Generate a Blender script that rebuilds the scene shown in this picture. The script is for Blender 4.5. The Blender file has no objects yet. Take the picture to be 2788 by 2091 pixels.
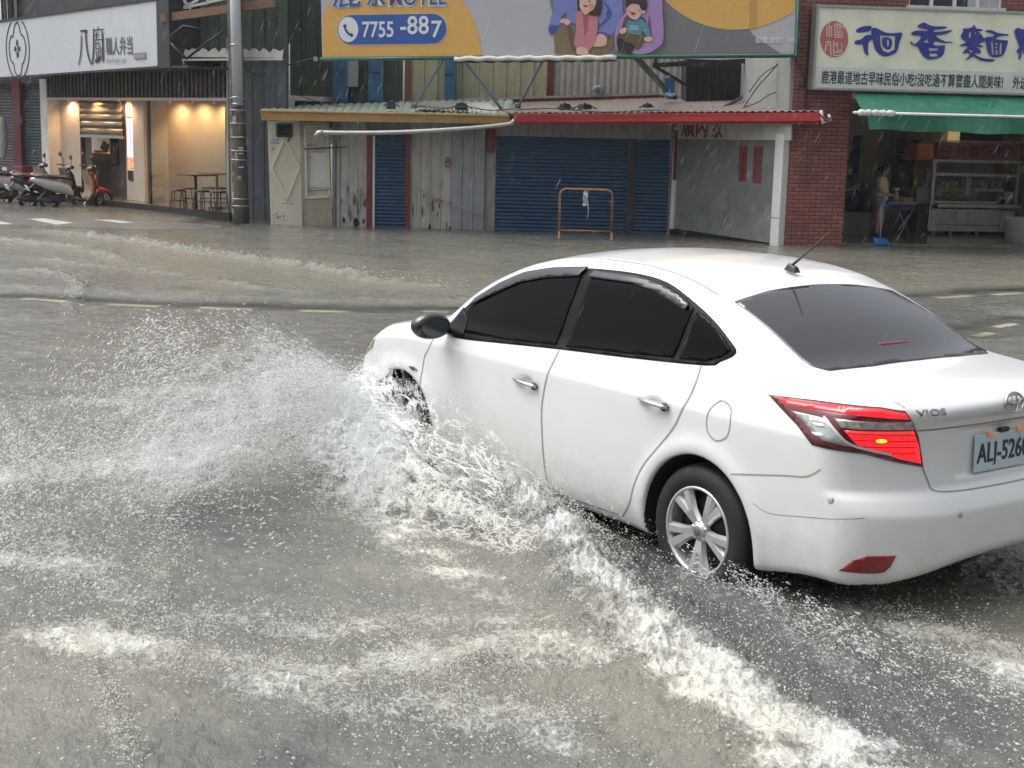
import bpy, bmesh, math, random
import numpy as np
from mathutils import Vector, Matrix
from mathutils.geometry import delaunay_2d_cdt
rad=math.radians
SC=bpy.context.scene
COL=SC.collection
# ------------------------------------------------------------ camera
CW,CH=2788.0,2091.0            # photograph size, the unit of the survey below
FPX,PITCH,ROLL,CAMH=3850.0,rad(10.2),rad(1.35),2.06
_fw=Vector((0,math.cos(PITCH),-math.sin(PITCH))); _u=Vector((0,math.sin(PITCH),math.cos(PITCH))); _r=Vector((1,0,0))
RT=_r*math.cos(ROLL)+_u*math.sin(ROLL); UP=-_r*math.sin(ROLL)+_u*math.cos(ROLL); FW=_fw
cam_data=bpy.data.cameras.new('camera'); cam=bpy.data.objects.new('camera',cam_data); COL.objects.link(cam)
cam_data.sensor_width=36; cam_data.lens=36*FPX/CW; cam_data.clip_end=600; cam_data.clip_start=.05
mw=Matrix((RT,UP,-FW)).transposed().to_4x4(); mw.translation=Vector((0,0,CAMH)); cam.matrix_world=mw
SC.camera=cam
# ------------------------------------------------------------ overcast sky
w=bpy.data.worlds.new('World'); SC.world=w; w.use_nodes=True
nt=w.node_tree; nt.nodes.clear()
SUN_EL,SUN_ROT=rad(60),rad(-75)
sky=nt.nodes.new('ShaderNodeTexSky'); sky.sky_type='NISHITA'; sky.sun_disc=False; sky.sun_elevation=SUN_EL; sky.sun_rotation=SUN_ROT
sky.air_density=1.0; sky.dust_density=4.0; sky.ozone_density=1.0
hs=nt.nodes.new('ShaderNodeHueSaturation'); hs.inputs['Saturation'].default_value=.22
bg=nt.nodes.new('ShaderNodeBackground'); bg.inputs['Strength'].default_value=.13
wo=nt.nodes.new('ShaderNodeOutputWorld')
tcw=nt.nodes.new('ShaderNodeTexCoord'); sx=nt.nodes.new('ShaderNodeSeparateXYZ'); nt.links.new(tcw.outputs['Generated'],sx.inputs[0])      # overcast: zenith about three times the horizon
mr=nt.nodes.new('ShaderNodeMapRange'); mr.inputs['From Min'].default_value=0; mr.inputs['From Max'].default_value=1; mr.inputs['To Min'].default_value=.62; mr.inputs['To Max'].default_value=1.55; nt.links.new(sx.outputs[2],mr.inputs['Value'])
sc=nt.nodes.new('ShaderNodeVectorMath'); sc.operation='SCALE'; nt.links.new(sky.outputs[0],hs.inputs['Color']); nt.links.new(hs.outputs[0],sc.inputs[0]); nt.links.new(mr.outputs[0],sc.inputs['Scale']); nt.links.new(sc.outputs[0],bg.inputs['Color']); nt.links.new(bg.outputs[0],wo.inputs['Surface'])
sl=bpy.data.lights.new('overcast_sun','SUN'); sl.energy=.9; sl.angle=rad(50); sl.color=(1,.975,.94)
so=bpy.data.objects.new('overcast_sun',sl); COL.objects.link(so)
sd=Vector((math.sin(SUN_ROT)*math.cos(SUN_EL),math.cos(SUN_ROT)*math.cos(SUN_EL),math.sin(SUN_EL)))
so.rotation_euler=sd.to_track_quat('Z','Y').to_euler(); so.location=(0,0,30)
SC.view_settings.view_transform='Standard'; SC.view_settings.look='None'; SC.view_settings.gamma=1; SC.view_settings.exposure=.80
SC.render.engine='CYCLES'
try:
    SC.cycles.max_bounces=8; SC.cycles.transparent_max_bounces=24; SC.cycles.caustics_reflective=False; SC.cycles.caustics_refractive=False
    SC.cycles.use_denoising=True
except Exception: pass
WL=.10    # flood water level above the road
# ------------------------------------------------------------ survey helpers
def ray(u,v): return (FW*FPX+RT*(u-CW/2)-UP*(v-CH/2))
def G(u,v,z=WL):
    d=ray(u,v); t=(z-CAMH)/d.z; return Vector((d.x*t,d.y*t,z))
def at_Y(u,v,Y):
    d=ray(u,v); t=Y/d.y; return Vector((d.x*t,Y,CAMH+d.z*t))
class Plane:
    """an upright facade frame: s along it (to the right), z up, d out towards the street"""
    def __init__(s,A,B):
        s.O=Vector((A[0],A[1],0)); X=Vector((B[0]-A[0],B[1]-A[1],0)); s.L=X.length; s.X=X.normalized(); s.N=Vector((s.X.y,-s.X.x,0))
        if s.N.y>0: s.N=-s.N
    def px(s,u,v,d=0):
        r=ray(u,v); o=Vector((0,0,CAMH)); q=s.O+s.N*d; t=(q-o).dot(s.N)/r.dot(s.N); P=o+r*t; return ((P-s.O).dot(s.X),P.z)
    def P(s,a,z,d=0): 
        q=s.O+s.X*a+s.N*d; return Vector((q.x,q.y,z))
    def mat(s,a,z,d=0):
        m=Matrix((s.X,Vector((0,0,1)),s.N)).transposed().to_4x4(); m.translation=s.P(a,z,d); return m
def smooth_path(pts,n=6,closed=False):
    P=[Vector(p) for p in pts]; N=len(P); out=[]
    rng=range(N) if closed else range(N-1)
    for i in rng:
        a=P[(i-1)%N] if closed or i>0 else P[0]; b=P[i]; c=P[(i+1)%N]; d=P[(i+2)%N] if closed or i+2<N else P[-1]
        for k in range(n):
            t=k/n; out.append(.5*((2*b)+(c-a)*t+(2*a-5*b+4*c-d)*t*t+(-a+3*b-3*c+d)*t**3))
    if not closed: out.append(P[-1])
    return out
# ------------------------------------------------------------ objects
def setp(o,label=None,cat=None,group=None,kind=None):
    if label:o['label']=label
    if cat:o['category']=cat
    if group:o['group']=group
    if kind:o['kind']=kind
    return o
def thing(name,label,cat,loc=(0,0,0),rz=0,group=None):
    o=bpy.data.objects.new(name,None); COL.objects.link(o); o.location=loc; o.rotation_euler=(0,0,rz); o.empty_display_size=.2
    return setp(o,label,cat,group)
def wmat(o): 
    m=Matrix.Translation(o.location)@o.rotation_euler.to_matrix().to_4x4()
    return wmat(o.parent)@m if o.parent else m
class MB:
    """collects shapes in WORLD space (or the thing's space if local=True) and links them as one mesh"""
    def __init__(s): s.v=[];s.f=[];s.uv=[];s.mi=[];s.m=0;s.sm=[];s.smooth=False
    def add(s,vs,fs,uvs=None):
        b=len(s.v); s.v+= [tuple(x) for x in vs]
        for i,f in enumerate(fs):
            s.f.append(tuple(b+k for k in f)); s.mi.append(s.m); s.sm.append(s.smooth)
            if uvs: s.uv.append([tuple(q) for q in uvs[i]])
            else:
                p=[Vector(vs[k]) for k in f]; n=(p[1]-p[0]).cross(p[-1]-p[0])
                if abs(n.z)>max(abs(n.x),abs(n.y)): s.uv.append([(q.x,q.y) for q in p])
                else:
                    h=Vector((-n.y,n.x,0)); h=h.normalized() if h.length>1e-9 else Vector((1,0,0)); s.uv.append([(q.dot(h),q.z) for q in p])
        return s
    def box(s,c,sz,M=None,taper=None):
        x,y,z=sz[0]/2,sz[1]/2,sz[2]/2; tx,ty=taper or (1,1)
        vs=[Vector(c)+Vector((a*x*(tx if k>0 else 1),b*y*(ty if k>0 else 1),k*z)) for k in(-1,1) for b in(-1,1) for a in(-1,1)]
        if M: vs=[M@q for q in vs]
        return s.add(vs,[(0,2,3,1),(4,5,7,6),(0,1,5,4),(1,3,7,5),(3,2,6,7),(2,0,4,6)])
    def slab(s,pl,s0,s1,z0,z1,d0,d1):
        vs=[pl.P(a,z,d) for d in(d0,d1) for z in(z0,z1) for a in(s0,s1)]
        return s.add(vs,[(0,2,3,1),(4,5,7,6),(0,1,5,4),(1,3,7,5),(3,2,6,7),(2,0,4,6)])
    def hexa(s,p):   # 8 corners: back 4 (bl,br,tr,tl) then front 4
        return s.add(p,[(0,3,2,1),(4,5,6,7),(0,1,5,4),(1,2,6,5),(2,3,7,6),(3,0,4,7)])
    def bar(s,a,b,w,t=None,up=(0,0,1)):
        a=Vector(a);b=Vector(b);d=(b-a).normalized();u=Vector(up)
        if abs(d.dot(u))>.98:u=Vector((0,1,0))
        x=d.cross(u).normalized()*w/2;y=x.cross(d).normalized()*(t or w)/2
        vs=[p+i*x+j*y for p in(a,b) for i,j in((-1,-1),(1,-1),(1,1),(-1,1))]
        return s.add(vs,[(3,2,1,0),(4,5,6,7),(0,1,5,4),(1,2,6,5),(2,3,7,6),(3,0,4,7)])
    def tube(s,pts,r,n=8,cap=True,flat=1.0):
        P=[Vector(p) for p in pts]; rr=r if hasattr(r,'__len__') else [r]*len(P); vs=[];fs=[]
        t=(P[1]-P[0]).normalized(); u=Vector((0,0,1)) if abs(t.z)<.9 else Vector((1,0,0)); x=t.cross(u).normalized()
        for i,p in enumerate(P):
            t=((P[min(i+1,len(P)-1)]-P[max(i-1,0)])).normalized(); x=(x-t*x.dot(t)).normalized(); y=t.cross(x)
            for k in range(n):
                a=2*math.pi*k/n; vs.append(p+(x*math.cos(a)+y*math.sin(a)*flat)*rr[i])
        for i in range(len(P)-1):
            for k in range(n): fs.append((i*n+k,i*n+(k+1)%n,(i+1)*n+(k+1)%n,(i+1)*n+k))
        if cap: fs.append(tuple(range(n-1,-1,-1))); fs.append(tuple((len(P)-1)*n+k for k in range(n)))
        o=s.smooth; s.smooth=True; s.add(vs,fs); s.smooth=o; return s
    def lathe(s,prof,n=16,M=None,a0=0,a1=2*math.pi):
        vs=[];fs=[];full=abs(a1-a0-2*math.pi)<1e-6; K=n if full else n+1
        for r,z in prof:
            for k in range(K):
                a=a0+(a1-a0)*k/n; vs.append(Vector((r*math.cos(a),r*math.sin(a),z)))
        for i in range(len(prof)-1):
            for k in range(n): fs.append((i*K+k,i*K+(k+1)%K,(i+1)*K+(k+1)%K,(i+1)*K+k))
        if M: vs=[M@q for q in vs]
        o=s.smooth; s.smooth=True; s.add(vs,fs); s.smooth=o; return s
    def prism(s,poly,M,t,z0=0,holes=None):
        """polygon (x,y) list, extruded z0..z0+t in the frame M; concave is fine"""
        pts=[Vector((p[0],p[1])) for p in poly]; loops=[list(range(len(pts)))]
        for h in holes or []:
            b=len(pts); pts+=[Vector((p[0],p[1])) for p in h]; loops.append(list(range(b,len(pts))))
        v2,_,f2,_,_,_=delaunay_2d_cdt(pts,[],loops[:1]+loops[1:],2 if holes else 1,1e-6) if not holes else cdt_holes(pts,loops)
        n=len(v2); vs=[M@Vector((p.x,p.y,z0)) for p in v2]+[M@Vector((p.x,p.y,z0+t)) for p in v2]; fs=[]
        ed={}
        for f in f2:
            a=list(f)
            ar=sum(v2[a[i]].x*v2[a[(i+1)%len(a)]].y-v2[a[(i+1)%len(a)]].x*v2[a[i]].y for i in range(len(a)))
            if ar<0:a=a[::-1]
            if t: fs.append(tuple(reversed(a)))
            fs.append(tuple(k+n for k in a))
            for i in range(len(a)):
                e=(a[i],a[(i+1)%len(a)])
                if (e[1],e[0]) in ed: del ed[(e[1],e[0])]
                else: ed[e]=1
        if t:
            for a,b in ed: fs.append((a,b,b+n,a+n))
        uv=[[((vs[k]).x,(vs[k]).z) for k in f] for f in fs]
        return s.add(vs,fs)
    def build(s,name,mats,parent=None,bevel=0,local=False,seg=2,smooth=None,angle=None):
        me=bpy.data.meshes.new(name); vs=s.v
        if parent is not None and not local:
            inv=wmat(parent).inverted(); vs=[inv@Vector(p) for p in vs]
        me.from_pydata([tuple(p) for p in vs],[],s.f)
        uv=me.uv_layers.new(name='UVMap'); fl=[c for f in s.uv for q in f for c in q]; uv.data.foreach_set('uv',fl)
        me.polygons.foreach_set('material_index',s.mi)
        me.polygons.foreach_set('use_smooth',[bool(x) if smooth is None else smooth for x in s.sm])
        for m in (mats if isinstance(mats,(list,tuple)) else [mats]): me.materials.append(m)
        me.update()
        o=bpy.data.objects.new(name,me); COL.objects.link(o)
        if parent is not None:o.parent=parent
        if bevel:
            b=o.modifiers.new('bevel','BEVEL'); b.width=bevel; b.segments=seg; b.limit_method='ANGLE'; b.angle_limit=rad(40)
        return o
def cdt_holes(pts,loops):
    v2,e2,f2,ov,oe,of=delaunay_2d_cdt(pts,[],loops,0,1e-6)
    def inside(q,lp):
        c=False;n=len(lp)
        for i in range(n):
            a=pts[lp[i]];b=pts[lp[(i+1)%n]]
            if (a.y>q.y)!=(b.y>q.y) and q.x<(b.x-a.x)*(q.y-a.y)/(b.y-a.y)+a.x:c=not c
        return c
    out=[]
    for f in f2:
        q=sum((v2[k] for k in f),Vector((0,0)))/len(f)
        if inside(q,loops[0]) and not any(inside(q,l) for l in loops[1:]): out.append(f)
    return v2,e2,out,ov,oe,of
def text_mesh(name,body,size,M,mat,parent,depth=.004,bold=0.0,sx=1.0,align='LEFT',shear=0,space=1.0):
    c=bpy.data.curves.new(name,'FONT'); c.body=body; c.size=size; c.extrude=depth/2; c.offset=bold; c.align_x=align; c.shear=shear; c.space_character=space
    c.resolution_u=3
    o=bpy.data.objects.new(name+'_tmp',c); COL.objects.link(o)
    dg=bpy.context.evaluated_depsgraph_get(); dg.update(); me=bpy.data.meshes.new_from_object(o.evaluated_get(dg)); bpy.data.objects.remove(o)
    M2=M@Matrix.Diagonal((sx,1,1,1))
    if parent is not None: M2=wmat(parent).inverted()@M2
    me.transform(M2); me.materials.clear(); me.materials.append(mat); me.name=name
    q=bpy.data.objects.new(name,me); COL.objects.link(q)
    if parent is not None:q.parent=parent
    return q
def copy_tree(o,parent=None):
    c=o.copy(); COL.objects.link(c); c.parent=parent
    for ch in list(o.children): copy_tree(ch,c)
    return c
# ------------------------------------------------------------ materials
MAT={}
def mat(name,col,rough=.6,metal=0,var=.12,scale=6,bump=0,bscale=40,dirt=None,dirt_amt=.5,dscale=(3,3,.5),spec=.5,emit=0,trans=0,coat=0,alpha=1,sub=0,rvar=.0):
    if name in MAT: return MAT[name]
    m=bpy.data.materials.new(name); m.use_nodes=True; N=m.node_tree; L=N.links; b=N.nodes['Principled BSDF']
    b.inputs['Roughness'].default_value=rough; b.inputs['Metallic'].default_value=metal; b.inputs['Specular IOR Level'].default_value=spec
    b.inputs['Transmission Weight'].default_value=trans; b.inputs['Coat Weight'].default_value=coat; b.inputs['Alpha'].default_value=alpha
    b.inputs['Coat Roughness'].default_value=.05
    if emit: b.inputs['Emission Color'].default_value=(*col,1); b.inputs['Emission Strength'].default_value=emit
    tc=N.nodes.new('ShaderNodeTexCoord'); geo=N.nodes.new('ShaderNodeNewGeometry')
    def noise(vec,sc,det=4,ro=.6):
        n=N.nodes.new('ShaderNodeTexNoise'); n.inputs['Scale'].default_value=sc; n.inputs['Detail'].default_value=det; n.inputs['Roughness'].default_value=ro; L.new(vec,n.inputs['Vector']); return n.outputs['Fac']
    def ramp(fac,a,b2):
        r=N.nodes.new('ShaderNodeMapRange'); r.inputs['From Min'].default_value=a; r.inputs['From Max'].default_value=b2; L.new(fac,r.inputs['Value']); return r.outputs[0]
    P=geo.outputs['Position']
    src=None
    if var or dirt:
        mx=N.nodes.new('ShaderNodeMix'); mx.data_type='RGBA'; L.new(ramp(noise(P,scale),.25,.75),mx.inputs['Factor'])
        mx.inputs['A'].default_value=(*[c*(1-var) for c in col],1); mx.inputs['B'].default_value=(*[min(1,c*(1+var)) for c in col],1); src=mx.outputs['Result']
        if dirt:
            vm=N.nodes.new('ShaderNodeVectorMath'); vm.operation='MULTIPLY'; vm.inputs[1].default_value=dscale; L.new(P,vm.inputs[0])
            mx2=N.nodes.new('ShaderNodeMix'); mx2.data_type='RGBA'; mm=N.nodes.new('ShaderNodeMath'); mm.operation='MULTIPLY'; mm.inputs[1].default_value=dirt_amt
            L.new(ramp(noise(vm.outputs[0],2.2,6,.65),.48,.72),mm.inputs[0]); L.new(mm.outputs[0],mx2.inputs['Factor']); L.new(src,mx2.inputs['A']); mx2.inputs['B'].default_value=(*dirt,1); src=mx2.outputs['Result']
        L.new(src,b.inputs['Base Color'])
        if emit: L.new(src,b.inputs['Emission Color'])
    else: b.inputs['Base Color'].default_value=(*col,1)
    if rvar:
        mr=N.nodes.new('ShaderNodeMapRange'); L.new(noise(P,scale*1.7),mr.inputs['Value']); mr.inputs['To Min'].default_value=max(0,rough-rvar); mr.inputs['To Max'].default_value=min(1,rough+rvar); L.new(mr.outputs[0],b.inputs['Roughness'])
    if bump:
        bp=N.nodes.new('ShaderNodeBump'); bp.inputs['Strength'].default_value=bump; bp.inputs['Distance'].default_value=.01; L.new(noise(P,bscale,5),bp.inputs['Height']); L.new(bp.outputs[0],b.inputs['Normal'])
    MAT[name]=m; return m
def corrugated(pl,s0,s1,z0,z1,d,pitch,depth,mb,kind='wave',top=None):
    """sheet metal with vertical ribs as real relief; top(s) gives a sloped upper edge"""
    n=max(1,int(round((s1-s0)/pitch))); pr=[]
    for i in range(n):
        a=s0+(s1-s0)*i/n; w=(s1-s0)/n
        if kind=='wave': pr+=[(a,0),(a+w*.25,depth*.7),(a+w*.5,depth),(a+w*.75,depth*.7)]
        elif kind=='rib': pr+=[(a,0),(a+w*.72,0),(a+w*.79,depth),(a+w*.93,depth)]
        else: pr+=[(a,0),(a+w*.90,0),(a+w*.92,-depth),(a+w*.98,-depth)]
    pr.append((s1,0)); vs=[];fs=[]
    for a,q in pr:
        vs.append(pl.P(a,z0,d+q)); vs.append(pl.P(a,top(a) if top else z1,d+q))
    for i in range(len(pr)-1): fs.append((2*i,2*i+2,2*i+3,2*i+1))
    b=[pl.P(s0,z0,d-.04),pl.P(s1,z0,d-.04),pl.P(s1,top(s1) if top else z1,d-.04),pl.P(s0,top(s0) if top else z1,d-.04)]
    mb.add(vs,fs); mb.add(b,[(3,2,1,0)]); return mb
def shutter(pl,s0,s1,z0,z1,d,mb,pitch=.075,depth=.018):
    n=max(1,int((z1-z0)/pitch)); vs=[];fs=[]; pr=[]
    for i in range(n):
        a=z0+(z1-z0)*i/n; w=(z1-z0)/n; pr+=[(a,0),(a+w*.12,depth*.2),(a+w*.45,depth),(a+w*.8,depth*.75),(a+w*.97,0)]
    pr.append((z1,0))
    for z,q in pr: vs.append(pl.P(s0,z,d+q)); vs.append(pl.P(s1,z,d+q))
    for i in range(len(pr)-1): fs.append((2*i,2*i+1,2*i+3,2*i+2))
    mb.add(vs,fs); mb.add([pl.P(s0,z0,d-.03),pl.P(s1,z0,d-.03),pl.P(s1,z1,d-.03),pl.P(s0,z1,d-.03)],[(3,2,1,0)]); return mb
# ------------------------------------------------------------ implicit surfaces -> one continuous mesh
def smax(a,b,k):
    h=np.maximum(k-np.abs(a-b),0)/k
    return np.maximum(a,b)+h*h*k*.25
def smin(a,b,k): return -smax(-a,-b,k)
def crv(pts):
    X=np.array([p[0] for p in pts],float);Y=np.array([p[1] for p in pts],float)
    d=np.diff(Y)/np.diff(X);m=np.zeros(len(X));m[0]=d[0];m[-1]=d[-1]
    for i in range(1,len(X)-1):
        if d[i-1]*d[i]<=0:m[i]=0
        else:
            w1=2*(X[i+1]-X[i])+(X[i]-X[i-1]);w2=(X[i+1]-X[i])+2*(X[i]-X[i-1])
            m[i]=(w1+w2)/(w1/d[i-1]+w2/d[i])
    def f(x):
        x=np.clip(x,X[0],X[-1]);i=np.clip(np.searchsorted(X,x)-1,0,len(X)-2)
        h=X[i+1]-X[i];t=(x-X[i])/h
        return (2*t**3-3*t**2+1)*Y[i]+(t**3-2*t**2+t)*h*m[i]+(-2*t**3+3*t**2)*Y[i+1]+(t**3-t**2)*h*m[i+1]
    return f
def nets(F,lo,hi,res):
    """surface nets: F(x,y,z)<0 inside"""
    ax=[np.arange(lo[i],hi[i]+res,res) for i in range(3)]
    X,Y,Z=np.meshgrid(*ax,indexing='ij'); V=F(X,Y,Z); S=V<0
    nx,ny,nz=[len(a)-1 for a in ax]
    cnt=np.zeros((nx,ny,nz)); acc=np.zeros((nx,ny,nz,3))
    off=[(i,j,k) for i in(0,1) for j in(0,1) for k in(0,1)]
    sub=lambda A,o:A[o[0]:o[0]+nx,o[1]:o[1]+ny,o[2]:o[2]+nz]
    for a in off:
        for ax_ in range(3):
            if a[ax_]: continue
            b=list(a);b[ax_]=1
            va=sub(V,a);vb=sub(V,b);m=(va<0)!=(vb<0)
            t=np.where(m,va/np.where(m,va-vb,1),0)
            for d in range(3):
                p=np.full(t.shape,float(a[d])); 
                if d==ax_:p=t
                acc[...,d]+=np.where(m,p,0)
            cnt+=m
    act=cnt>0; idx=-np.ones(act.shape,int); idx[act]=np.arange(act.sum())
    ci=np.argwhere(act); P=(acc[act]/cnt[act][:,None]+ci)*res+np.array([a[0] for a in ax])
    fs=[]
    for ax_ in range(3):
        o1,o2=[d for d in range(3) if d!=ax_]
        sl0=[slice(None)]*3; sl1=[slice(None)]*3; sl0[ax_]=slice(0,-1); sl1[ax_]=slice(1,None)
        m=S[tuple(sl0)]!=S[tuple(sl1)]; ids=np.argwhere(m)
        k=(ids[:,o1]>0)&(ids[:,o2]>0)&(ids[:,o1]<act.shape[o1])&(ids[:,o2]<act.shape[o2]); ids=ids[k]
        def g(a,b):
            q=ids.copy(); q[:,o1]-=a; q[:,o2]-=b; return idx[q[:,0],q[:,1],q[:,2]]
        q=np.stack([g(1,1),g(0,1),g(0,0),g(1,0)],1); ins=S[ids[:,0],ids[:,1],ids[:,2]]
        if ax_==1: ins=~ins
        q[~ins]=q[~ins][:,::-1]; q=q[(q>=0).all(1)]; fs.append(q)
    fs=np.concatenate(fs)
    for _ in range(3):      # pull vertices on to the surface
        e=res*.3; x,y,z=P.T; f=F(x,y,z); g=np.stack([F(x+e,y,z)-F(x-e,y,z),F(x,y+e,z)-F(x,y-e,z),F(x,y,z+e)-F(x,y,z-e)],1)/(2*e)
        n2=(g**2).sum(1)+1e-6; st=np.clip(f/n2,-.6*res,.6*res) if False else f/np.maximum(n2,.25); P=P-np.clip(st,-res*.6,res*.6)[:,None]*g
    return P,fs
def mesh_np(name,P,fs,mats,parent=None,smooth=True,attrs=None,M=None):
    """fast mesh from numpy arrays; every face has the same corner count"""
    me=bpy.data.meshes.new(name); P=np.asarray(P,np.float32)
    if M is not None:
        A=np.array(M); P=(P@A[:3,:3].T+A[:3,3]).astype(np.float32)
    k=fs.shape[1]; me.vertices.add(len(P)); me.vertices.foreach_set('co',P.ravel()); me.loops.add(len(fs)*k); me.loops.foreach_set('vertex_index',fs.ravel().astype(np.int32))
    me.polygons.add(len(fs)); me.polygons.foreach_set('loop_start',(np.arange(len(fs))*k).astype(np.int32)); me.polygons.foreach_set('loop_total',np.full(len(fs),k,np.int32))
    me.update(calc_edges=True); me.polygons.foreach_set('use_smooth',np.full(len(fs),smooth))
    for n,a in (attrs or {}).items():
        q=me.attributes.new(n,'FLOAT','POINT'); q.data.foreach_set('value',np.asarray(a,np.float32))
    for m in (mats if isinstance(mats,(list,tuple)) else [mats]): me.materials.append(m)
    o=bpy.data.objects.new(name,me); COL.objects.link(o)
    if parent is not None:o.parent=parent
    return o
# round-cone capsules for bodies
def capsule(x,y,z,a,b,ra,rb):
    a=np.array(a,float);b=np.array(b,float);d=b-a;L2=(d**2).sum()
    t=np.clip(((x-a[0])*d[0]+(y-a[1])*d[1]+(z-a[2])*d[2])/L2,0,1)
    return np.sqrt((x-a[0]-t*d[0])**2+(y-a[1]-t*d[1])**2+(z-a[2]-t*d[2])**2)-(ra+(rb-ra)*t)
def ellip(x,y,z,c,r):
    q=np.sqrt(((x-c[0])/r[0])**2+((y-c[1])/r[1])**2+((z-c[2])/r[2])**2); return (q-1)*min(r)
# gradient noise on arrays
_rng=np.random.default_rng(7); _perm=_rng.permutation(512); _ang=_rng.random(512)*2*np.pi
def perlin(x,y,seed=0):
    xi=np.floor(x).astype(int);yi=np.floor(y).astype(int);xf=x-xi;yf=y-yi
    u=xf*xf*xf*(xf*(xf*6-15)+10);v=yf*yf*yf*(yf*(yf*6-15)+10)
    def g(i,j,dx,dy):
        h=_ang[_perm[(_perm[(xi+i+seed*17)%512]+yi+j)%512]]; return np.cos(h)*dx+np.sin(h)*dy
    a=g(0,0,xf,yf);b=g(1,0,xf-1,yf);c=g(0,1,xf,yf-1);d=g(1,1,xf-1,yf-1)
    return (a+(b-a)*u)+((c+(d-c)*u)-(a+(b-a)*u))*v
def fbm(x,y,o=4,seed=0,gain=.5):
    s=0;a=1;t=0
    for i in range(o): s=s+a*perlin(x*2**i,y*2**i,seed+i);t+=a;a*=gain
    return s/t
# ============================================================ road and flood water
RD=mat('asphalt',(.12,.12,.12),.38,var=.25,scale=3,bump=.4,bscale=60)
mb=MB(); mb.add([(-150,-60,0),(150,-60,0),(150,160,0),(-150,160,0)],[(0,1,2,3)]); road=mb.build('road',RD); setp(road,kind='structure')
PAINT_Y=mat('yellow_road_paint',(.50,.47,.30),.6,var=.15,scale=8); PAINT_W=mat('white_road_paint',(.36,.36,.31),.6,var=.15,scale=5)
def mark(name,pts,m,z=.004):
    b=MB(); b.add([G(u,v,z) for u,v in pts],[tuple(range(len(pts)))]); return setp(b.build(name,m),kind='structure')
mb=MB()
for a,b in [((62,813),(188,821)),((294,828),(434,835)),((544,837),(685,843)),((814,846),(952,849)),((1152,847),(1222,850)),((2548,811),(2647,805)),((2703,802.5),(2785,798))]:
    A=G(*a,.004);B=G(*b,.004);n=Vector((-(B-A).y,(B-A).x,0)).normalized()*.085; mb.add([A-n,B-n,B+n,A+n],[(0,1,2,3)])
for a,b in [((2707,891),(2763,881)),((2655,916),(2700,906))]:
    A=G(*a,.004);B=G(*b,.004);n=Vector((-(B-A).y,(B-A).x,0)).normalized()*.07; mb.add([A-n,B-n,B+n,A+n],[(0,1,2,3)])
setp(mb.build('lane_line',PAINT_Y),kind='structure')
mb=MB()
for q in [((-60,597),(0,602),(35,610),(-30,612)),((76,596),(118,594),(203,607),(153,612)),((226,593),(270,592),(365,606),(330,608)),((370,590),(420,590),(503,600),(470,605)),((-120,580),(-60,577),(20,583),(-20,589))]:
    mb.add([G(u,v,.005) for u,v in q],[(0,3,2,1)])
setp(mb.build('crosswalk',PAINT_W),kind='structure')
# ---- polylines of the waves, surveyed on the water plane
def gl(pts,z=WL): return [(G(u,v,z).x,G(u,v,z).y) for u,v in pts]
def dline(X,Y,pl):
    """distance to a polyline, signed side, and the parameter along it"""
    D=np.full(X.shape,1e9);T=np.zeros(X.shape);S=np.zeros(X.shape); n=len(pl)-1
    for i in range(n):
        ax,ay=pl[i];bx,by=pl[i+1];dx,dy=bx-ax,by-ay;L=dx*dx+dy*dy
        t=np.clip(((X-ax)*dx+(Y-ay)*dy)/L,0,1); d=np.hypot(X-ax-t*dx,Y-ay-t*dy); c=(dx*(Y-ay)-dy*(X-ax))
        m=d<D; D=np.where(m,d,D);T=np.where(m,(i+t)/n,T);S=np.where(m,np.sign(c),S)
    return D,T,S
# car frame on the road
CARX,CARY,CARYAW=2.132,5.789,rad(125.78)
def c2w(x,y):
    c,s=math.cos(CARYAW),math.sin(CARYAW); return (CARX+c*x-s*y,CARY+s*x+c*y)
CREST=[(1330,1300),(1440,1390),(1530,1500),(1640,1620),(1760,1740),(1900,1850),(2080,1970),(2330,2120),(2600,2330)]   # bow wave from the front wheel
CREST_G=gl(CREST)
LINES=[ # pixels, foam strength, half width m, height m, far/near blur
 ([(1200,1840),(1350,1790),(1500,1760),(1650,1720)],.8,.17,.03),
 ([(195,1733),(390,1765),(520,1800),(625,1838),(760,1868),(930,1890),(1100,1930),(1250,1967),(1400,2010)],.85,.10,.035),
 ([(600,1700),(850,1690),(1040,1730),(1180,1770),(1300,1800)],.45,.10,.02),
 ([(455,1470),(470,1550),(430,1640),(330,1700),(235,1745)],.45,.05,.02),
 ([(235,1745),(262,1850),(311,1950),(340,2010),(358,2100)],.75,.035,.02),
 ([(0,1280),(150,1290),(330,1265),(560,1250)],.6,.16,.03),
 ([(0,1480),(120,1450),(230,1520),(260,1620)],.45,.12,.02),
 ([(76,622),(217,640),(376,660),(505,681),(705,710),(940,743),(1000,763),(1258,784)],.62,.16,.10),
 ([(-60,645),(0,652),(176,669),(294,693),(376,722)],.5,.15,.07),
 ([(0,734),(110,737),(165,746),(210,768),(217,790),(194,816),(182,869)],.55,.08,.05),
 ([(0,690),(200,715),(500,750),(760,790),(900,800)],.3,.12,.05),
 ([(0,1120),(40,1150),(90,1185)],.7,.04,.02),
 ([(1950,1590),(2100,1650),(2250,1760),(2400,1900),(2560,2010),(2788,2110)],.6,.12,.03),
 ([(2400,1690),(2560,1730),(2700,1790),(2850,1880)],.7,.10,.035),
 ([(2150,1600),(2300,1680),(2500,1860),(2700,1960),(2850,2030)],.45,.09,.02),
 ([(1650,1560),(1800,1590),(1950,1620),(2120,1720)],.35,.06,.02),
]
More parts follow.
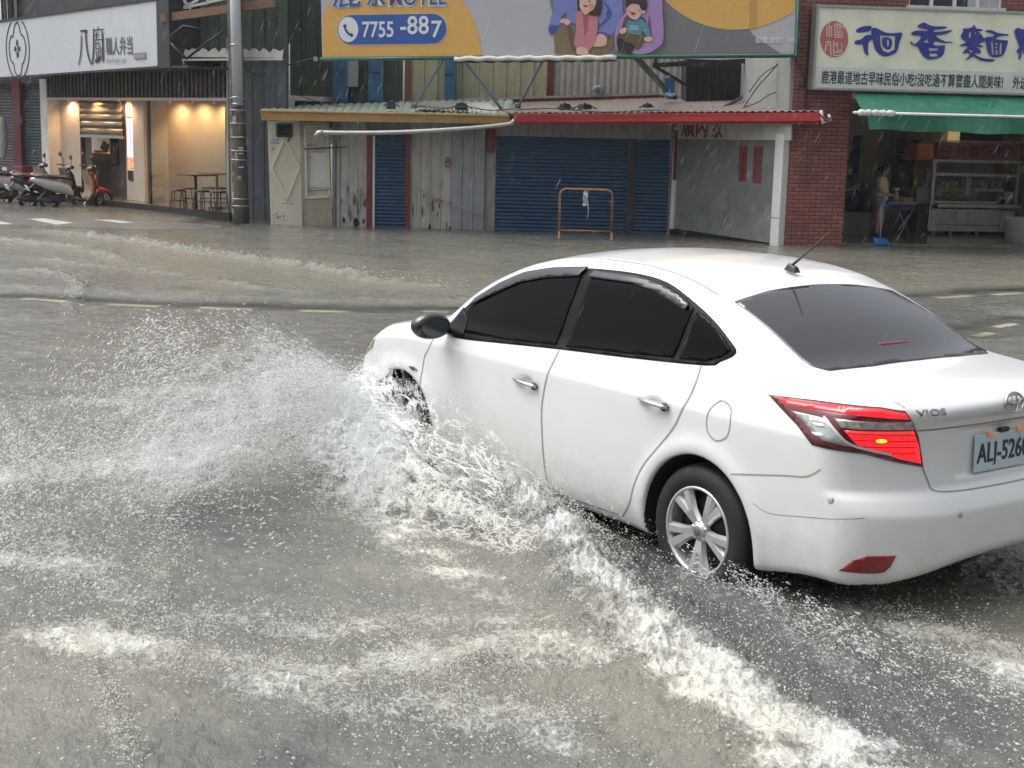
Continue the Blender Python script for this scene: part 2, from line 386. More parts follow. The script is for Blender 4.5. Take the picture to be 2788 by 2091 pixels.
def water_fields(X,Y):
    R=np.hypot(X,Y)
    # long-crested chop, finer near the car
    h=.018*fbm(X*.9,Y*2.2,3,1)+.016*fbm(X*2.2+3,Y*6,3,5)+.006*perlin(X*9,Y*17,9)*np.clip(18/R,0,1)
    near=np.clip((13-R)/4,0,1); xn=X*.5+Y*.86
    rdg=lambda a,b,s: .5-np.abs(fbm(a,b,2,s))*1.6
    h=h+near*(.012*fbm(X*2.1,Y*2.8,3,21)+.020*rdg(X*2.6+.6*xn,Y*4.4,24)+.013*rdg(X*7,Y*10,27)+.006*rdg(X*17,Y*24,31)+.0022*rdg(X*40,Y*48,33))
    foam=np.zeros(X.shape); mud=.60+.35*fbm(X*.35,Y*.8,3,40)
    for px,st,wd,ht in LINES:
        wob=.35*wd*fbm(X*2.5,Y*3,3,50)*2
        D,T,S=dline(X,Y,gl(px)); D=np.abs(D+wob); e=np.exp(-(D/wd)**2); end=np.clip(np.minimum(T,1-T)*6,0,1)*.8+.2
        h=h+ht*e*end*(.7+.9*fbm(X*7,Y*9,3,60)); foam=np.maximum(foam,.80*st*e*end*(.85+.9*fbm(X*4,Y*4,3,55)))
    D,T,S=dline(X,Y,CREST_G); wd=.10+.16*T; D0=np.where(S>0,D*.45,D)
    up=np.clip(1-T*1.15,0.12,1)
    e=np.exp(-((D+.10*fbm(X*4,Y*4,3,70))/(wd*1.45))**2)
    a_=(CREST_G[4][0]-CREST_G[0][0],CREST_G[4][1]-CREST_G[0][1]); L_=math.hypot(*a_); fu=(X*a_[0]+Y*a_[1])/L_; fv=(-X*a_[1]+Y*a_[0])/L_
    h=h+e*(.035+.15*up)*(.62+.9*fbm(fu*3.2,fv*7,3,80)+.55*rdg(fu*8,fv*14,83)+.30*rdg(fu*22,fv*30,85)+.14*rdg(fu*50,fv*60,86))
    e3=np.exp(-((D)/(.50))**2)*(1-e); h=h+e3*(.012*rdg(fu*7,fv*12,88)+.008*rdg(fu*20,fv*28,89)); foam=np.maximum(foam,e*(1.0+.9*fbm(X*5,Y*5,3,81)))
    # inner side of the bow wave: churned foam spreading towards the photographer
    e2=np.exp(-((D)/(.55))**2)*(S<0); foam=np.maximum(foam,.66*e2*(.6+.9*fbm(X*3,Y*3,3,90)))
    def zone(px,wd,amt,sc=2.2,sd=140):
        nonlocal foam
        D,T,S=dline(X,Y,gl(px)); foam=np.maximum(foam,(amt+.09)*np.exp(-(D/wd)**2)*np.clip(.95+.75*fbm(X*sc,Y*sc*1.3,4,sd),0,1.5))
    zone([(150,1730),(450,1800),(760,1870),(1100,1930),(1500,1990)],.34,.60); zone([(-150,1320),(150,1290),(560,1240)],.55,.58,2,150); zone([(900,1830),(1300,1790),(1600,1780)],.34,.64,3,160)
    zone([(-150,1550),(150,1500),(300,1640)],.35,.52,2.5,170); zone([(500,1700),(1200,1720)],.32,.52,3,180); zone([(1950,1600),(2300,1830),(2600,2060)],.20,.6,3,190); zone([(2350,1680),(2600,1740),(2900,1900)],.25,.66,3,195); zone([(250,1100),(800,1050),(1100,1080)],.7,.47,1.6,197)
    zone([(900,1330),(1150,1500),(1450,1750)],.34,.58,3,199); zone([(1700,1590),(2050,1660),(2400,1800)],.14,.55,4,205)
    # muddy tongues
    def band(px,wd,amt):
        nonlocal mud
        D,T,S=dline(X,Y,gl(px)); mud=mud+amt*np.exp(-(D/wd)**2)
    band([(-100,640),(400,690),(900,750),(1500,780),(2788,760)],1.6,.6); band([(1300,700),(2000,690),(2900,700)],1.4,.3)
    band([(-50,1900),(150,1850),(250,2091)],.45,.38); band([(1100,1500),(1500,1750),(2100,2050)],.42,.35); band([(2450,1650),(2900,1760)],.3,.5)
    band([(560,1250),(1100,1500)],.4,.12)
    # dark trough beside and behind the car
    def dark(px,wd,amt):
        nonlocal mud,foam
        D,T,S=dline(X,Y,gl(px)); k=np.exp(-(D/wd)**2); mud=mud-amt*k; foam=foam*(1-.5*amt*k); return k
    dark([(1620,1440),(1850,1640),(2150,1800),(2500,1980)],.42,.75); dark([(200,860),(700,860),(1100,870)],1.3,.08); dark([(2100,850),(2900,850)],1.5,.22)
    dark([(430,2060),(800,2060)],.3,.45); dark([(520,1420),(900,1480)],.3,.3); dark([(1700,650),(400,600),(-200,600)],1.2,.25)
    clear=np.zeros(X.shape)     # where the road paint shows through
    for px,wd in [([(0,812),(434,835),(952,849),(1300,850)],.38),([(2500,812),(2850,795)],.45),([(2640,915),(2800,875)],.35)]:
        D,T,S=dline(X,Y,gl(px,.015)); clear=np.maximum(clear,np.exp(-(D/wd)**4)*np.clip(.75+.8*fbm(X*1.5,Y*3,3,120),0,1))
    D,T,S=dline(X,Y,gl([(-260,588),(-60,590),(130,592),(300,598),(430,603)])); h=h-.15*np.exp(-(D/1.55)**4)   # the road rises out of the water before the lit shop
    for px in ([(-100,808),(0,812),(434,835),(952,849),(1260,851)],[(2500,812),(2900,795)],[(2640,918),(2800,874)]):
        D,T,S=dline(X,Y,gl(px,.015)); h=h*(1-.6*np.exp(-(D/.4)**4))-.078*np.exp(-(D/.55)**4)   # the crown of the road, nearly awash
    # whitecaps flecks
    fl=fbm(X*5,Y*7,4,100); foam=np.maximum(foam,np.clip((fl+.02)*1.3,0,.42)*np.clip((11-R)/3,0,1))
    wake=np.exp(-(D0/.9)**2); return h,np.clip(foam,0,1.2),np.clip(mud,0,1),clear,wake
na,nr=980,820
A=np.linspace(rad(-33),rad(33),na); Rr=3.1*np.exp(np.linspace(0,math.log(46/3.1),nr))
AA,RR_=np.meshgrid(A,Rr); WX_=RR_*np.sin(AA); WY_=RR_*np.cos(AA)
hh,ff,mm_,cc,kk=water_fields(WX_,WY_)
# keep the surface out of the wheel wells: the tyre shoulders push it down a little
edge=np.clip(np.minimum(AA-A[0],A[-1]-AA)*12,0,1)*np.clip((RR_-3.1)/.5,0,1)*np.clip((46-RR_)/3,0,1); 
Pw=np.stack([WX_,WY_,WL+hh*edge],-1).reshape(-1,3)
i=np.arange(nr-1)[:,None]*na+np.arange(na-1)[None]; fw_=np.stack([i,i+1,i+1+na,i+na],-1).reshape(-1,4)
def water_material():
    m=bpy.data.materials.new('flood_water'); m.use_nodes=True; N=m.node_tree; L=N.links; N.nodes.clear()
    out=N.nodes.new('ShaderNodeOutputMaterial'); geo=N.nodes.new('ShaderNodeNewGeometry'); P=geo.outputs['Position']
    def attr(n):
        a=N.nodes.new('ShaderNodeAttribute'); a.attribute_name=n; return a.outputs['Fac']
    def math_(op,a,b=None,c=None):
        q=N.nodes.new('ShaderNodeMath'); q.operation=op
        for k,x in enumerate((a,b,c)):
            if x is None: continue
            if isinstance(x,(int,float)): q.inputs[k].default_value=x
            else: L.new(x,q.inputs[k])
        return q.outputs[0]
    def noise(sc,det=5,ro=.6,vec=None,dist=0):
        n=N.nodes.new('ShaderNodeTexNoise'); n.inputs['Scale'].default_value=sc; n.inputs['Detail'].default_value=det; n.inputs['Roughness'].default_value=ro; n.inputs['Distortion'].default_value=dist; L.new(vec or P,n.inputs['Vector']); return n.outputs['Fac']
    def rng(x,a,b,c=0,d=1,sm=False):
        r=N.nodes.new('ShaderNodeMapRange'); r.inputs['From Min'].default_value=a; r.inputs['From Max'].default_value=b; r.inputs['To Min'].default_value=c; r.inputs['To Max'].default_value=d
        if sm:r.interpolation_type='SMOOTHSTEP'
        L.new(x,r.inputs['Value']); return r.outputs[0]
    def mixc(f,a,b):
        q=N.nodes.new('ShaderNodeMix'); q.data_type='RGBA'; L.new(f,q.inputs['Factor'])
        for k,x in (('A',a),('B',b)):
            if isinstance(x,tuple): q.inputs[k].default_value=(*x,1)
            else: L.new(x,q.inputs[k])
        return q.outputs['Result']
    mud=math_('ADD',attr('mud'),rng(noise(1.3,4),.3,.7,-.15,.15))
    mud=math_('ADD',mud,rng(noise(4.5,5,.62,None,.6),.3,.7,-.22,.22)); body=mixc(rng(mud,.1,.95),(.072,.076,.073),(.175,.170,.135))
    # foam: lacy, broken by distorted cells and fine noise
    vm0=N.nodes.new('ShaderNodeVectorMath'); vm0.operation='MULTIPLY'; vm0.inputs[1].default_value=(1,1.35,1); L.new(P,vm0.inputs[0])
    mpw=N.nodes.new('ShaderNodeMapping'); mpw.inputs['Rotation'].default_value=(0,0,-math.atan2(CREST_G[4][1]-CREST_G[0][1],CREST_G[4][0]-CREST_G[0][0])); L.new(P,mpw.inputs['Vector'])
    vmw=N.nodes.new('ShaderNodeVectorMath'); vmw.operation='MULTIPLY'; vmw.inputs[1].default_value=(.80,1.20,1); L.new(mpw.outputs[0],vmw.inputs[0])
    vm_o=vmw.outputs[0]
    wn=N.nodes.new('ShaderNodeTexNoise'); wn.inputs['Scale'].default_value=6; wn.inputs['Detail'].default_value=3; L.new(vm_o,wn.inputs['Vector'])
    va=N.nodes.new('ShaderNodeVectorMath'); va.operation='MULTIPLY_ADD'; L.new(wn.outputs['Color'],va.inputs[0]); va.inputs[1].default_value=(.13,.13,.13); L.new(vm_o,va.inputs[2])
    vo=N.nodes.new('ShaderNodeTexVoronoi'); vo.feature='DISTANCE_TO_EDGE'; vo.inputs['Scale'].default_value=30; L.new(va.outputs[0],vo.inputs['Vector'])
    lace=rng(vo.outputs['Distance'],.0,.22,1,0)
    f1=noise(40,8,.74,va.outputs[0]); f2=noise(11,6,.68,va.outputs[0])
    pat=math_('ADD',math_('MULTIPLY',lace,.055),math_('ADD',math_('MULTIPLY',f1,.66),math_('MULTIPLY',f2,.40)))
    fo=attr('foam'); thr=math_('SUBTRACT',.87,math_('MULTIPLY',fo,.62))
    foam=rng(math_('SUBTRACT',pat,thr),-.08,.22,0,.84,True)
    foam=math_('MULTIPLY',foam,rng(fo,.03,.16))
    fcol=mixc(rng(mud,.2,.85),(.62,.64,.63),(.66,.645,.57))
    col=mixc(foam,body,fcol)
    b=N.nodes.new('ShaderNodeBsdfPrincipled'); L.new(col,b.inputs['Base Color']); b.inputs['IOR'].default_value=1.42
    L.new(rng(foam,0,1,.06,.6),b.inputs['Roughness'])
    bh=math_('ADD',math_('ADD',math_('MULTIPLY',noise(26,6,.62,vm_o,.4),.9),math_('MULTIPLY',noise(75,4,.6,vm_o),.35)),math_('ADD',math_('MULTIPLY',noise(7,4,.55,vm_o,.5),1.6),math_('MULTIPLY',foam,.5)))
    bp=N.nodes.new('ShaderNodeBump'); bp.inputs['Strength'].default_value=1.0; bp.inputs['Distance'].default_value=.018; L.new(bh,bp.inputs['Height']); L.new(bp.outputs[0],b.inputs['Normal'])
    # clear film where the water is thin enough to see the road
    tr=N.nodes.new('ShaderNodeBsdfTransparent'); gl_=N.nodes.new('ShaderNodeBsdfGlossy'); gl_.inputs['Roughness'].default_value=.08; L.new(bp.outputs[0],gl_.inputs['Normal'])
    fr=N.nodes.new('ShaderNodeFresnel'); fr.inputs['IOR'].default_value=1.33; L.new(bp.outputs[0],fr.inputs['Normal'])
    thin=N.nodes.new('ShaderNodeMixShader'); L.new(math_('MULTIPLY',fr.outputs[0],.45),thin.inputs[0]); L.new(tr.outputs[0],thin.inputs[1]); L.new(gl_.outputs[0],thin.inputs[2])
    fin=N.nodes.new('ShaderNodeMixShader'); cl=math_('MULTIPLY',attr('clear'),rng(foam,0,.5,1,0)); L.new(cl,fin.inputs[0]); L.new(b.outputs[0],fin.inputs[1]); L.new(thin.outputs[0],fin.inputs[2])
    L.new(fin.outputs[0],out.inputs['Surface']); return m
WM=water_material()
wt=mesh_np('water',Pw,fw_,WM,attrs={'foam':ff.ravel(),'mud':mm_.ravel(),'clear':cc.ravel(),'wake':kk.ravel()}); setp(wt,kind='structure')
# the flood goes on beyond the surveyed fan
hole=[(3.1*math.sin(t),3.1*math.cos(t)) for t in np.linspace(rad(-33),rad(33),24)]+[(46*math.sin(t),46*math.cos(t)) for t in np.linspace(rad(33),rad(-33),24)]
mb=MB(); mb.prism([(-150,-60),(150,-60),(150,150),(-150,150)],Matrix.Translation((0,0,WL)),0,holes=[hole]); ws=setp(mb.build('water_sheet',WM),kind='structure'); qa=ws.data.attributes.new('mud','FLOAT','POINT'); qa.data.foreach_set('value',[.6]*len(ws.data.vertices)); qa=ws.data.attributes.new('foam','FLOAT','POINT'); qa.data.foreach_set('value',[.3]*len(ws.data.vertices))
# ============================================================ planes of the street, surveyed
LS=Plane((-9.7965,33.2288),(-5.9503,29.4366))       # lit lunch shop on the left, its front line
CF=Plane((-4.83,28.1),(3.2,27.9))                    # the tin shed in the middle
UW=Plane((-4.9,31.3),(3.4,31.1))                     # tin walls that rise behind the shed roof
GW=Plane((3.0,28.0),(4.70,25.90))                    # oblique grey wall running out to the white pillar
BR=Plane((4.9,25.8),(6.1,25.95))                     # brick noodle shop
class Art:
    """flat artwork laid on a sign: pixel survey -> points of the sign's own plane"""
    def __init__(s,pl,d,parent,off=(0,0),sc=1.0): s.pl=pl;s.d=d;s.par=parent;s.off=off;s.sc=sc;s.k=0
    def q(s,p): return s.pl.px(s.off[0]+p[0]*s.sc,s.off[1]+p[1]*s.sc,s.d)
    def M(s,lift): 
        m=s.pl.mat(0,0,s.d+lift); return m
    def poly(s,name,pts,m,smooth=0,holes=None,parent=True,raw=False,t=.0015,into=None):
        s.k+=1; P=[(p if raw else s.q(p)) for p in pts]
        if smooth: P=[(v.x,v.y) for v in smooth_path([(a,b,0) for a,b in P],smooth,True)]
        H=[[s.q(p) for p in h] for h in holes] if holes else None
        b=into or MB(); b.prism(P,s.M(.0020*s.k),t,holes=H)
        return None if into else b.build(name,m,s.par)
    def ell(s,name,c,rx,ry,m,n=28,into=None,a0=0,a1=2*math.pi,**k): 
        return s.poly(name,[(c[0]+rx*math.cos(a0+(a1-a0)*i/n),c[1]+ry*math.sin(a0+(a1-a0)*i/n)) for i in range(n)],m,into=into,**k)
    def strokes(s,name,L,m,w,taper=.4,smooth=5,into=None,raw=False):
        """each stroke: list of points; w = width in metres"""
        s.k+=1; b=into or MB()
        for st in L:
            ww=w
            if isinstance(st,tuple): st,ww=st
            P=[Vector((*(p if raw else s.q(p)),0)) for p in st]
            if len(P)>2 and smooth: P=smooth_path(P,smooth)
            n=len(P); l=[];r=[]
            for i,p in enumerate(P):
                t=(P[min(i+1,n-1)]-P[max(i-1,0)]).normalized(); nn=Vector((-t.y,t.x,0)); f=1-taper*abs(2*i/(n-1)-1)**3 if n>1 else 1
                l.append(p+nn*ww/2*f); r.append(p-nn*ww/2*f)
            Mx=s.M(.0020*s.k+.0014); vs=[Mx@v for v in l]+[Mx@v for v in r]
            b.add(vs,[(i+n,i+1+n,i+1,i) for i in range(n-1)])
        return None if into else b.build(name,m,s.par)
INK=mat('black_sign_ink',(.018,.018,.022),.5,var=0)
SIGNW=mat('white_sign_face',(.50,.52,.56),.35,var=.04,scale=1.2,dirt=(.42,.43,.43),dirt_amt=.35)
STEEL=mat('brushed_steel',(.42,.43,.43),.33,metal=.85,var=.1,scale=9)
GALV=mat('galvanised_pipe',(.42,.43,.42),.45,metal=.5,var=.15,scale=7)
DKMETAL=mat('dark_metal',(.03,.03,.032),.5,metal=.3,var=.2,scale=10)
WHITE=mat('white_paint',(.66,.66,.62),.55,var=.08,scale=4,dirt=(.32,.30,.26),dirt_amt=.35)
RUBBER=mat('rubber',(.013,.013,.014),.7,var=.2,scale=20)
BLACKP=mat('black_plastic',(.02,.02,.022),.38,var=.1,scale=9)
CLEAR=None
def clear_glass(name,tint=(.9,.95,.95),amt=.9,rough=.03,f0=.04):
    m=bpy.data.materials.new(name); m.use_nodes=True; N=m.node_tree; N.nodes.clear(); L=N.links; o=N.nodes.new('ShaderNodeOutputMaterial'); t=N.nodes.new('ShaderNodeBsdfTransparent'); t.inputs[0].default_value=(*[c*amt for c in tint],1)
    g=N.nodes.new('ShaderNodeBsdfGlossy'); g.inputs['Roughness'].default_value=rough; lw=N.nodes.new('ShaderNodeLayerWeight'); p=N.nodes.new('ShaderNodeMath'); p.operation='POWER'; p.inputs[1].default_value=5; L.new(lw.outputs['Facing'],p.inputs[0])
    q=N.nodes.new('ShaderNodeMath'); q.operation='MULTIPLY_ADD'; q.inputs[1].default_value=1-f0; q.inputs[2].default_value=f0; L.new(p.outputs[0],q.inputs[0]); x=N.nodes.new('ShaderNodeMixShader')
    L.new(q.outputs[0],x.inputs[0]);L.new(t.outputs[0],x.inputs[1]);L.new(g.outputs[0],x.inputs[2]);L.new(x.outputs[0],o.inputs['Surface']); return m
GLASS=clear_glass('window_glass')
# ============================================================ LEFT: the lit lunch-box shop
CREAM=mat('cream_render',(.56,.50,.42),.6,var=.05,scale=3)
PAVE=mat('polished_floor_tile',(.20,.16,.12),.12,var=.15,scale=4)
SLAT=mat('dark_slats',(.05,.046,.045),.6,var=.3,scale=14)
DKWALL=mat('dark_brown_cladding',(.045,.042,.045),.7,var=.25,scale=8,dirt=(.09,.085,.08))
GREYSH=mat('grey_shutter_metal',(.16,.14,.11),.35,metal=.5,var=.15,scale=5)
TEALSH=mat('teal_shutter',(.035,.055,.066),.5,var=.2,scale=5)
WOODF=mat('counter_wood',(.36,.20,.10),.5,var=.2,scale=9)
DKGREY=mat('dark_grey_panel',(.045,.047,.05),.5,var=.1,scale=5)
def s_(pl,u,v,d=0): return pl.px(u,v,d)[0]
FZ=.24
shop=thing('shop_building','lunch shop with cream walls, warm downlights and a half-lowered grey shutter','shop',LS.P(2,0,-1.5))
b=MB(); b.slab(LS,-2.3,5.5,.0,FZ,-4.6,0); b.slab(LS,-9,-2.3,.0,FZ,-4.6,-.6); b.build('floor',PAVE,shop)
b=MB(); b.slab(LS,-2.3,5.5,0,FZ-.01,0.002,.05); b.build('sill',DKMETAL,shop)
b=MB(); b.slab(LS,-9,5.5,2.56,2.66,-4.6,-.14); b.build('ceiling',CREAM,shop)
b=MB()
b.slab(LS,-9,1.5,FZ,2.56,-4.75,-4.6)
b.build('back_wall',CREAM,shop)
x0=s_(LS,424,551,-1.5); b=MB(); b.slab(LS,s_(LS,343,500,-1.5)+.1,5.5,FZ,2.56,-1.62,-1.5); b.slab(LS,5.30,5.5,FZ,2.56,-1.5,-.02); b.build('dining_wall',CREAM,shop)
b=MB(); b.slab(LS,5.22,5.30,FZ,2.56,-1.5,-.06); b.build('wood_edge',WOODF,shop)
# white end pillar and the cream pier
a,c,e=s_(LS,112,300),s_(LS,131,300),s_(LS,184,300)
b=MB(); b.slab(LS,a,c,.0,3.0,-.5,.02); b.build('pillar',WHITE,shop); 
b=MB(); b.slab(LS,c,e,.0,2.56,-.6,-.3); b.build('pier',CREAM,shop)
b=MB(); b.slab(LS,e,e+.05,FZ,2.5,-.4,-.3); b.build('shutter_rail',mat('brown_rail',(.05,.035,.03),.5),shop)
# column with the light box
x1,x2=s_(LS,345,500,-.4),s_(LS,402,500,-.4)
b=MB(); b.slab(LS,x1,x2,FZ,2.56,-.95,-.4); b.slab(LS,s_(LS,368,500,-.38)+.02,x2+.0,FZ,2.56,-.4,-.33); b.build('column',CREAM,shop,bevel=.01)
b=MB(); b.slab(LS,s_(LS,402,400)-.02,s_(LS,402,400)+.05,FZ,2.5,-.06,0.0); b.build('door_post',mat('brown_rail',(.05,.035,.03)),shop)
b=MB(); b.slab(LS,s_(LS,415,500,-1.3),s_(LS,424,500,-1.3),FZ,2.55,-1.5,-.9); b.build('side_jamb',CREAM,shop)
# half lowered shutter
b=MB(); shutter(LS,e+.05,x1+.05,LS.px(260,368)[1],2.5,-.32,b,pitch=.14,depth=.035); b.build('shutter',GREYSH,shop)
b=MB(); b.slab(LS,e+.05,x1+.05,LS.px(260,372)[1]-.03,LS.px(260,368)[1],-.36,-.28); b.build('shutter_bar',STEEL,shop)
# slatted fascia
b=MB(); n=46
for i in range(n):
    s0=c+(5.42-c)*i/n; b.slab(LS,s0,s0+(5.42-c)/n*.55,2.56,3.25,-.02,.03)
b.build('fascia_slats',SLAT,shop)
b=MB(); b.slab(LS,c,5.42,2.56,3.9,-.12,-.03); b.build('fascia_board',mat('fascia_back',(.09,.075,.062),.6,var=.2,scale=6),shop)
b=MB(); b.slab(LS,c,5.45,2.50,2.56,-.10,.05); b.build('fascia_trim',CREAM,shop)
b=MB(); b.slab(LS,5.42,5.46,.12,3.75,-.03,.03); b.build('glass_frame',GALV,shop)
b=MB(); b.slab(LS,s_(LS,402,400)+.06,5.41,FZ,2.5,-.012,-.004); b.build('window_pane',GLASS,shop)
# upper storey
b=MB(); b.slab(LS,-7.5,4.45,3.9,8,-3.5,-.1); b.build('upper_wall',DKWALL,shop)
b=MB(); b.slab(LS,4.43,4.86,3.12,8,-.3,1.0); b.build('side_fin',mat('black_cladding',(.02,.023,.027),.5,var=.3,scale=6),shop)
# counter, till, partition, poster, wall clock
b=MB(); cz=LS.px(250,436,-3)[1]; c0,c1=s_(LS,212,480,-3),s_(LS,300,480,-3)+.3
b.slab(LS,c0,c1,FZ,cz,-3.6,-3.0); b.build('counter_base',DKGREY,shop)
b=MB(); b.slab(LS,c0-.06,c1,cz,LS.px(250,415,-3)[1],-3.65,-2.92); b.build('counter_front',WOODF,shop)
p0,p1=s_(LS,302,500,-1.5),s_(LS,343,500,-1.2)
b=MB(); b.slab(LS,p0,p0+.50,FZ,2.1,-1.6,-1.5); b.slab(LS,p0+.52,x1+.3,FZ,2.1,-1.62,-1.55); b.build('partition',CREAM,shop)
t_=thing('till','black tilted till screen on the wooden counter of the lit lunch shop','till',LS.P(c0+1.0,LS.px(270,415,-3.2)[1],-3.25))
z=LS.px(270,415,-3.2)[1]
b=MB(); M=LS.mat(s_(LS,275,415,-3.2),z,-3.2); b.box((0,.03,0),(.30,.06,.26),M); b.build('base',BLACKP,t_,bevel=.01)
b=MB(); b.box((0.05,.2,0.0),(.36,.24,.03),M@Matrix.Rotation(rad(-18),4,'Z')@Matrix.Rotation(rad(-20),4,'X')); b.build('screen',BLACKP,t_,bevel=.01)
t_=thing('poster','framed food poster on the white partition beside the counter','poster',LS.P(p0+.25,1.2,-1.48))
b=MB(); q0,q1=LS.px(305,450,-1.48),LS.px(322,371,-1.48); b.slab(LS,q0[0],q1[0],q0[1],q1[1],-1.49,-1.46); b.build('frame',DKMETAL,t_,bevel=.005)
b=MB(); b.slab(LS,q0[0]+.03,q1[0]-.03,q0[1]+.03,q0[1]+.55,-1.458,-1.454); b.build('print',mat('poster_print',(.45,.36,.30),.3,var=.5,scale=12),t_)
t_=thing('wall_clock','round pale logo disc on the back wall above the counter','wall disc',LS.P(c0,2,-4.5))
M=LS.mat(*LS.px(208,385,-4.4),-4.55); b=MB(); b.lathe([(.0,0),(.16,0),(.17,.012),(.16,.02),(.14,.022),(.0,.022)],24,M); b.build('disc',mat('tan_disc',(.36,.27,.18),.6),t_)
# light box on the column
t_=thing('light_box','tall narrow glowing pink menu light box on the cream column','light box',LS.P(x1+.1,.9,-.38))
q0,q1=LS.px(350,490,-.38),LS.px(368,318,-.38)
b=MB(); b.slab(LS,q0[0],q1[0],q0[1],q1[1],-.42,-.36); b.build('casing',DKMETAL,t_,bevel=.008)
PINK=mat('backlit_pink',(.85,.55,.72),.5,var=.12,scale=6,emit=.75); FOODP=mat('backlit_food_print',(.62,.33,.20),.5,var=.6,scale=16,emit=.5)
zz=q0[1]+(q1[1]-q0[1])*.36
b=MB(); b.slab(LS,q0[0]+.025,q1[0]-.025,zz,q1[1]-.03,-.358,-.352); b.build('menu_panel',PINK,t_)
b=MB(); b.slab(LS,q0[0]+.025,q1[0]-.025,q0[1]+.22,zz-.004,-.358,-.352); b.build('food_panel',FOODP,t_)
ar=Art(LS,-.352,t_,); L=[]
for k in range(9):
    z0=zz+.12+k*(q1[1]-zz-.25)/9; w_=(q1[0]-q0[0]); cxs=(q0[0]+q1[0])/2
    L+=[[(cxs-w_*.18,z0+.03),(cxs+w_*.2,z0+.045)],[(cxs,z0+.06),(cxs-.01,z0)],[(cxs-w_*.15,z0),(cxs+w_*.17,z0-.01)]]
ar.strokes('lettering',L,mat('menu_ink',(.45,.12,.35),.5),.012,raw=True)
# downlights
LAMP=mat('lamp_glow',(1.0,.72,.38),.5,var=0,emit=14)
def downlight(P,power,spot=True,label='',grp=None,dirv=(0,0,-1),size=1.6,r=.045):
    t=thing('downlight',label,'ceiling lamp',P,group=grp); b=MB(); b.lathe([(r,0),(r*1.35,-.004),(r*1.35,.06),(0,.06)],16); b.build('trim',STEEL,t,local=True)
    b=MB(); b.lathe([(.0,-.002),(r*.96,-.001),(r*.96,.02)],16); b.build('lens',LAMP,t,local=True)
    if power:
        l=bpy.data.lights.new('downlight_lamp','SPOT'); l.energy=power; l.color=(1,.56,.26); l.spot_size=size; l.spot_blend=.7; l.shadow_soft_size=.05
        o=bpy.data.objects.new('downlight_lamp',l); COL.objects.link(o); o.parent=t; o.location=(0,0,-.03); o.rotation_euler=Vector(dirv).to_track_quat('-Z','Y').to_euler()
    return t
lab=['over the cream pier, leftmost of the front row','over the lowered shutter, second from the left','over the lowered shutter beside the column','left one of three over the dining bay','middle one of three over the dining bay','right one of three over the dining bay']
for i,(u,v) in enumerate([(181,275),(245,275),(320,273),(457,272),(517,272),(577,272)]):
    dd=-.14 if i<3 else -1.12
    s0=LS.px(u,v,dd)[0]; downlight(LS.P(s0,2.487,dd),(22,36,36,34,34,34)[i],label='glowing warm recessed lamp '+lab[i],grp='downlights in the lit shop',dirv=(LS.P(0,0,-.35)-LS.P(0,0,0))+Vector((0,0,-1)),size=2.7)
for i,s0 in enumerate([-5.6,-4.2]): downlight(LS.P(s0,2.535,-3.7),75,label='recessed lamp above the counter deep inside the shop, '+('left' if i==0 else 'right')+' one',grp='downlights in the lit shop',size=2.4)
for i,(u,v) in enumerate([(288,211),(305,210),(460,206),(495,206)]):
    s0=LS.px(u,v,.5)[0]; downlight(LS.P(s0,3.12,.5),0,label='small lamp under the white shop sign, '+['leftmost','second from left','third from left','rightmost'][i],grp='lamps under the white sign',r=.03)
b=MB(); b.slab(LS,-2.3,5.5,3.12,3.16,.02,.98); b.build('soffit',DKWALL,shop)
# shop sign with emblem
sgn=thing('shop_sign','long white shop sign with black round flower emblem and dark lettering','sign',LS.P(1,3.1,1.0))
def zb(s): return 2.98+(s+2.6)/7*.18
b=MB(); s0,s1=-7.5,4.40
vs=[LS.P(s0,zb(s0)+.03,.7),LS.P(s1,zb(s1),.7),LS.P(s1,zb(s1)+1.30,.7),LS.P(s0,zb(s0)+1.28,.7),LS.P(s0,zb(s0)+.03,1.0),LS.P(s1,zb(s1),1.0),LS.P(s1,zb(s1)+1.30,1.0),LS.P(s0,zb(s0)+1.28,1.0)]
b.hexa(vs); b.build('panel',SIGNW,sgn,bevel=.01)
b=MB(); b.bar(LS.P(s0,zb(s0)+1.30,1.0),LS.P(s1,zb(s1)+1.32,1.0),.05); b.bar(LS.P(s0,zb(s0)+.01,1.0),LS.P(s1,zb(s1)-.02,1.0),.04); b.build('frame',DKMETAL,sgn)
A8=Art(LS,1.003,sgn,(0,40),.19892)
cx_,cz_=A8.q((241,470)); R=(A8.q((397,470))[0]-A8.q((84,470))[0])/2
zlo,zhi=A8.q((241,850))[1]+.01,A8.q((241,90))[1]-.01
def arc(r,a0,a1,n=30,sy=1.0,c=(0,0)): return [(cx_+c[0]+r*math.cos(a0+(a1-a0)*i/n),cz_+c[1]+r*sy*math.sin(a0+(a1-a0)*i/n)) for i in range(n+1)]
SY=(zhi-zlo)/2/R*1.12; am=math.asin(min(1,(zhi-cz_)/(R*SY)))
A8.strokes('emblem_ring',[(arc(R,-am,am,30,SY),.045),(arc(R,math.pi-am,math.pi+am,30,SY),.045)],INK,.045,taper=.1,raw=True)
L=[[(240,100),(200,150),(178,290),(150,300),(128,400),(130,520),(150,620),(190,680),(205,780),(250,840)],[(240,100),(262,160),(285,265),(320,300),(350,400),(352,520),(325,650),(305,680),(290,800),(250,840)]]
A8.strokes('emblem_flower',L,INK,.04,taper=.2)
for c,rx,ry in [((235,385),14,45),((243,545),14,48),((213,468),14,38),((262,462),15,36)]: A8.ell('emblem_petal',c,rx,ry,INK,16)
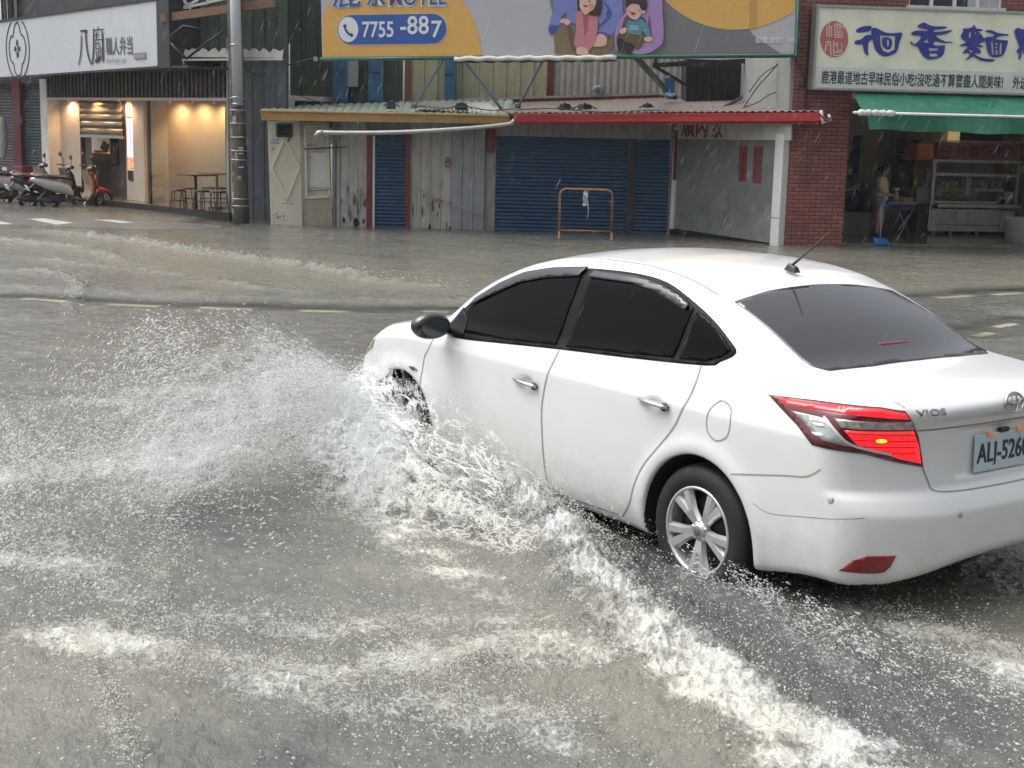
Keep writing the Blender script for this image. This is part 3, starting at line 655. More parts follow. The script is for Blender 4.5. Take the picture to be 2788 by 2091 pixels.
K=[([(1108,228),(1192,221),(1180,250),(1188,400),(1213,560),(1257,682)],.055),([(1117,278),(1118,420),(1108,560),(1080,690)],.045),
 ([(1287,188),(1287,450),(1272,682)],.055),([(1290,214),(1425,200)],.035),([(1350,163),(1350,205)],.05),([(1404,222),(1412,400),(1420,650)],.06),([(1330,235),(1330,335)],.055),([(1300,282),(1366,272)],.03),([(1298,350),(1415,338)],.03),
 ([(1312,392),(1372,388)],.03),([(1320,395),(1320,470)],.04),([(1362,392),(1362,470)],.04),([(1318,468),(1366,464)],.03),([(1325,490),(1335,620)],.05),([(1362,480),(1352,610)],.05),([(1312,640),(1350,620),(1385,580)],.09),([(1384,430),(1392,520),(1397,600)],.035)]
A8.strokes('lettering',K,INK,.05,taper=.25)
q=A8.q((1452,548)); text_mesh('small_lettering','職人弁当',.40,LS.mat(q[0],q[1]+.02,1.012),mat('dark_grey_ink',(.10,.10,.11),.5),sgn,sx=.70,bold=.002)
GINK=mat('grey_ink',(.30,.30,.32),.5); L=[]
for k in range(16):
    if k in(4,11):continue
    u=1462+k*17; L.append([(u,600),(u+2,655)]); 
    if k%2: L.append([(u-2,628),(u+9,626)])
A8.strokes('tiny_lettering',L,GINK,.022,smooth=0,taper=0)
A8.poly('number_plate',[(1843,530),(2003,512),(2005,595),(1845,613)],mat('grey_plate',(.20,.20,.21),.5),t=.002)
A8.strokes('plate_lettering',[[(1862+k*17,552-k*1.5),(1862+k*17,590-k*1.5)] for k in range(8)],GINK,.03,smooth=0,taper=0)
# left neighbour: shutters, red post
nb=thing('neighbour_shopfront','dark shuttered shopfront with a red post at the left edge','shopfront',LS.P(-4,0,-.5))
def pxs(b,u0,u1,v0,v1,d0,d1,pl=LS):
    um=(u0+u1)/2; s0=pl.px(u0,(v0+v1)/2,d1)[0]; s1=pl.px(u1,(v0+v1)/2,d1)[0]; b.slab(pl,s0,s1,max(0,pl.px(um,v1,d1)[1]),pl.px(um,v0,d1)[1],d0,d1)
b=MB(); shutter(LS,s_(LS,57,350),s_(LS,112,350),.1,2.95,-.1,b); b.build('shutter',TEALSH,nb)
b=MB(); shutter(LS,s_(LS,-90,350),s_(LS,36,350),.1,2.95,-.1,b); b.build('shutter',mat('violet_grey_shutter',(.05,.045,.06),.5,var=.2,scale=5),nb)
b=MB(); pxs(b,36,57,215,560,-.15,.02); b.build('post',mat('dark_red_paint',(.13,.015,.02),.5,var=.2,scale=6),nb)
b=MB(); b.slab(LS,-9,s_(LS,112,350),2.9,3.3,-.5,.0); b.slab(LS,-9,-5.2,0,4,-1.2,-.6); b.build('wall',DKWALL,nb)
t_=thing('notice','white paper stuck on the dark shutter behind the scooters','notice',LS.P(-4,.7,0)); b=MB(); pxs(b,6,18,455,464,.0,.01); b.build('sheet',WHITE,t_)
t_=thing('red_machine','dark red lottery stand behind the scooter mirrors','stand',LS.P(-3,.7,.2)); b=MB(); pxs(b,31,60,452,520,.05,.35); b.build('body',mat('dark_red_paint',(.13,.015,.02)),t_,bevel=.02); b=MB(); pxs(b,35,56,470,482,.352,.36); b.build('label_sheet',mat('pink_paper',(.4,.2,.22),.5),t_)
t_=thing('white_umbrella_stand','pale folded parasol leaning by the dark shutter at the left edge','parasol',LS.P(-5.5,.2,.3))
b=MB(); P0=LS.P(*LS.px(8,432,.3),.3); P1=LS.P(*LS.px(5,318,.3),.3); b.tube(smooth_path([P0,P0.lerp(P1,.3),P0.lerp(P1,.8),P1],4),[.03,.06,.09,.10,.11,.12,.12,.11,.10,.09,.07,.05,.02][:13],10); b.build('canopy',mat('pale_cloth',(.42,.44,.40),.8),t_)
# balcony rail above the sign
t_=thing('balcony_railing','white balcony with dark bars above the left end of the white sign','railing',LS.P(-5,4.4,.3))
b=MB(); 
for u in (-40,-15,8,16): P=LS.P(*LS.px(u,55,.6),.6); b.bar(P-Vector((0,0,.1)),P+Vector((0,0,1.2)),.05)
P=LS.P(*LS.px(30,50,.6),.6); b.bar(P-Vector((0,0,.1)),P+Vector((0,0,1.2)),.12); b.build('bars',DKMETAL,t_)
b=MB(); pxs(b,-60,30,-40,60,-.05,.1); b.build('wall_panel',WHITE,t_)
# bistro tables and stools
def table(P,name_l,rot=0):
    t=thing('cafe_table',name_l,'table',P,LSROT+rot,group='cafe tables in the lit shop')
    b=MB(); b.box((0,0,.735),(.58,.58,.03)); b.build('table_top',mat('dark_wood_top',(.06,.035,.02),.4,var=.2,scale=9),t,bevel=.008,local=True)
    b=MB(); b.tube([(0,0,.03),(0,0,.72)],.03,10); b.build('post',DKMETAL,t,local=True)
    b=MB(); b.lathe([(0,.035),(.05,.035),(.2,.012),(.21,0),(0,0)],20); b.build('base',DKMETAL,t,local=True)
    return t
LSROT=math.atan2(LS.X.y,LS.X.x)
table(G(534,573,FZ),'small dark square cafe table, the left and nearer one of two in the lit bay')
table(G(592,566,FZ),'small dark square cafe table beside the right edge of the lit bay',.1)
def stool():
    t=thing('stool','','stool',(0,0,0),0,'low metal stools around the cafe tables')
    b=MB(); b.lathe([(0,.445),(.13,.445),(.15,.435),(.155,.42),(.15,.40),(.14,.40)],20); b.build('seat',mat('brown_metal_seat',(.05,.03,.022),.35,metal=.4),t,local=True)
    for k in range(4):
        a=math.pi/4+k*math.pi/2; b=MB(); b.tube(smooth_path([(.12*math.cos(a),.12*math.sin(a),.42),(.16*math.cos(a),.16*math.sin(a),.36),(.20*math.cos(a),.20*math.sin(a),0)],3),.011,6); b.build('leg',DKMETAL,t,local=True)
    b=MB(); b.tube([(.165*math.cos(a),.165*math.sin(a),.2) for a in np.linspace(0,2*math.pi,17)],.007,6,cap=False); b.build('ring',DKMETAL,t,local=True); return t
st0=stool()
for i,(u,v,l) in enumerate([(487,573,'leftmost low stool, nearest the street, by the left cafe table'),(514,566,'low stool just behind the leftmost one by the left cafe table'),(552,576,'low stool between the two cafe tables, nearest the glass'),(568,565,'low stool behind, between the two cafe tables'),(597,579,'low stool in front of the right cafe table'),(611,566,'low stool against the right edge of the lit bay')]):
    o=st0 if i==0 else copy_tree(st0); o.location=G(u,v,FZ); o.rotation_euler=(0,0,i*.6); o['label']=l
# ============================================================ CENTRE: tin shed, billboard, grey wall
def tin(name,c,dirt,amt=.6,ds=(5,5,.7),rough=.5): return mat(name,c,rough,var=.10,scale=5,dirt=dirt,dirt_amt=amt,dscale=ds,rvar=.12)
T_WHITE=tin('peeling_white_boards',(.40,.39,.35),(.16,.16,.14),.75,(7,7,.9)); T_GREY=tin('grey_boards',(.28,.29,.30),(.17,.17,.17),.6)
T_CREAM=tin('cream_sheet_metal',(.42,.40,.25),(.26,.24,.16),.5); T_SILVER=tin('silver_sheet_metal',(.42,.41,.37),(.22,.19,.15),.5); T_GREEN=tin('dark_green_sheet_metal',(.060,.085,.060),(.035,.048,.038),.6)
T_SLATE=tin('slate_sheet_metal',(.10,.115,.13),(.07,.075,.08),.5); T_FASC=tin('shaded_boards',(.30,.29,.26),(.16,.15,.13),.6)  # shaded boards: darker copy of the white ones, eave shade put into the colour
NAVY=mat('navy_shutter',(.006,.046,.110),.42,var=.18,scale=3,dirt=(.02,.04,.06),dirt_amt=.5,rvar=.1)
MAROON=mat('maroon_frame',(.16,.018,.02),.55,var=.25,scale=7,dirt=(.14,.06,.04)); OCHRE=mat('ochre_fascia',(.36,.21,.065),.5,var=.15,scale=2,dirt=(.26,.10,.04),dirt_amt=.7,dscale=(1.5,1.5,6))
RED=mat('red_fascia',(.38,.022,.025),.35,var=.1,scale=2,dirt=(.25,.03,.03),dirt_amt=.4,dscale=(2,2,2)); BLUEP=mat('blue_steel',(.035,.13,.24),.5,var=.2,scale=6,dirt=(.03,.07,.1)); BLUEB=mat('blue_brace',(.12,.26,.36),.5,var=.15,scale=8)
PLASTER=mat('grey_plaster',(.30,.31,.30),.8,var=.12,scale=1.6,dirt=(.20,.21,.20),dirt_amt=.6,dscale=(1.5,1.5,1.0),bump=.3,bscale=30)
PALE=mat('pale_plaster',(.52,.52,.48),.7,var=.06,scale=2,dirt=(.34,.33,.29),dirt_amt=.5)
STAIN=mat('stain_marks',(.10,.11,.08),.9,var=.5,scale=20)
ROOFT=tin('weathered_roof_tin',(.15,.125,.11),(.12,.085,.07),.8,(2,2,2),.45)
shed=thing('tin_shed','low tin shed with ochre and red eaves and navy roller shutters standing in the flood','shed',CF.P(4,0,-1))
def pq(b,pl,q,d0,d1):      # quad given by four photo points (bl,br,tr,tl)
    P=[pl.px(u,v,d1) for u,v in q]; vs=[pl.P(a,z,d0) for a,z in P]+[pl.P(a,z,d1) for a,z in P]; b.hexa(vs); return b
def SX(u,v=480,d=0,pl=CF): return pl.px(u,v,d)[0]
ZT=2.34
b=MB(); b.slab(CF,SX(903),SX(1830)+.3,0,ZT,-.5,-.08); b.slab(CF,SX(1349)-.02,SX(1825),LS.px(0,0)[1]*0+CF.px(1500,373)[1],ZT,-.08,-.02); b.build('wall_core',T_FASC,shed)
b=MB(); corrugated(CF,SX(927),SX(1000),0,ZT,0,.19,.02,b,'rib'); o=b.build('board_wall',T_WHITE,shed)
b=MB(); corrugated(CF,SX(1117),SX(1230),0,ZT,0,.19,.02,b,'rib'); b.build('board_wall',T_WHITE,shed)
b=MB(); corrugated(CF,SX(1230),SX(1320),0,ZT,.01,.20,.03,b,'rib'); b.build('grey_board_wall',T_GREY,shed)
b=MB(); b.slab(CF,SX(1000),SX(1015),0,CF.px(1000,363)[1],0,.07); b.slab(CF,SX(1105),SX(1117),0,CF.px(1100,363)[1],0,.07); b.slab(CF,SX(1000),SX(1117),CF.px(1050,369)[1],CF.px(1050,363)[1],0,.065); b.build('door_frame',MAROON,shed,bevel=.006)
b=MB(); shutter(CF,SX(1021),SX(1106),0,CF.px(1050,368)[1],.0,b,pitch=.07); b.build('door_shutter',NAVY,shed)
b=MB(); b.slab(CF,SX(1015),SX(1021),0,CF.px(1000,369)[1],0,.05); b.build('door_jamb',WHITE,shed)
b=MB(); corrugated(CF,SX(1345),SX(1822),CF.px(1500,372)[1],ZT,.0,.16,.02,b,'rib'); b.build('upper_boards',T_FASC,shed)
b=MB(); shutter(CF,SX(1349),SX(1707),0,CF.px(1500,373)[1],-.06,b,pitch=.072); b.build('wide_shutter',NAVY,shed)
b=MB(); shutter(CF,SX(1730),SX(1822),0,CF.px(1770,377)[1],-.06,b,pitch=.072); b.build('side_shutter',NAVY,shed)
b=MB(); b.slab(CF,SX(1707),SX(1730),0,CF.px(1720,376)[1],-.1,-.02); b.build('shutter_post',mat('dark_navy',(.012,.022,.035),.5),shed,bevel=.005)
b=MB(); b.slab(CF,SX(1322),SX(1349),0,ZT,-.35,-.3); b.build('dark_gap',DKWALL,shed)
b=MB(); pq(b,CF,[(1325,414),(1349,414),(1349,352),(1327,352)],-.02,.03); b.build('red_board',MAROON,shed)
# peeled paint patches and rust holes on the boards, each an irregular flake
rnd=random.Random(4); b=MB()
def flake(b,u,v,w,h_,d,pl=CF,n=11):
    c=pl.px(u,v,d); pts=[(c[0]+w*(.6+.6*rnd.random())*math.cos(2*math.pi*i/n),c[1]+h_*(.55+.7*rnd.random())*math.sin(2*math.pi*i/n)) for i in range(n)]
    b.prism(pts,pl.mat(0,0,d),.0015)
for _ in range(24):
    v=rnd.choice([rnd.uniform(500,612),rnd.uniform(540,612)]); flake(b,rnd.uniform(930,998),v,rnd.uniform(.004,.022),rnd.uniform(.03,.15)*(1 if v<590 else .4),.0225)
for _ in range(10): flake(b,rnd.uniform(1120,1228),rnd.uniform(490,622),rnd.uniform(.006,.022),rnd.uniform(.03,.16),.0225)
b.build('peeled_paint',STAIN,shed)
b=MB(); flake(b,984,528,.04,.16,.0215); b.build('bare_patch',mat('olive_patch',(.22,.225,.18),.8),shed)
b=MB()
for u,v,w,h_ in [(936,600,.03,.05),(970,605,.055,.11),(1170,618,.03,.07),(990,602,.03,.06),(1225,620,.02,.03)]: flake(b,u,v,w,h_,.0235)
b.build('rust_hole',mat('black_hole',(.006,.006,.006),.9,var=0),shed)
# two tall old door leaves at the left
PL1=mat('cream_painted_panel',(.52,.49,.40),.55,var=.07,scale=2,dirt=(.40,.37,.27),dirt_amt=.6,dscale=(1.5,1.5,.8)); PL2=mat('stained_beige_panel',(.42,.39,.32),.6,var=.1,scale=3,dirt=(.22,.19,.14),dirt_amt=.8,dscale=(3,3,1))
t_=thing('cream_door_leaf','cream painted door leaf with raised diamond moulding and a black hatch on top','door leaf',CF.P(.5,0,.1))
b=MB(); pq(b,CF,[(738,640),(824,640),(816,328),(728,330)],.05,.10); b.build('panel',PL1,t_,bevel=.006)
ad=Art(CF,.10,t_,(650,0),.40984); b=MB(); D=[(306,925),(406,1115),(320,1322),(218,1118)]
for i in range(4):
    a_,c_=ad.q(D[i]),ad.q(D[(i+1)%4]); b.bar(CF.P(*a_,.112),CF.P(*c_,.112),.045,.03,up=CF.N)
b.build('diamond_moulding',mat('ivory_moulding',(.58,.53,.38),.5,var=.05),t_,bevel=.005)
b=MB(); pq(b,CF,[(757,368),(791,368),(791,341),(757,341)],.102,.108); b.build('hatch_opening',mat('black_hole',(.006,.006,.006)),t_)
b=MB(); 
for q in [((755,371),(755,337)),((794,373),(794,337)),((755,371),(794,371)),((755,339),(794,339))]: b.bar(CF.P(*CF.px(*q[0],.11),.115),CF.P(*CF.px(*q[1],.11),.115),.035,.03,up=CF.N)
b.build('hatch_frame',DKMETAL,t_)
b=MB(); P0=CF.px(792,370,.11); b.bar(CF.P(*P0,.11),CF.P(P0[0]-.06,P0[1]-.1,.12),.025); b.build('hatch_latch',DKMETAL,t_)
b=MB(); pq(b,CF,[(737,390),(760,389),(760,376),(737,377)],.101,.104); b.build('sticker',mat('grey_paper',(.32,.33,.34),.7),t_)
L=[]; 
for r in range(3):
    for k in range(5): u=215+k*11.5; v=926+r*13; L+=[[(u,v),(u+7,v)],[(u+3,v-4),(u+3,v+5)]]
ad.strokes('sticker_print',L,INK,.013,smooth=0,taper=0)
b=MB(); pq(b,CF,[(739,409),(748,408),(748,400),(739,401)],.101,.104); b.build('pink_sticker',mat('faded_pink',(.38,.25,.23),.7),t_)
b=MB(); 
for _ in range(12): flake(b,rnd.uniform(742,775),rnd.uniform(574,606),.012,rnd.uniform(.01,.03),.1015)
for _ in range(8): flake(b,rnd.uniform(765,800),554,.02,.006,.1015)
b.build('paint_chips',STAIN,t_)
t_=thing('beige_door_leaf','stained beige door leaf with a framed panel, brown at its lower third','door leaf',CF.P(1.1,0,.05))
b=MB(); pq(b,CF,[(825,640),(905,640),(897,333),(818,331)],.0,.06); b.build('panel',PL2,t_,bevel=.006)
F=[(442,838),(590,835),(603,1305),(452,1315)]; b=MB(); ad=Art(CF,.06,t_,(650,0),.40984)
for i in range(4):
    a_,c_=ad.q(F[i]),ad.q(F[(i+1)%4]); b.bar(CF.P(*a_,.075),CF.P(*c_,.075),.05,.035,up=CF.N)
b.build('frame_moulding',PL1,t_,bevel=.005)
ad.poly('inner_panel',[(476,1015),(588,1015),(592,1245),(465,1240)],mat('pale_inset',(.50,.50,.47),.5,var=.08),t=.004)
ad.poly('lower_panel',[(432,1325),(608,1322),(612,1500),(432,1505)],mat('brown_stained_board',(.30,.26,.20),.7,var=.2,scale=6,dirt=(.18,.15,.11)),t=.003)
b=MB(); b.tube([CF.P(*ad.q((455,955)),.10),CF.P(*ad.q((490,958)),.10)],.02,8); b.tube([CF.P(*ad.q((455,1040)),.10),CF.P(*ad.q((478,1042)),.10)],.018,8); b.tube(smooth_path([CF.P(*ad.q(p),.09) for p in [(470,1050),(466,1150),(468,1240),(480,1258),(540,1256),(640,1248)]],4),.012,6); b.build('bolt',GALV,t_)
b=MB(); b.slab(CF,SX(905),SX(913),0,ZT,-.05,-.02); b.slab(CF,SX(917),SX(926),0,2.0,-.02,.03); b.build('side_post',T_GREY,shed)
# eaves
def eave(nm,a,b_,a2,b2,Ya,Yb,m,th=.12,par=shed):
    A,B=at_Y(*a,Ya),at_Y(*b_,Yb); A2,B2=at_Y(*a2,Ya),at_Y(*b2,Yb); o=Vector((0,th,0)); q=MB(); q.hexa([A2+o,B2+o,B+o,A+o,A2,B2,B,A]); return q.build(nm,m,par,bevel=.006),A,B
_,YA,YB=eave('ochre_fascia',(708,301),(1386,318),(712,328),(1391,338),27.45,27.2,OCHRE)
_,_,_=eave('ochre_flashing',(708,298),(1386,311),(708,303),(1386,318),27.42,27.17,mat('yellow_flashing',(.42,.34,.16),.45,var=.2,scale=2,dirt=(.35,.33,.30),dirt_amt=.8,dscale=(1,1,3)),.16)
_,RA,RB=eave('red_fascia',(1396,311),(2243,307),(1400,333),(2238,330),27.1,25.35,RED)
_,_,_=eave('red_lower_lip',(1415,331),(2240,329),(1418,340),(2238,337),27.15,25.4,mat('dark_red_lip',(.25,.025,.025),.45),.05)
# roof sheets: corrugated, sloping up to the back walls
def roof_sheet(nm,A,B,C,D,n,m,amp=.03):
    b=MB(); vs=[];fs=[]; k=0
    for i in range(n*4+1):
        t=i/(n*4); z=[0,.7,1,.7][i%4]*amp; a_=A.lerp(B,t)+Vector((0,0,z)); d_=D.lerp(C,t)+Vector((0,0,z)); vs+=[a_,d_]
    for i in range(n*4): fs.append((2*i,2*i+2,2*i+3,2*i+1))
    b.add(vs,fs); return b.build(nm,m,shed)
roof_sheet('roof',YA+Vector((0,.1,.0)),YB+Vector((0,.1,.02)),at_Y(1400,268,31.0),at_Y(715,292,31.0),30,mat('grey_green_roof',(.22,.26,.22),.4,var=.2,scale=3,dirt=(.12,.12,.11)))
roof_sheet('roof',RA+Vector((0,.05,.01)),RB+Vector((0,.05,.01)),at_Y(1950,262,30.8),at_Y(1262,284,30.8),44,ROOFT)
b=MB(); A_,B_=at_Y(1262,273,30.6),at_Y(1795,257,30.6); A2,B2=at_Y(1262,286,30.6),at_Y(1830,268,30.6); b.hexa([p+Vector((0,.1,0)) for p in(A2,B2,B_,A_)]+[A2,B2,B_,A_]); b.build('upper_red_flashing',mat('maroon_flashing',(.26,.03,.035),.45,var=.15),shed)
b=MB(); b.bar(at_Y(1262,271,30.55),at_Y(1795,255,30.55),.05); b.build('flashing_edge',GALV,shed)
# loose scrap on the roof: tin sheets, weights, bent sticks
t_=thing('loose_roof_tin','loose rippled tin sheets lying on the shed roof between the two eaves','tin sheets',at_Y(1300,300,28.5))
for i,(q,Y0,Y1) in enumerate([(((1125,303),(1380,318),(1330,287),(1195,284)),27.6,29.2),(((1130,297),(1250,306),(1260,292),(1160,292)),27.9,29)]):
    A_,B_,C_,D_=at_Y(*q[0],Y0),at_Y(*q[1],Y0),at_Y(*q[2],Y1),at_Y(*q[3],Y1); vs=[];fs=[];n=40
    for k in range(n+1):
        t=k/n; z=.03*(k%2)+.03; vs+=[A_.lerp(B_,t)+Vector((0,0,z)),D_.lerp(C_,t)+Vector((0,0,z))]
    b=MB(); b.add(vs,[(2*k,2*k+2,2*k+3,2*k+1) for k in range(n)]); b.build('sheet',GALV if i==0 else ROOFT,t_)
for i,(u,v,w_) in enumerate([(1065,294,.18),(1256,298,.22),(1538,300,.2),(1592,301,.3),(1762,300,.22)]):
    t=thing('roof_weight',['dark block lying on the ochre eave','dark block on the loose tin above the ochre eave','small dark block behind the red eave, left of three','long dark scrap behind the red eave','dark can-like block behind the middle of the red eave'][i],'weight',at_Y(u,v,27.6),group='weights on the shed roof')
    b=MB(); b.box((0,0,.05),(w_,.16,.14),Matrix.Rotation(.3*i,4,'Z'),taper=(.8,.8)); b.build('block',DKMETAL,t,local=True,bevel=.01); b=MB(); b.tube([(-w_*.8,0,.03),(0,.02,.14),(w_*.9,0,.02)],.012,5); b.build('wire',BLACKP,t,local=True)
t_=thing('fallen_stick','dark bent stick lying on the right part of the shed roof','stick',at_Y(1980,290,27.5)); b=MB(); b.tube([at_Y(1942,307,26.6),at_Y(1975,290,27.4),at_Y(2020,265,28.4)],[.02,.035,.03],7); b.build('stick',DKMETAL,t_)
# gutter pipe etc.
t_=thing('gutter_pipe','long grey plastic pipe slung under the ochre eave','pipe',at_Y(1100,355,27.2))
b=MB(); b.tube(smooth_path([at_Y(u,v,27.15) for u,v in [(872,361),(960,362),(1060,361),(1160,357),(1280,349),(1380,339),(1396,332),(1408,322)]],4),.042,10); b.build('pipe',GALV,t_)
b=MB(); b.tube([at_Y(860,372,27.15),at_Y(868,362,27.15),at_Y(880,361,27.15)],.055,10); b.build('elbow',GALV,t_)
b=MB(); b.tube([at_Y(876,366,27.3),at_Y(900,374,27.6),at_Y(925,376,27.9)],.04,8); b.build('branch',GALV,t_)
t_=thing('iron_rod','thin black rod across the beige door leaf','rod',CF.P(1.4,1.5,.15)); b=MB(); b.tube([CF.P(*CF.px(827,406,.15),.15),CF.P(*CF.px(944,400,.15),.15)],.014,6); b.build('rod',BLACKP,t_)
t_=thing('red_ring_sign','small red ring painted mark hung on the white boards','mark',CF.P(*CF.px(1219,440,.04),.04)); b=MB()
for dv,r in ((435,.045),(446,.055)): c=CF.px(1219,dv,.05); b.tube([CF.P(c[0]+r*math.cos(a),c[1]+r*math.sin(a),.05) for a in np.linspace(0,2*math.pi,17)],.012,5,cap=False)
b.build('ring',RED,t_)
t_=thing('string_line','thin string with a red knot slack across the white and grey boards','string',CF.P(3,1,.06)); b=MB(); b.tube([CF.P(*CF.px(u,v,.06),.06) for u,v in [(1120,497),(1160,522),(1190,542),(1240,562),(1310,588)]],.006,4); b.build('string',GALV,t_); b=MB(); b.tube([CF.P(*CF.px(u,v,.065),.065) for u,v in [(1205,548),(1192,541),(1184,550)]],.014,5); b.build('knot',RED,t_)
# upper tin walls behind
def USX(u,v=230): return UW.px(u,v)[0]
up=thing('upper_tin_building','tall tin clad building of green, cream and silver sheets behind the billboard','building',UW.P(4,0,-2))
b=MB(); corrugated(UW,USX(790),USX(1096),2.0,7.5,0,.36,.03,b,'rib'); b.build('green_cladding',T_GREEN,up)
b=MB(); corrugated(UW,USX(1120),USX(1492),2.0,7.5,.02,.30,.03,b,'rib'); b.build('cream_cladding',T_CREAM,up)
b=MB(); corrugated(UW,USX(1506),USX(1865),2.0,7.5,.02,.14,.035,b,'wave'); b.build('silver_cladding',T_SILVER,up)
b=MB(); b.slab(UW,USX(1492),USX(1506),2,7.5,0,.09); b.build('maroon_trim',MAROON,up)
b=MB(); b.slab(UW,USX(1103),USX(1120),2,7.5,0,.1); b.build('rust_trim',mat('rust_red_trim',(.20,.075,.035),.6,var=.2,scale=5),up)
b=MB(); b.slab(UW,USX(775),USX(787),2,UW.px(780,146)[1],.0,.14); b.build('white_corner_trim',WHITE,up)
b=MB(); b.slab(UW,USX(771),USX(785),UW.px(780,146)[1],7.5,.0,.13); b.build('ochre_corner_trim',mat('tan_trim',(.30,.19,.11),.6,var=.15),up)
for i,(u0,u1) in enumerate([(912,950),(1008,1045),(1213,1240)]):
    b=MB(); a_,c_=USX(u0),USX(u1); b.slab(UW,a_,c_,2,7.5,.25,.28); b.slab(UW,a_,a_+.03,2,7.5,.05,.27); b.slab(UW,c_-.04,c_+.02,2,7.5,.0,.32)
    for z in (2.6,3.2,3.8): b.slab(UW,a_,c_,z,z+.03,.28,.33)
    b.build('steel_column',BLUEP,up)
b=MB(); pq(b,UW,[(945,236),(975,236),(975,165),(945,165)],.29,.30); o=b.build('paper_sheet',mat('grey_notice',(.30,.29,.30),.7,var=.1),up)
# slate wall between the shops with its ragged gutter
SW=Plane((-6.3,29.45),(-4.6,29.0))
sw=thing('slate_tin_wall','slate grey tin wall between the lit shop and the shed, with a ragged gutter','wall',SW.P(-1,0,0))
b=MB(); corrugated(SW,SW.px(627,400)[0],SW.px(777,400)[0]+.03,0,SW.px(700,158)[1],-.05,.26,.015,b,'v'); b.build('cladding',T_SLATE,sw)
b=MB(); corrugated(SW,SW.px(440,100)[0],SW.px(777,100)[0],SW.px(700,165)[1],6.5,-.12,.26,.03,b,'rib'); b.build('green_cladding',T_GREEN,sw)
b=MB(); n=34; s0_,s1_=SW.px(460,150,.2)[0],SW.px(772,140,.2)[0]; vs=[];fs=[]
for i in range(n+1):
    s=s0_+(s1_-s0_)*i/n; zt=SW.px(600,148,.2)[1]+(.10 if i%3 else .04)+.03*rnd.random(); vs+=[SW.P(s,SW.px(600,163,.2)[1]+.05,.25),SW.P(s,zt,.2)]
b.add(vs,[(2*i,2*i+2,2*i+3,2*i+1) for i in range(n)]); b.build('ragged_trim',PALE,sw)
b=MB(); b.bar(SW.P(s0_,SW.px(600,165,.2)[1],.25),SW.P(s1_,SW.px(600,165,.2)[1]+.04,.25),.04); b.build('gutter_edge',WHITE,sw)
t_=thing('roof_beam','brown timber beam and white trusses above the green wall at the top','beam',SW.P(-2,5,.3)); b=MB(); b.bar(SW.P(*SW.px(440,50,.4),.4),SW.P(*SW.px(745,8,.4),.4),.13,.16); b.build('beam',mat('brown_timber',(.22,.13,.075),.6,var=.15),t_)
b=MB(); 
for a_,c_ in [((465,30),(620,-5)),((500,0),(520,25)),((540,0),(500,20)),((575,-8),(560,12))]: b.bar(SW.P(*SW.px(*a_,.2),.2),SW.P(*SW.px(*c_,.2),.2),.05)
b.build('truss',WHITE,t_)
t_=thing('old_awning_frame','black bent steel awning arms between the white sign and the pole','bracket',SW.P(-1.6,4,.6)); b=MB()
for L in [[(462,100),(500,70),(550,80)],[(508,160),(560,118),(612,82)],[(508,160),(465,118)],[(500,165),(506,190)]]: b.tube([SW.P(*SW.px(u,v,.6),.6) for u,v in L],.025,6)
b.build('arm',DKMETAL,t_)
# billboard on its own slightly tilted plane, braces
BLp,BRp=at_Y(877,157,27.4),at_Y(2162,146,25.55)
class Tilt:
    def __init__(s,O,B,N):
        s.O=O; s.X=(B-O).normalized(); s.N=(N-s.X*N.dot(s.X)).normalized(); s.Z=s.N.cross(s.X); 
        if s.Z.z<0:s.Z=-s.Z
    def px(s,u,v,d=0):
        r=ray(u,v); o=Vector((0,0,CAMH)); q=s.O+s.N*d; t=(q-o).dot(s.N)/r.dot(s.N); P=o+r*t-s.O; return (P.dot(s.X),P.dot(s.Z))
    def mat(s,a,z,d=0):
        m=Matrix((s.X,s.Z,s.N)).transposed().to_4x4(); m.translation=s.O+s.X*a+s.Z*z+s.N*d; return m
    def P(s,a,z,d=0): return s.O+s.X*a+s.Z*z+s.N*d
BB=Tilt(BLp,BRp,CF.N)
bb=thing('billboard','large painted billboard with orange and grey fields, a phone number pill and a seated family','billboard',BB.P(4.5,0,0))
BH=3.3; BW=(BRp-BLp).length
def vinyl(n,c,e=.3): return mat(n,c,.45,var=.04,scale=2,dirt=tuple(x*.82 for x in c),dirt_amt=.35,dscale=(2,2,2))
V_GREY=vinyl('vinyl_light_grey',(.43,.43,.47)); V_OR=vinyl('vinyl_orange',(.66,.38,.10)); V_DK=vinyl('vinyl_dark_grey',(.17,.17,.18)); V_MID=vinyl('vinyl_mid_grey',(.24,.24,.27)); V_BL=vinyl('vinyl_blue',(.03,.10,.36)); V_W=vinyl('vinyl_white',(.68,.72,.76))
b=MB(); b.box((BW/2,BH/2,-.03),(BW,BH,.06),BB.mat(0,0,0)); b.build('board',V_GREY,bb)
ab=Art(BB,0,bb,(0,0),1)
o_=BB.px(875,157)
def raws(L): return L
c0=BB.px(990,210); 
# left orange disc (clipped by the board), traced arc: passes (877,45),(1257,0),(1302,94),(1312,152)
import itertools
def circ3(p,q,r):
    ax,ay=p;bx,by=q;cx,cy=r; d=2*(ax*(by-cy)+bx*(cy-ay)+cx*(ay-by)); ux=((ax*ax+ay*ay)*(by-cy)+(bx*bx+by*by)*(cy-ay)+(cx*cx+cy*cy)*(ay-by))/d; uy=((ax*ax+ay*ay)*(cx-bx)+(bx*bx+by*by)*(ax-cx)+(cx*cx+cy*cy)*(bx-ax))/d
    return ux,uy,math.hypot(ax-ux,ay-uy)
def disc(name,c,m,n=72):
    ux,uy,R=c; P=[(min(max(ux+R*math.cos(2*math.pi*i/n),.02),BW-.02),min(max(uy+R*math.sin(2*math.pi*i/n),.012),BH-.02)) for i in range(n)]
    Q=[]
    for p in P:
        if not Q or abs(p[0]-Q[-1][0])+abs(p[1]-Q[-1][1])>1e-4: Q.append(p)
    ab.poly(name,Q,m,raw=True)
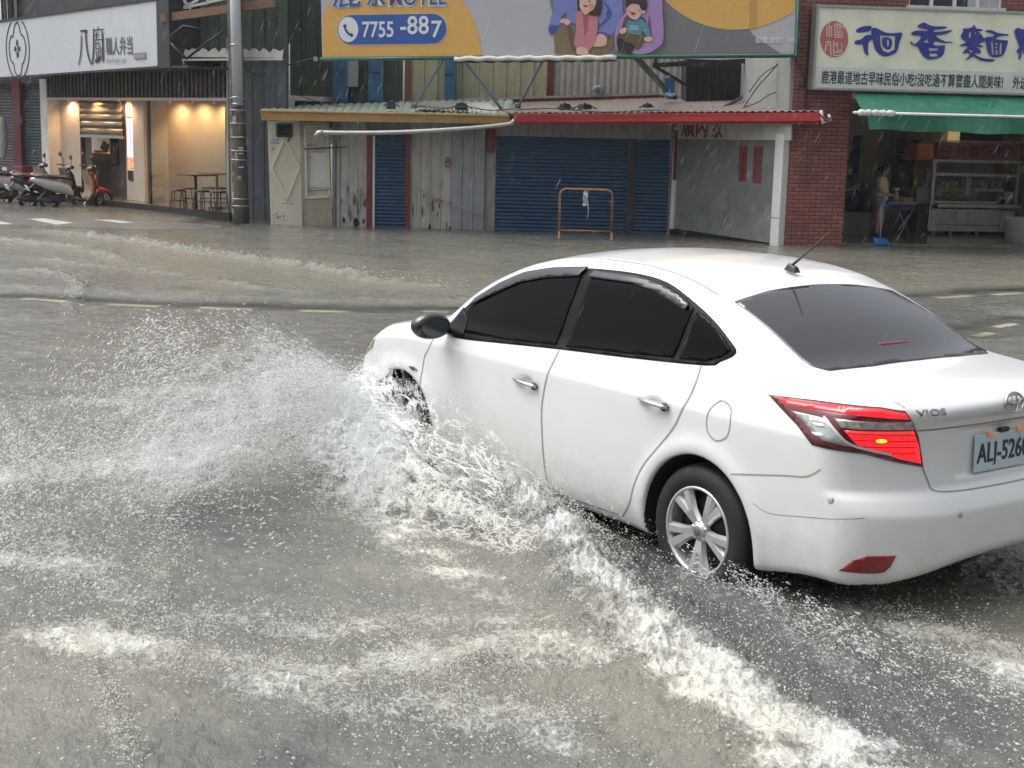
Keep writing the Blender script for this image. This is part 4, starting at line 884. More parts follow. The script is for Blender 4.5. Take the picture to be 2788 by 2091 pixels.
ab.poly('dark_field',[(5.9,.012),(BW-.02,.012),(BW-.02,BH-.02),(7.0,BH-.02),(5.5,2.2),(5.35,1.2)] if False else [BB.px(1540,158),BB.px(2133,150),BB.px(2050,95),BB.px(1880,-200),(BB.px(1700,-200)[0],BH-.03),(BB.px(1430,-200)[0],BH-.03),BB.px(1500,20)],V_DK,raw=True)
disc('orange_disc',circ3(BB.px(880,40),BB.px(1257,0),BB.px(1312,152)),V_OR)
disc('orange_disc',circ3(BB.px(1810,0),BB.px(2010,81),BB.px(2163,30)),V_OR)
ab.poly('disc_band',[BB.px(2040,79),BB.px(2062,77),BB.px(2062,-150),BB.px(2040,-150)],vinyl('vinyl_dark_orange',(.50,.29,.08)),raw=True)
b0=BB.px(920,122);b1=BB.px(1216,37); cy=(b0[1]+b1[1])/2; r=abs(b1[1]-b0[1])/2
def pill(x0,x1,cy,r,n=14): return [(x1-r+r*math.cos(-math.pi/2+math.pi*i/n),cy+r*math.sin(-math.pi/2+math.pi*i/n)) for i in range(n+1)]+[(x0+r+r*math.cos(math.pi/2+math.pi*i/n),cy+r*math.sin(math.pi/2+math.pi*i/n)) for i in range(n+1)]
ab.poly('pill_border',pill(b0[0]-.02,b1[0]+.02,cy,r+.015),vinyl('vinyl_pale_orange',(.60,.48,.28)),raw=True); ab.poly('pill',pill(b0[0],b1[0],cy,r),V_BL,raw=True)
az=Art(BB,.012,bb,(650,0),.40984)
az.ell('phone_disc',(728,196),66,84,V_W,28)
az.strokes('phone_receiver',[([(705,170),(712,200),(735,228),(752,232)],.045),([(700,165),(712,182)],.075),([(742,238),(758,228)],.075)],V_BL,.05,taper=.1)
q=az.q((815,250)); q2=az.q((1060,247)); text_mesh('phone_number','7755',.40,BB.mat(q[0]+.01,q[1]+.01,.02),V_W,bb,bold=.006,sx=(q2[0]-q[0])/(.40*2.22)*.98)
q=az.q((1070,226)); q2=az.q((1335,226)); text_mesh('phone_number','-88',.46,BB.mat(q[0],q[1]+.0,.02),V_W,bb,bold=.006,sx=.94)
q=az.q((1270,246)); text_mesh('phone_number','7',.42,BB.mat(q[0]+.02,q[1],.02),V_W,bb,bold=.006)
q=az.q((995,36)); text_mesh('lettering_outline','MOTEL',.46,BB.mat(q[0]-.01,q[1]-.01,.016),V_W,bb,bold=.020,sx=.76); text_mesh('lettering','MOTEL',.46,BB.mat(q[0],q[1],.021),V_BL,bb,bold=.004,sx=.76)
for k,(ch,u) in enumerate((('鹿',620),('京',845))):
    q=az.q((u,50 if k==0 else 42)); z_=(.58,.46)[k]; w_=(1.0,.86)[k]; text_mesh('lettering_outline',ch,z_,BB.mat(q[0],q[1]+.05,.016),V_W,bb,bold=.022,sx=w_,shear=.12 if k==0 else 0); text_mesh('lettering',ch,z_,BB.mat(q[0],q[1]+.05,.021),V_BL,bb,bold=.006,sx=w_,shear=.12 if k==0 else 0)
q=BB.px(2056,116); text_mesh('permit_number','設置證號：054',.115,BB.mat(q[0],q[1],.012),V_W,bb,bold=.001)
# painted family
ak=Art(BB,.01,bb,(1480,0),.18988)
C=lambda n,c: vinyl('paint_'+n,c)
c_bl,c_bl2,c_br,c_br2,c_pk,c_pk2,c_sk,c_sk2,c_hair,c_pu,c_pu2,c_te,c_te2,c_ol,c_sh=C('periwinkle',(.17,.21,.50)),C('dark_blue',(.06,.08,.32)),C('brown',(.20,.14,.07)),C('dark_brown',(.13,.085,.045)),C('pink',(.52,.20,.23)),C('deep_pink',(.36,.10,.12)),C('skin',(.66,.42,.35)),C('blush',(.62,.27,.24)),C('hair',(.035,.02,.02)),C('lilac',(.36,.22,.47)),C('violet',(.17,.06,.17)),C('teal',(.09,.23,.31)),C('pale_teal',(.25,.45,.52)),C('olive',(.11,.085,.035)),C('shoe',(.03,.018,.02))
P=lambda n,p,m,s=4: ak.poly(n,p,m,smooth=s)
P('trousers',[(150,480),(210,350),(340,330),(430,480),(480,640),(640,640),(880,480),(1020,470),(1060,570),(960,700),(850,778),(220,778),(160,660)],c_br)
P('trousers_fold',[(330,330),(400,400),(450,600),(470,760),(400,700),(350,480)],c_br2)
P('blue_jumper',[(210,-300),(1000,-300),(1140,180),(1060,380),(930,545),(780,480),(890,320),(960,190),(900,170),(860,330),(380,330),(330,180),(240,270),(250,340),(130,500),(75,450),(95,300),(140,120)],c_bl)
P('sleeve_cuff',[(75,440),(90,360),(200,360),(240,340),(130,500)],c_bl2); P('sleeve_cuff',[(780,480),(820,455),(960,500),(930,548)],c_bl2); P('sleeve_fold',[(860,0),(980,190),(880,330),(840,330),(930,190)],c_bl2)
P('hand',[(250,275),(350,275),(385,330),(340,365),(290,330),(245,325)],c_sk); P('hand',[(790,490),(900,530),(890,650),(740,670),(720,640)],c_sk)
P('girl_top',[(540,240),(680,240),(640,560),(570,560)],c_pk2)
P('girl_leg',[(455,210),(500,168),(560,190),(582,480),(570,650),(480,680),(440,620),(470,420)],c_pk); P('girl_leg',[(650,230),(720,180),(775,230),(770,480),(720,640),(650,725),(580,680),(580,560),(640,420)],c_pk)
P('foot',[(480,690),(560,670),(640,720),(630,778),(490,778)],c_sk); P('girl_hair',[(500,-120),(640,-220),(800,-120),(842,20),(830,150),(800,225),(690,225),(640,190),(560,100),(500,160),(488,80)],c_hair)
P('girl_face',[(520,40),(530,-60),(640,-110),(745,-60),(755,40),(720,130),(660,175),(600,215),(560,170),(525,110)],c_sk); P('cheek',[(650,60),(700,50),(730,90),(700,130),(650,110)],c_blush if False else C('blush',(.62,.27,.24)))
P('mouth',[(570,75),(635,80),(620,105),(590,98)],C('mouth',(.30,.04,.04)),3); P('eye',[(655,10),(672,8),(675,32),(660,35)],c_hair,3); P('hair_lock',[(650,190),(700,150),(760,140),(800,160),(800,225),(700,222)],c_hair)
P('mother_dress',[(1190,150),(1210,-250),(1650,-250),(1710,200),(1722,560),(1650,680),(1480,770),(1290,772),(1270,700),(1440,620),(1540,560),(1500,420),(1440,260),(1200,220),(1120,420),(1050,560),(1070,720),(1035,700),(1022,500),(1060,350),(1130,230)],c_pu)
P('dress_shadow',[(1500,380),(1520,220),(1545,360),(1560,520),(1530,540)],c_pu2); P('boy_trousers',[(1110,480),(1200,420),(1240,480),(1370,480),(1440,500),(1430,650),(1340,720),(1280,640),(1180,600),(1080,570)],c_ol)
P('boy_jumper',[(1230,290),(1290,310),(1350,270),(1430,280),(1500,380),(1540,510),(1470,522),(1420,440),(1400,500),(1240,480),(1190,400)],c_te); ak.strokes('jumper_stripe',[[(1240,375),(1300,385),(1370,378)],[(1230,410),(1300,420),(1370,412)],[(1440,440),(1490,430)]],c_te2,.03)
P('shoe',[(1055,600),(1090,550),(1150,570),(1170,660),(1130,750),(1080,720)],c_sh); P('shoe',[(1185,650),(1230,615),(1295,640),(1300,710),(1240,770),(1185,750)],c_sh)
P('hand',[(1100,430),(1160,400),(1195,410),(1180,470),(1110,485)],c_sk); P('hand',[(1450,540),(1540,528),(1562,560),(1540,592),(1465,595)],c_sk)
P('boy_face',[(1205,90),(1260,40),(1360,40),(1410,110),(1415,180),(1370,260),(1310,285),(1240,250),(1200,180)],c_sk); ak.ell('ear',(1435,165),30,32,c_sk,14); P('boy_hair',[(1182,0),(1210,-120),(1330,-170),(1460,-110),(1490,60),(1472,150),(1405,140),(1370,70),(1270,60),(1215,100),(1195,125)],c_hair)
ak.ell('cheek',(1235,160),22,20,c_sk2,14); ak.ell('cheek',(1375,150),25,20,c_sk2,14); P('mouth',[(1260,182),(1322,182),(1310,215),(1275,215)],C('mouth',(.30,.04,.04)),3)
# frame tubes
b=MB(); b.tube([BB.P(-.03,-.03,.03),BB.P(3.4,-.03,.03)],.035,8); b.build('green_rail',mat('green_tube',(.02,.11,.07),.4,var=.2),bb)
x_=BB.px(1680,148)[0]; b=MB(); b.tube([BB.P(x_,-.03,.03),BB.P(BW+.05,-.03,.03),BB.P(BW+.05,BH,.03)],.04,8); b.tube([BB.P(x_,-.03,-.3),BB.P(BW,-.03,-.3)],.03,6); b.build('green_rail',mat('green_tube',(.02,.11,.07)),bb)
b=MB(); n=30; b.tube([BB.P(2.6+(x_-2.6)*i/n,-.045-.012*math.sin(i*1.7),.06) for i in range(n+1)],.045,8); b.build('white_rail',WHITE,bb)
b=MB(); b.tube([BB.P(2.6+(x_-2.6)*i/n,-.10-.012*math.sin(i*2.1),.03) for i in range(n+1)],.018,5); b.build('cable',BLACKP,bb)
for i,((a_,b_),m,rr,dd) in enumerate([(((1207,163),(1128,292)),BLUEB,.022,-.6),(((1264,165),(1372,306)),BLUEB,.028,-.4),(((1479,163),(1410,292)),BLUEB,.026,-.5),(((1733,157),(1812,243)),mat('green_tube',(.02,.11,.07)),.06,-1.2)]):
    t=thing('brace',['thin blue brace, leftmost under the billboard','thin blue brace slanting down right to the red eave','thin blue brace slanting down left to the red eave','thick dark green brace under the painted family'][i],'brace',BB.P(1+i,0,0),group='braces under the billboard')
    b=MB(); b.tube([BB.P(*BB.px(*a_,-.05),-.05),CF.P(*CF.px(*b_,dd),dd)],rr,8); b.build('bar',m,t); b=MB(); b.box((0,0,0),(.12,.02,.12),Matrix.Translation(CF.P(*CF.px(*b_,dd),dd))); b.build('foot_plate',m,t)
# equipment ledge at right: dark condenser cage, brackets, plaster wall of the brick house
t_=thing('condenser_rack','dark rusty air conditioner cage on a bracket above the red roof','rack',UW.P(USX(1940),3,.6))
Y0=29.0; b=MB(); A_,B_,C_,D_=[at_Y(u,v,Y0) for u,v in [(1868,283),(2030,287),(2032,165),(1868,160)]]; b.hexa([p+Vector((0,.9,0)) for p in(A_,B_,C_,D_)]+[A_,B_,C_,D_]); b.build('cage',mat('sooty_metal',(.018,.018,.019),.7,var=.4,scale=12),t_)
b=MB(); b.bar(at_Y(1778,178,Y0-.2),at_Y(2032,166,Y0-.2),.09); b.bar(at_Y(1778,178,Y0-.2),at_Y(1868,232,Y0-.1),.06); b.bar(at_Y(1785,160,Y0-.2),at_Y(1785,182,Y0-.2),.06); b.bar(at_Y(1850,166,Y0-.3),at_Y(1850,180,Y0-.3),.04); b.build('bracket',DKMETAL,t_)
b=MB()
for k in range(7): u=1880+k*24; b.bar(at_Y(u,282,Y0-.03),at_Y(u+2,180,Y0-.03),.02)
b.build('grille_bar',mat('sooty_metal',(.018,.018,.019)),t_)
t_=thing('junction_pipes','blue junction box and pipe end on the silver tin wall','box',UW.P(USX(1825),2.8,.3)); b=MB(); b.box((0,0,0),(.22,.2,.3),Matrix.Translation(at_Y(1822,232,30.3))); b.build('box',BLUEP,t_,bevel=.01); b=MB(); b.tube([at_Y(1818,247,30.2),at_Y(1822,262,30.0),at_Y(1838,265,29.8)],.06,8); b.build('pipe',BLUEP,t_)
t_=thing('vent_pipe','short green elbow vent pipe on the silver tin wall','vent',UW.P(USX(1628),2.7,.3)); b=MB(); b.tube(smooth_path([at_Y(u,v,30.4) for u,v in [(1620,252),(1620,243),(1630,240),(1636,246),(1636,258)]],4),.07,10); b.build('pipe',mat('grey_green',(.16,.22,.19),.5),t_)
# oblique grey wall, its header and white pillar
gw=thing('grey_side_wall','stained grey rendered wall with pale header running out to a white pillar','wall',GW.P(1,0,0))
def gq(nm,q,d0,d1,m,par=gw,**k): b=MB(); pq(b,GW,q,d0,d1); return b.build(nm,m,par,**k)
gq('wall_panel',[(1813,618),(2112,664),(2112,376),(1821,374)],-.1,0,mat('damp_grey_render',(.19,.20,.19),.7,var=.22,scale=2.5,dirt=(.11,.12,.115),dirt_amt=.8,dscale=(1.5,1.5,1.2),bump=.3,bscale=30))
gq('dark_gap',[(1813,640),(2112,690),(2112,660),(1813,614)],-.15,-.02,mat('black_hole',(.006,.006,.006)))
gq('header',[(1843,378),(2152,382),(2152,325),(1843,325)],.0,.05,PALE)
gq('edge_post',[(1822,622),(1832,624),(1846,345),(1836,345)],.0,.04,WHITE)
b=MB(); a0_,a1_=GW.px(2110,500)[0],GW.px(2148,500,.06)[0]; b.slab(GW,a0_,a0_+.20,0,GW.px(2130,380,.06)[1]+.1,-.12,.06); b.build('white_pillar',mat('glossy_white_tile',(.66,.67,.64),.3,var=.05),gw,bevel=.008)
b=MB(); b.slab(GW,a0_-.001,a0_+.202,GW.px(2120,594,.06)[1]-.005,GW.px(2120,594,.06)[1]+.005,.055,.0615); b.build('tile_joint',DKMETAL,gw)
t_=thing('meat_rice_sign','white board with dark red Chinese lettering half hidden under the red eave','sign',GW.P(*GW.px(1905,355,.1),.1))
q=GW.px(1853,374,.08); q2=GW.px(1968,374,.08); b=MB(); pq(b,GW,[(1846,377),(1972,378),(1972,318),(1846,318)],.055,.08); b.build('board',PALE,t_)
w_=(q2[0]-q[0]); text_mesh('lettering','爌肉飯',.62,GW.mat(q[0]+.02,q[1]+.06,.09),mat('dark_red_ink',(.22,.025,.025),.5),t_,bold=.011,sx=w_/(3*.62)*.98)
for nm,q,m,l in [('paper_couplet',[(2010,493),(2031,494),(2034,396),(2013,396)],mat('red_paper',(.19,.015,.025),.7,var=.1),'bright red paper couplet, the left of two on the grey wall'),('paper_couplet',[(2048,498),(2072,500),(2077,399),(2052,398)],mat('faded_red_paper',(.15,.045,.045),.7,var=.3,scale=15),'faded brownish paper couplet, the right of two on the grey wall'),('paper_couplet',[(1831,490),(1841,491),(1846,354),(1837,354)],mat('dark_red_paper',(.13,.02,.03),.7,var=.3,scale=15),'narrow dark red couplet at the left edge of the grey wall')]:
    t=thing(nm,l,'couplet',GW.P(*GW.px(*q[0],.05),.05)); d_=.045 if 'narrow' in l else .004; b=MB(); pq(b,GW,q,d_,d_+.006); b.build('paper',m,t)
    b=MB(); a_=GW.px(*q[0],d_); c_=GW.px(*q[2],d_); cx=(GW.px(*q[0],d_)[0]+GW.px(*q[1],d_)[0])/2
    for k in range(5):
        z=a_[1]+.1+k*(c_[1]-a_[1]-.15)/5; w=.03
        for (x0,z0,x1,z1) in [(-w,.06,w,.07),(0,.1,-.01,0),(-w,.03,w,.02)]: b.bar(GW.P(cx+x0,z+z0,d_+.008),GW.P(cx+x1,z+z1,d_+.008),.009,.004,up=GW.N)
    b.build('brush_marks',mat('dark_red_ink',(.22,.025,.025)) if k and 'faded' in l else INK,t)
# ============================================================ RIGHT: brick noodle shop
def brick_mat():
    m=bpy.data.materials.new('glazed_brick_tile'); m.use_nodes=True; N=m.node_tree; L=N.links; b=N.nodes['Principled BSDF']; uv=N.nodes.new('ShaderNodeUVMap'); uv.uv_map='UVMap'
    t=N.nodes.new('ShaderNodeTexBrick'); t.inputs['Scale'].default_value=1; t.inputs['Brick Width'].default_value=.215; t.inputs['Row Height'].default_value=.072; t.inputs['Mortar Size'].default_value=.0075; t.inputs['Mortar Smooth'].default_value=.15; t.inputs['Bias'].default_value=-.2
    t.inputs['Color1'].default_value=(.27,.088,.072,1); t.inputs['Color2'].default_value=(.19,.062,.052,1); t.inputs['Mortar'].default_value=(.035,.022,.02,1); L.new(uv.outputs[0],t.inputs['Vector'])
    n=N.nodes.new('ShaderNodeTexNoise'); n.inputs['Scale'].default_value=1.5; n.inputs['Detail'].default_value=5; g=N.nodes.new('ShaderNodeNewGeometry'); L.new(g.outputs['Position'],n.inputs['Vector'])
    mx=N.nodes.new('ShaderNodeMix'); mx.data_type='RGBA'; mx.blend_type='MULTIPLY'; mx.inputs['Factor'].default_value=.5; L.new(t.outputs['Color'],mx.inputs['A']); L.new(n.outputs['Fac'],mx.inputs['B'])
    mr=N.nodes.new('ShaderNodeMapRange'); L.new(n.outputs['Fac'],mr.inputs['Value']); mr.inputs['To Min'].default_value=.4;mr.inputs['To Max'].default_value=1.7; cm=N.nodes.new('ShaderNodeVectorMath'); cm.operation='SCALE'; L.new(t.outputs['Color'],cm.inputs[0]); L.new(mr.outputs[0],cm.inputs['Scale']); L.new(cm.outputs[0],b.inputs['Base Color'])
    bp=N.nodes.new('ShaderNodeBump'); bp.invert=True; bp.inputs['Strength'].default_value=.6; bp.inputs['Distance'].default_value=.01; L.new(t.outputs['Fac'],bp.inputs['Height']); L.new(bp.outputs[0],b.inputs['Normal']); b.inputs['Roughness'].default_value=.42; return m
BRICK=brick_mat()
CREAMS=mat('cream_lightbox_face',(.78,.77,.63),.35,var=.05,scale=1.5,dirt=(.50,.43,.26),dirt_amt=.35,dscale=(1,1,1))
REDSEAL=mat('faded_seal_red',(.46,.12,.13),.5,var=.08,scale=6); SBLUE=mat('sign_blue',(.025,.035,.26),.4,var=.06)
GREENT=mat('green_tarp',(.014,.145,.085),.34,var=.22,scale=3,dirt=(.10,.30,.22),dirt_amt=.4,dscale=(2,1,3),rvar=.15)
INWALL=mat('dim_interior_render',(.70,.66,.58),.8,var=.15,scale=1.5,dirt=(.14,.13,.11)); TERR=mat('wet_terrazzo',(.20,.17,.15),.18,var=.3,scale=3)
house=thing('brick_building','red brick tiled building with a noodle shop open at the ground floor','building',BR.P(2,0,-2))
sr=BR.px(2290,666)[0]; XR=6.5
b=MB(); b.slab(BR,0,sr+.02,0,7.5,-.55,0); b.build('brick_pillar',BRICK,house)
w0,w1=BR.px(2475,10)[0],BR.px(2728,10)[0]; wz=BR.px(2600,22)[1]
b=MB(); b.slab(BR,sr+.02,XR,2.85,wz-.05,-.55,0); b.slab(BR,sr+.02,w0,wz-.05,7.5,-.55,0); b.slab(BR,w1,XR,wz-.05,7.5,-.55,0); b.build('brick_wall',BRICK,house)
b=MB(); b.slab(BR,-.0,.3,0,7.5,-4.5,-.55); b.slab(BR,-.06,0,2.4,7.5,-5.2,-.02); b.build('side_wall',PLASTER,house)
wf=MB(); wf.slab(BR,w0-.05,w1+.05,wz-.06,wz+.02,-.04,.08); wf.slab(BR,w0,w1,wz+1.2,wz+1.28,-.1,.02)
for k in range(5): s0=w0+(w1-w0)*k/4-.025; wf.slab(BR,s0,s0+.05,wz+.02,wz+1.2,-.1,-.03)
win=wf.build('window',WHITE,house)
b=MB(); b.slab(BR,w0,w1,wz+.02,wz+1.2,-.12,-.11); b.build('pane',mat('dark_window',(.02,.022,.025),.06,var=.1),win)
b=MB(); b.slab(BR,w1-.6,w1-.03,wz+.03,wz+1.2,-.108,-.1); b.build('curtain',mat('pale_curtain',(.4,.42,.44),.8),win)
ID=-5.2
b=MB(); b.slab(BR,.0,XR,0,.13,ID,-.35); b.build('floor',TERR,house)
b=MB(); b.slab(BR,.0,XR,2.75,2.85,ID,-.02); b.build('ceiling',INWALL,house)
b=MB(); b.slab(BR,-1.5,XR,0,2.8,ID-.1,ID); b.slab(BR,XR-.1,XR,0,2.8,ID,-.3); b.build('back_wall',INWALL,house)
iw=BR.px(2345,600,-4)[0]
b=MB(); b.slab(BR,.0,.12,0,2.8,ID,-.5); b.build('inner_wall',INWALL,house)
b=MB(); q=BR.px(2320,500,-.53); b.slab(BR,sr-.0,sr+.05,0.1,2.75,-.7,-.56); b.build('door_jamb',PALE,house)
b=MB(); u0=BR.px(2322,400,-3)[0]; b.slab(BR,u0-.02,u0+.16,.4,2.1,-3.05,-3.0); b.build('blue_curtain',mat('indigo_cloth',(.02,.025,.09),.8),house)
b=MB(); q0=BR.px(2590,385,-5); b.slab(BR,BR.px(2585,380,-5)[0],BR.px(2612,380,-5)[0],BR.px(2600,388,-5)[1],BR.px(2600,355,-5)[1],-5.1,-5); b.build('glowing_wall_patch',mat('yellow_wall_glow',(.75,.55,.25),.5,var=.1,emit=.25),house)  # patch of yellow wall, its lit look added as emission; no lamp here
b=MB(); b.slab(BR,BR.px(2612,380,-5)[0],XR-.1,BR.px(2700,392,-5)[1],2.8,-5.05,-4.95); b.build('dark_beam',DKGREY,house)
# big sign
sg=thing('noodle_shop_sign','large cream sign with blue brush Chinese characters and a red oval seal','sign',BR.P(2.2,2.9,.4))
z0,z1=2.905,4.30; b=MB(); b.slab(BR,.25,XR,z0,z1,.10,.34); b.build('panel',CREAMS,sg,bevel=.01)
b=MB(); b.slab(BR,.22,XR,z0-.03,z0+.012,.09,.37); b.slab(BR,.22,XR,z1-.012,z1+.03,.09,.37); b.slab(BR,.22,.262,z0+.012,z1-.012,.09,.37); b.build('frame',STEEL,sg,bevel=.004)
b=MB(); zz=BR.px(2500,189,.345)[1]; b.slab(BR,.262,XR,z0+.012,zz,.3405,.3425); b.build('lower_band',mat('grey_lightbox_band',(.60,.62,.60),.35,var=.05),sg)
aS=Art(BR,.343,sg,(2200,30),588/2212)
aS.ell('seal',(268,288),143,186,REDSEAL,40)
SEALW=mat('seal_line',(.60,.55,.46),.5,var=0)
aS.strokes('seal_script',[[(195,125),(235,118)],[(215,122),(213,160),(250,160)],[(190,150),(190,265)],[(215,165),(215,268)],[(238,165),(240,262)],[(275,120),(275,200)],[(300,118),(300,205)],[(285,140),(330,135),(345,175)],[(325,118),(325,205)],[(352,128),(365,190)],[(275,215),(352,215),(352,270),(275,270),(275,215)],[(313,215),(313,270)],[(275,243),(352,243)],
 [(180,318),(228,312),(230,380),(235,455)],[(205,320),(205,345),(180,352),(175,420)],[(262,305),(262,455)],[(262,340),(300,345),(300,400),(345,400),(345,350)],[(300,345),(300,318)],[(262,420),(345,420)],[(345,455),(345,340),(325,340)],[(262,455),(345,455)]],SEALW,.021,taper=.1,smooth=0)
Pn=lambda n,pts,holes=None,sm=3: aS.poly('lettering',pts,SBLUE,holes=holes)
def smp(pts,n=3): return [(v.x,v.y) for v in smooth_path([(a,b,0) for a,b in pts],n,True)]
Pn('',smp([(490,210),(500,185),(560,158),(640,153),(650,170),(630,205),(560,218),(510,222)]))
Pn('',smp([(478,335),(485,305),(540,290),(590,250),(650,245),(668,262),(655,290),(620,320),(612,380),(615,450),(600,452),(575,420),(555,345),(520,345)]))
Pn('',smp([(650,180),(700,175),(780,215),(860,228),(950,220),(962,245),(935,320),(915,400),(880,440),(800,465),(740,450),(690,400),(668,330),(650,240)]),[[(735,250),(890,258),(885,395),(820,425),(770,410),(742,360)]])
Pn('',smp([(760,275),(800,268),(850,285),(858,340),(838,388),(800,392),(765,360),(752,310)]),[[(806,295),(828,300),(826,360),(806,362)]])
Pn('',smp([(1120,150),(1180,118),(1230,140),(1300,158),(1405,158),(1410,178),(1330,190),(1290,195),(1290,215),(1380,208),(1460,196),(1470,205),(1400,240),(1310,250),(1320,270),(1400,310),(1470,315),(1472,325),(1380,328),(1300,310),(1285,350),(1390,350),(1400,365),(1385,440),(1350,475),(1280,495),(1215,490),(1160,440),(1120,365),(1060,350),(1048,320),(1055,305),(1075,335),(1110,325),(1160,262),(1080,250),(1055,240),(1070,212),(1130,200),(1215,205),(1222,190),(1160,175),(1125,168)],2),[[(1232,380),(1330,382),(1330,402),(1240,408)],[(1240,435),(1325,435),(1322,465),(1245,465)],[(1180,322),(1222,282),(1232,328)]])
Pn('',smp([(1580,180),(1640,178),(1685,160),(1695,140),(1712,165),(1720,180),(1782,188),(1780,205),(1730,210),(1760,225),(1800,290),(1790,320),(1740,335),(1795,365),(1760,372),(1720,365),(1760,400),(1765,430),(1700,440),(1760,475),(1840,490),(1895,495),(1905,512),(1850,520),(1760,505),(1690,465),(1640,495),(1612,502),(1625,485),(1660,440),(1625,430),(1580,438),(1600,400),(1640,360),(1560,360),(1550,348),(1620,320),(1575,290),(1562,250),(1590,205)],2),[[(1640,405),(1665,395),(1690,408),(1665,430)],[(1645,222),(1668,215),(1662,270),(1642,275)],[(1700,212),(1720,222),(1705,255)]])
Pn('',smp([(1805,205),(1870,195),(1940,225),(2045,238),(2040,255),(1960,258),(1920,290),(2030,300),(2042,320),(2020,400),(1990,455),(1920,475),(1860,460),(1830,400),(1820,330),(1790,290),(1830,265),(1890,262),(1900,235),(1850,225)],2),[[(1870,320),(1890,322),(1898,450),(1880,445)],[(1912,325),(1938,328),(1935,350),(1914,348)],[(1912,362),(1936,364),(1935,385),(1914,384)],[(1914,396),(1936,398),(1938,445),(1918,450)],[(1960,330),(1982,328),(1975,440),(1955,445)]])
Pn('',smp([(2112,200),(2150,172),(2190,190),(2240,175),(2262,200),(2240,260),(2210,300),(2260,330),(2250,360),(2200,370),(2230,420),(2205,440),(2190,400),(2175,480),(2150,498),(2155,450),(2130,410),(2160,370),(2135,300),(2120,250)]))
for ch,s0 in (('糊',4.95),): text_mesh('lettering',ch,1.05,BR.mat(4.45,z0+.52,.347),SBLUE,sg,bold=.03)
q0=BR.px(2235,224,.345); q1=BR.px(2730,230,.345)
t1=text_mesh('small_lettering','鹿港最道地古早味民俗小吃!沒吃過不算嘗盡人間美味!',.245,Matrix.Identity(4),INK,None,bold=.0022); L_=max(v.co.x for v in t1.data.vertices); L2=(q1[0]-q0[0]); SXT=L2/L_
t1.data.transform(wmat(sg).inverted()@BR.mat(q0[0],q0[1],.347)@Matrix.Diagonal((SXT,1,1,1))); t1.parent=sg
text_mesh('small_lettering','外送',.245,BR.mat(BR.px(2756,232,.345)[0],q0[1],.347),INK,sg,bold=.0022,sx=SXT)
# awning
aw=thing('green_awning','green tarpaulin awning with a valance hanging under the cream sign','awning',BR.P(2,2.4,1))
NS,ND=44,12; vs=[];fs=[]
for i in range(NS+1):
    t=i/NS
    for j in range(ND+1):
        r=j/ND
        sL=BR.px(2325,255,.3)[0]+( .74-1.01)*r; s=sL+(XR-sL)*t; z=2.84+(2.47-2.84)*r-.05*math.sin(math.pi*r)+.012*math.sin(t*41)*r+.02*math.sin(t*9+1)*r+float(.07*fbm(np.array([t*11.]),np.array([r*1.5]),3,5)[0])*r; vs.append(BR.P(s,z,.3+1.3*r))
for i in range(NS):
    for j in range(ND): a_=i*(ND+1)+j; fs.append((a_,a_+1,a_+ND+2,a_+ND+1))
b=MB(); b.smooth=True; b.add(vs,fs); o=b.build('canopy',GREENT,aw)
vs=[];fs=[]
for i in range(NS*2+1):
    t=i/(NS*2); s=.78+(XR-.78)*t; w_=.03*math.sin(t*52)+.05*math.sin(t*17+2)+float(.10*fbm(np.array([t*20.]),np.array([1.3]),3,9)[0])
    for j in range(6): r=j/5; vs.append(BR.P(s+.05*r*(1-t),2.47-.27*r+.012*math.sin(t*30)*r-.05*t*r,1.6+w_*r))
for i in range(NS*2):
    for j in range(5): a_=i*6+j; fs.append((a_,a_+1,a_+7,a_+6))
b=MB(); b.smooth=True; b.add(vs,fs); b.build('valance',GREENT,aw)
b=MB(); b.tube([BR.P(.55,2.475,1.6),BR.P(XR,2.475,1.6)],.025,10); b.build('bar',WHITE,aw)
b=MB(); b.tube([BR.P(.62+.05*i,2.475,1.6) for i in range(14)],[.03+.035*abs(math.sin(i*1.9)) for i in range(14)],9); b.build('plastic_wrap',mat('crumpled_plastic',(.60,.64,.62),.2,var=.3,scale=20),aw)
# cables on the brick corner
t_=thing('loose_cables','black cables drooping down the brick pillar beside the red eave','cable',BR.P(.2,3,.05)); b=MB()
for L in [[(2228,25),(2210,40),(2203,100),(2200,200),(2198,260),(2192,310)],[(2222,20),(2206,60),(2200,140),(2196,240),(2194,306)],[(2160,135),(2172,175),(2186,200),(2196,260)],[(2170,240),(2190,236),(2196,250),(2196,300)]]: b=MB(); b.tube(smooth_path([BR.P(*BR.px(u,v,.05),.05) for u,v in L],4),.012,5); b.build('cable',BLACKP,t_)
t_=thing('sagging_wires','thin wires sagging across the plaster wall between rack and brick building','wires',at_Y(2060,230,27)); b=MB()
for L in [[(2128,160),(2100,195),(2060,240),(2020,300)],[(2165,240),(2100,255),(2060,280),(1990,305)],[(2165,150),(2130,170),(2080,200),(2040,250)],[(1400,300),(1500,295),(1640,305),(1800,300),(1900,312),(2150,298)],[(1180,300),(1260,290),(1330,300),(1400,296)]]: b=MB(); b.tube(smooth_path([at_Y(u,v,26.6) for u,v in L],5),.010,4); b.build('wire',BLACKP,t_)
t_=thing('eave_floodlight','small grey lamp at the billboard corner beside the brick','lamp',at_Y(2162,158,26.5)); b=MB(); b.tube([at_Y(2150,140,26.4),at_Y(2168,138,26.4)],.03,6); b.build('arm',GALV,t_); b=MB(); b.lathe([(0,0),(.05,0),(.06,.06),(.03,.1),(0,.1)],12,Matrix.Translation(at_Y(2165,162,26.4))); b.build('lamp_head',GALV,t_)
t_=thing('eave_scrap','crumpled red and white tin scraps at the right tip of the red eave','scrap',at_Y(2250,318,25.3)); b=MB()
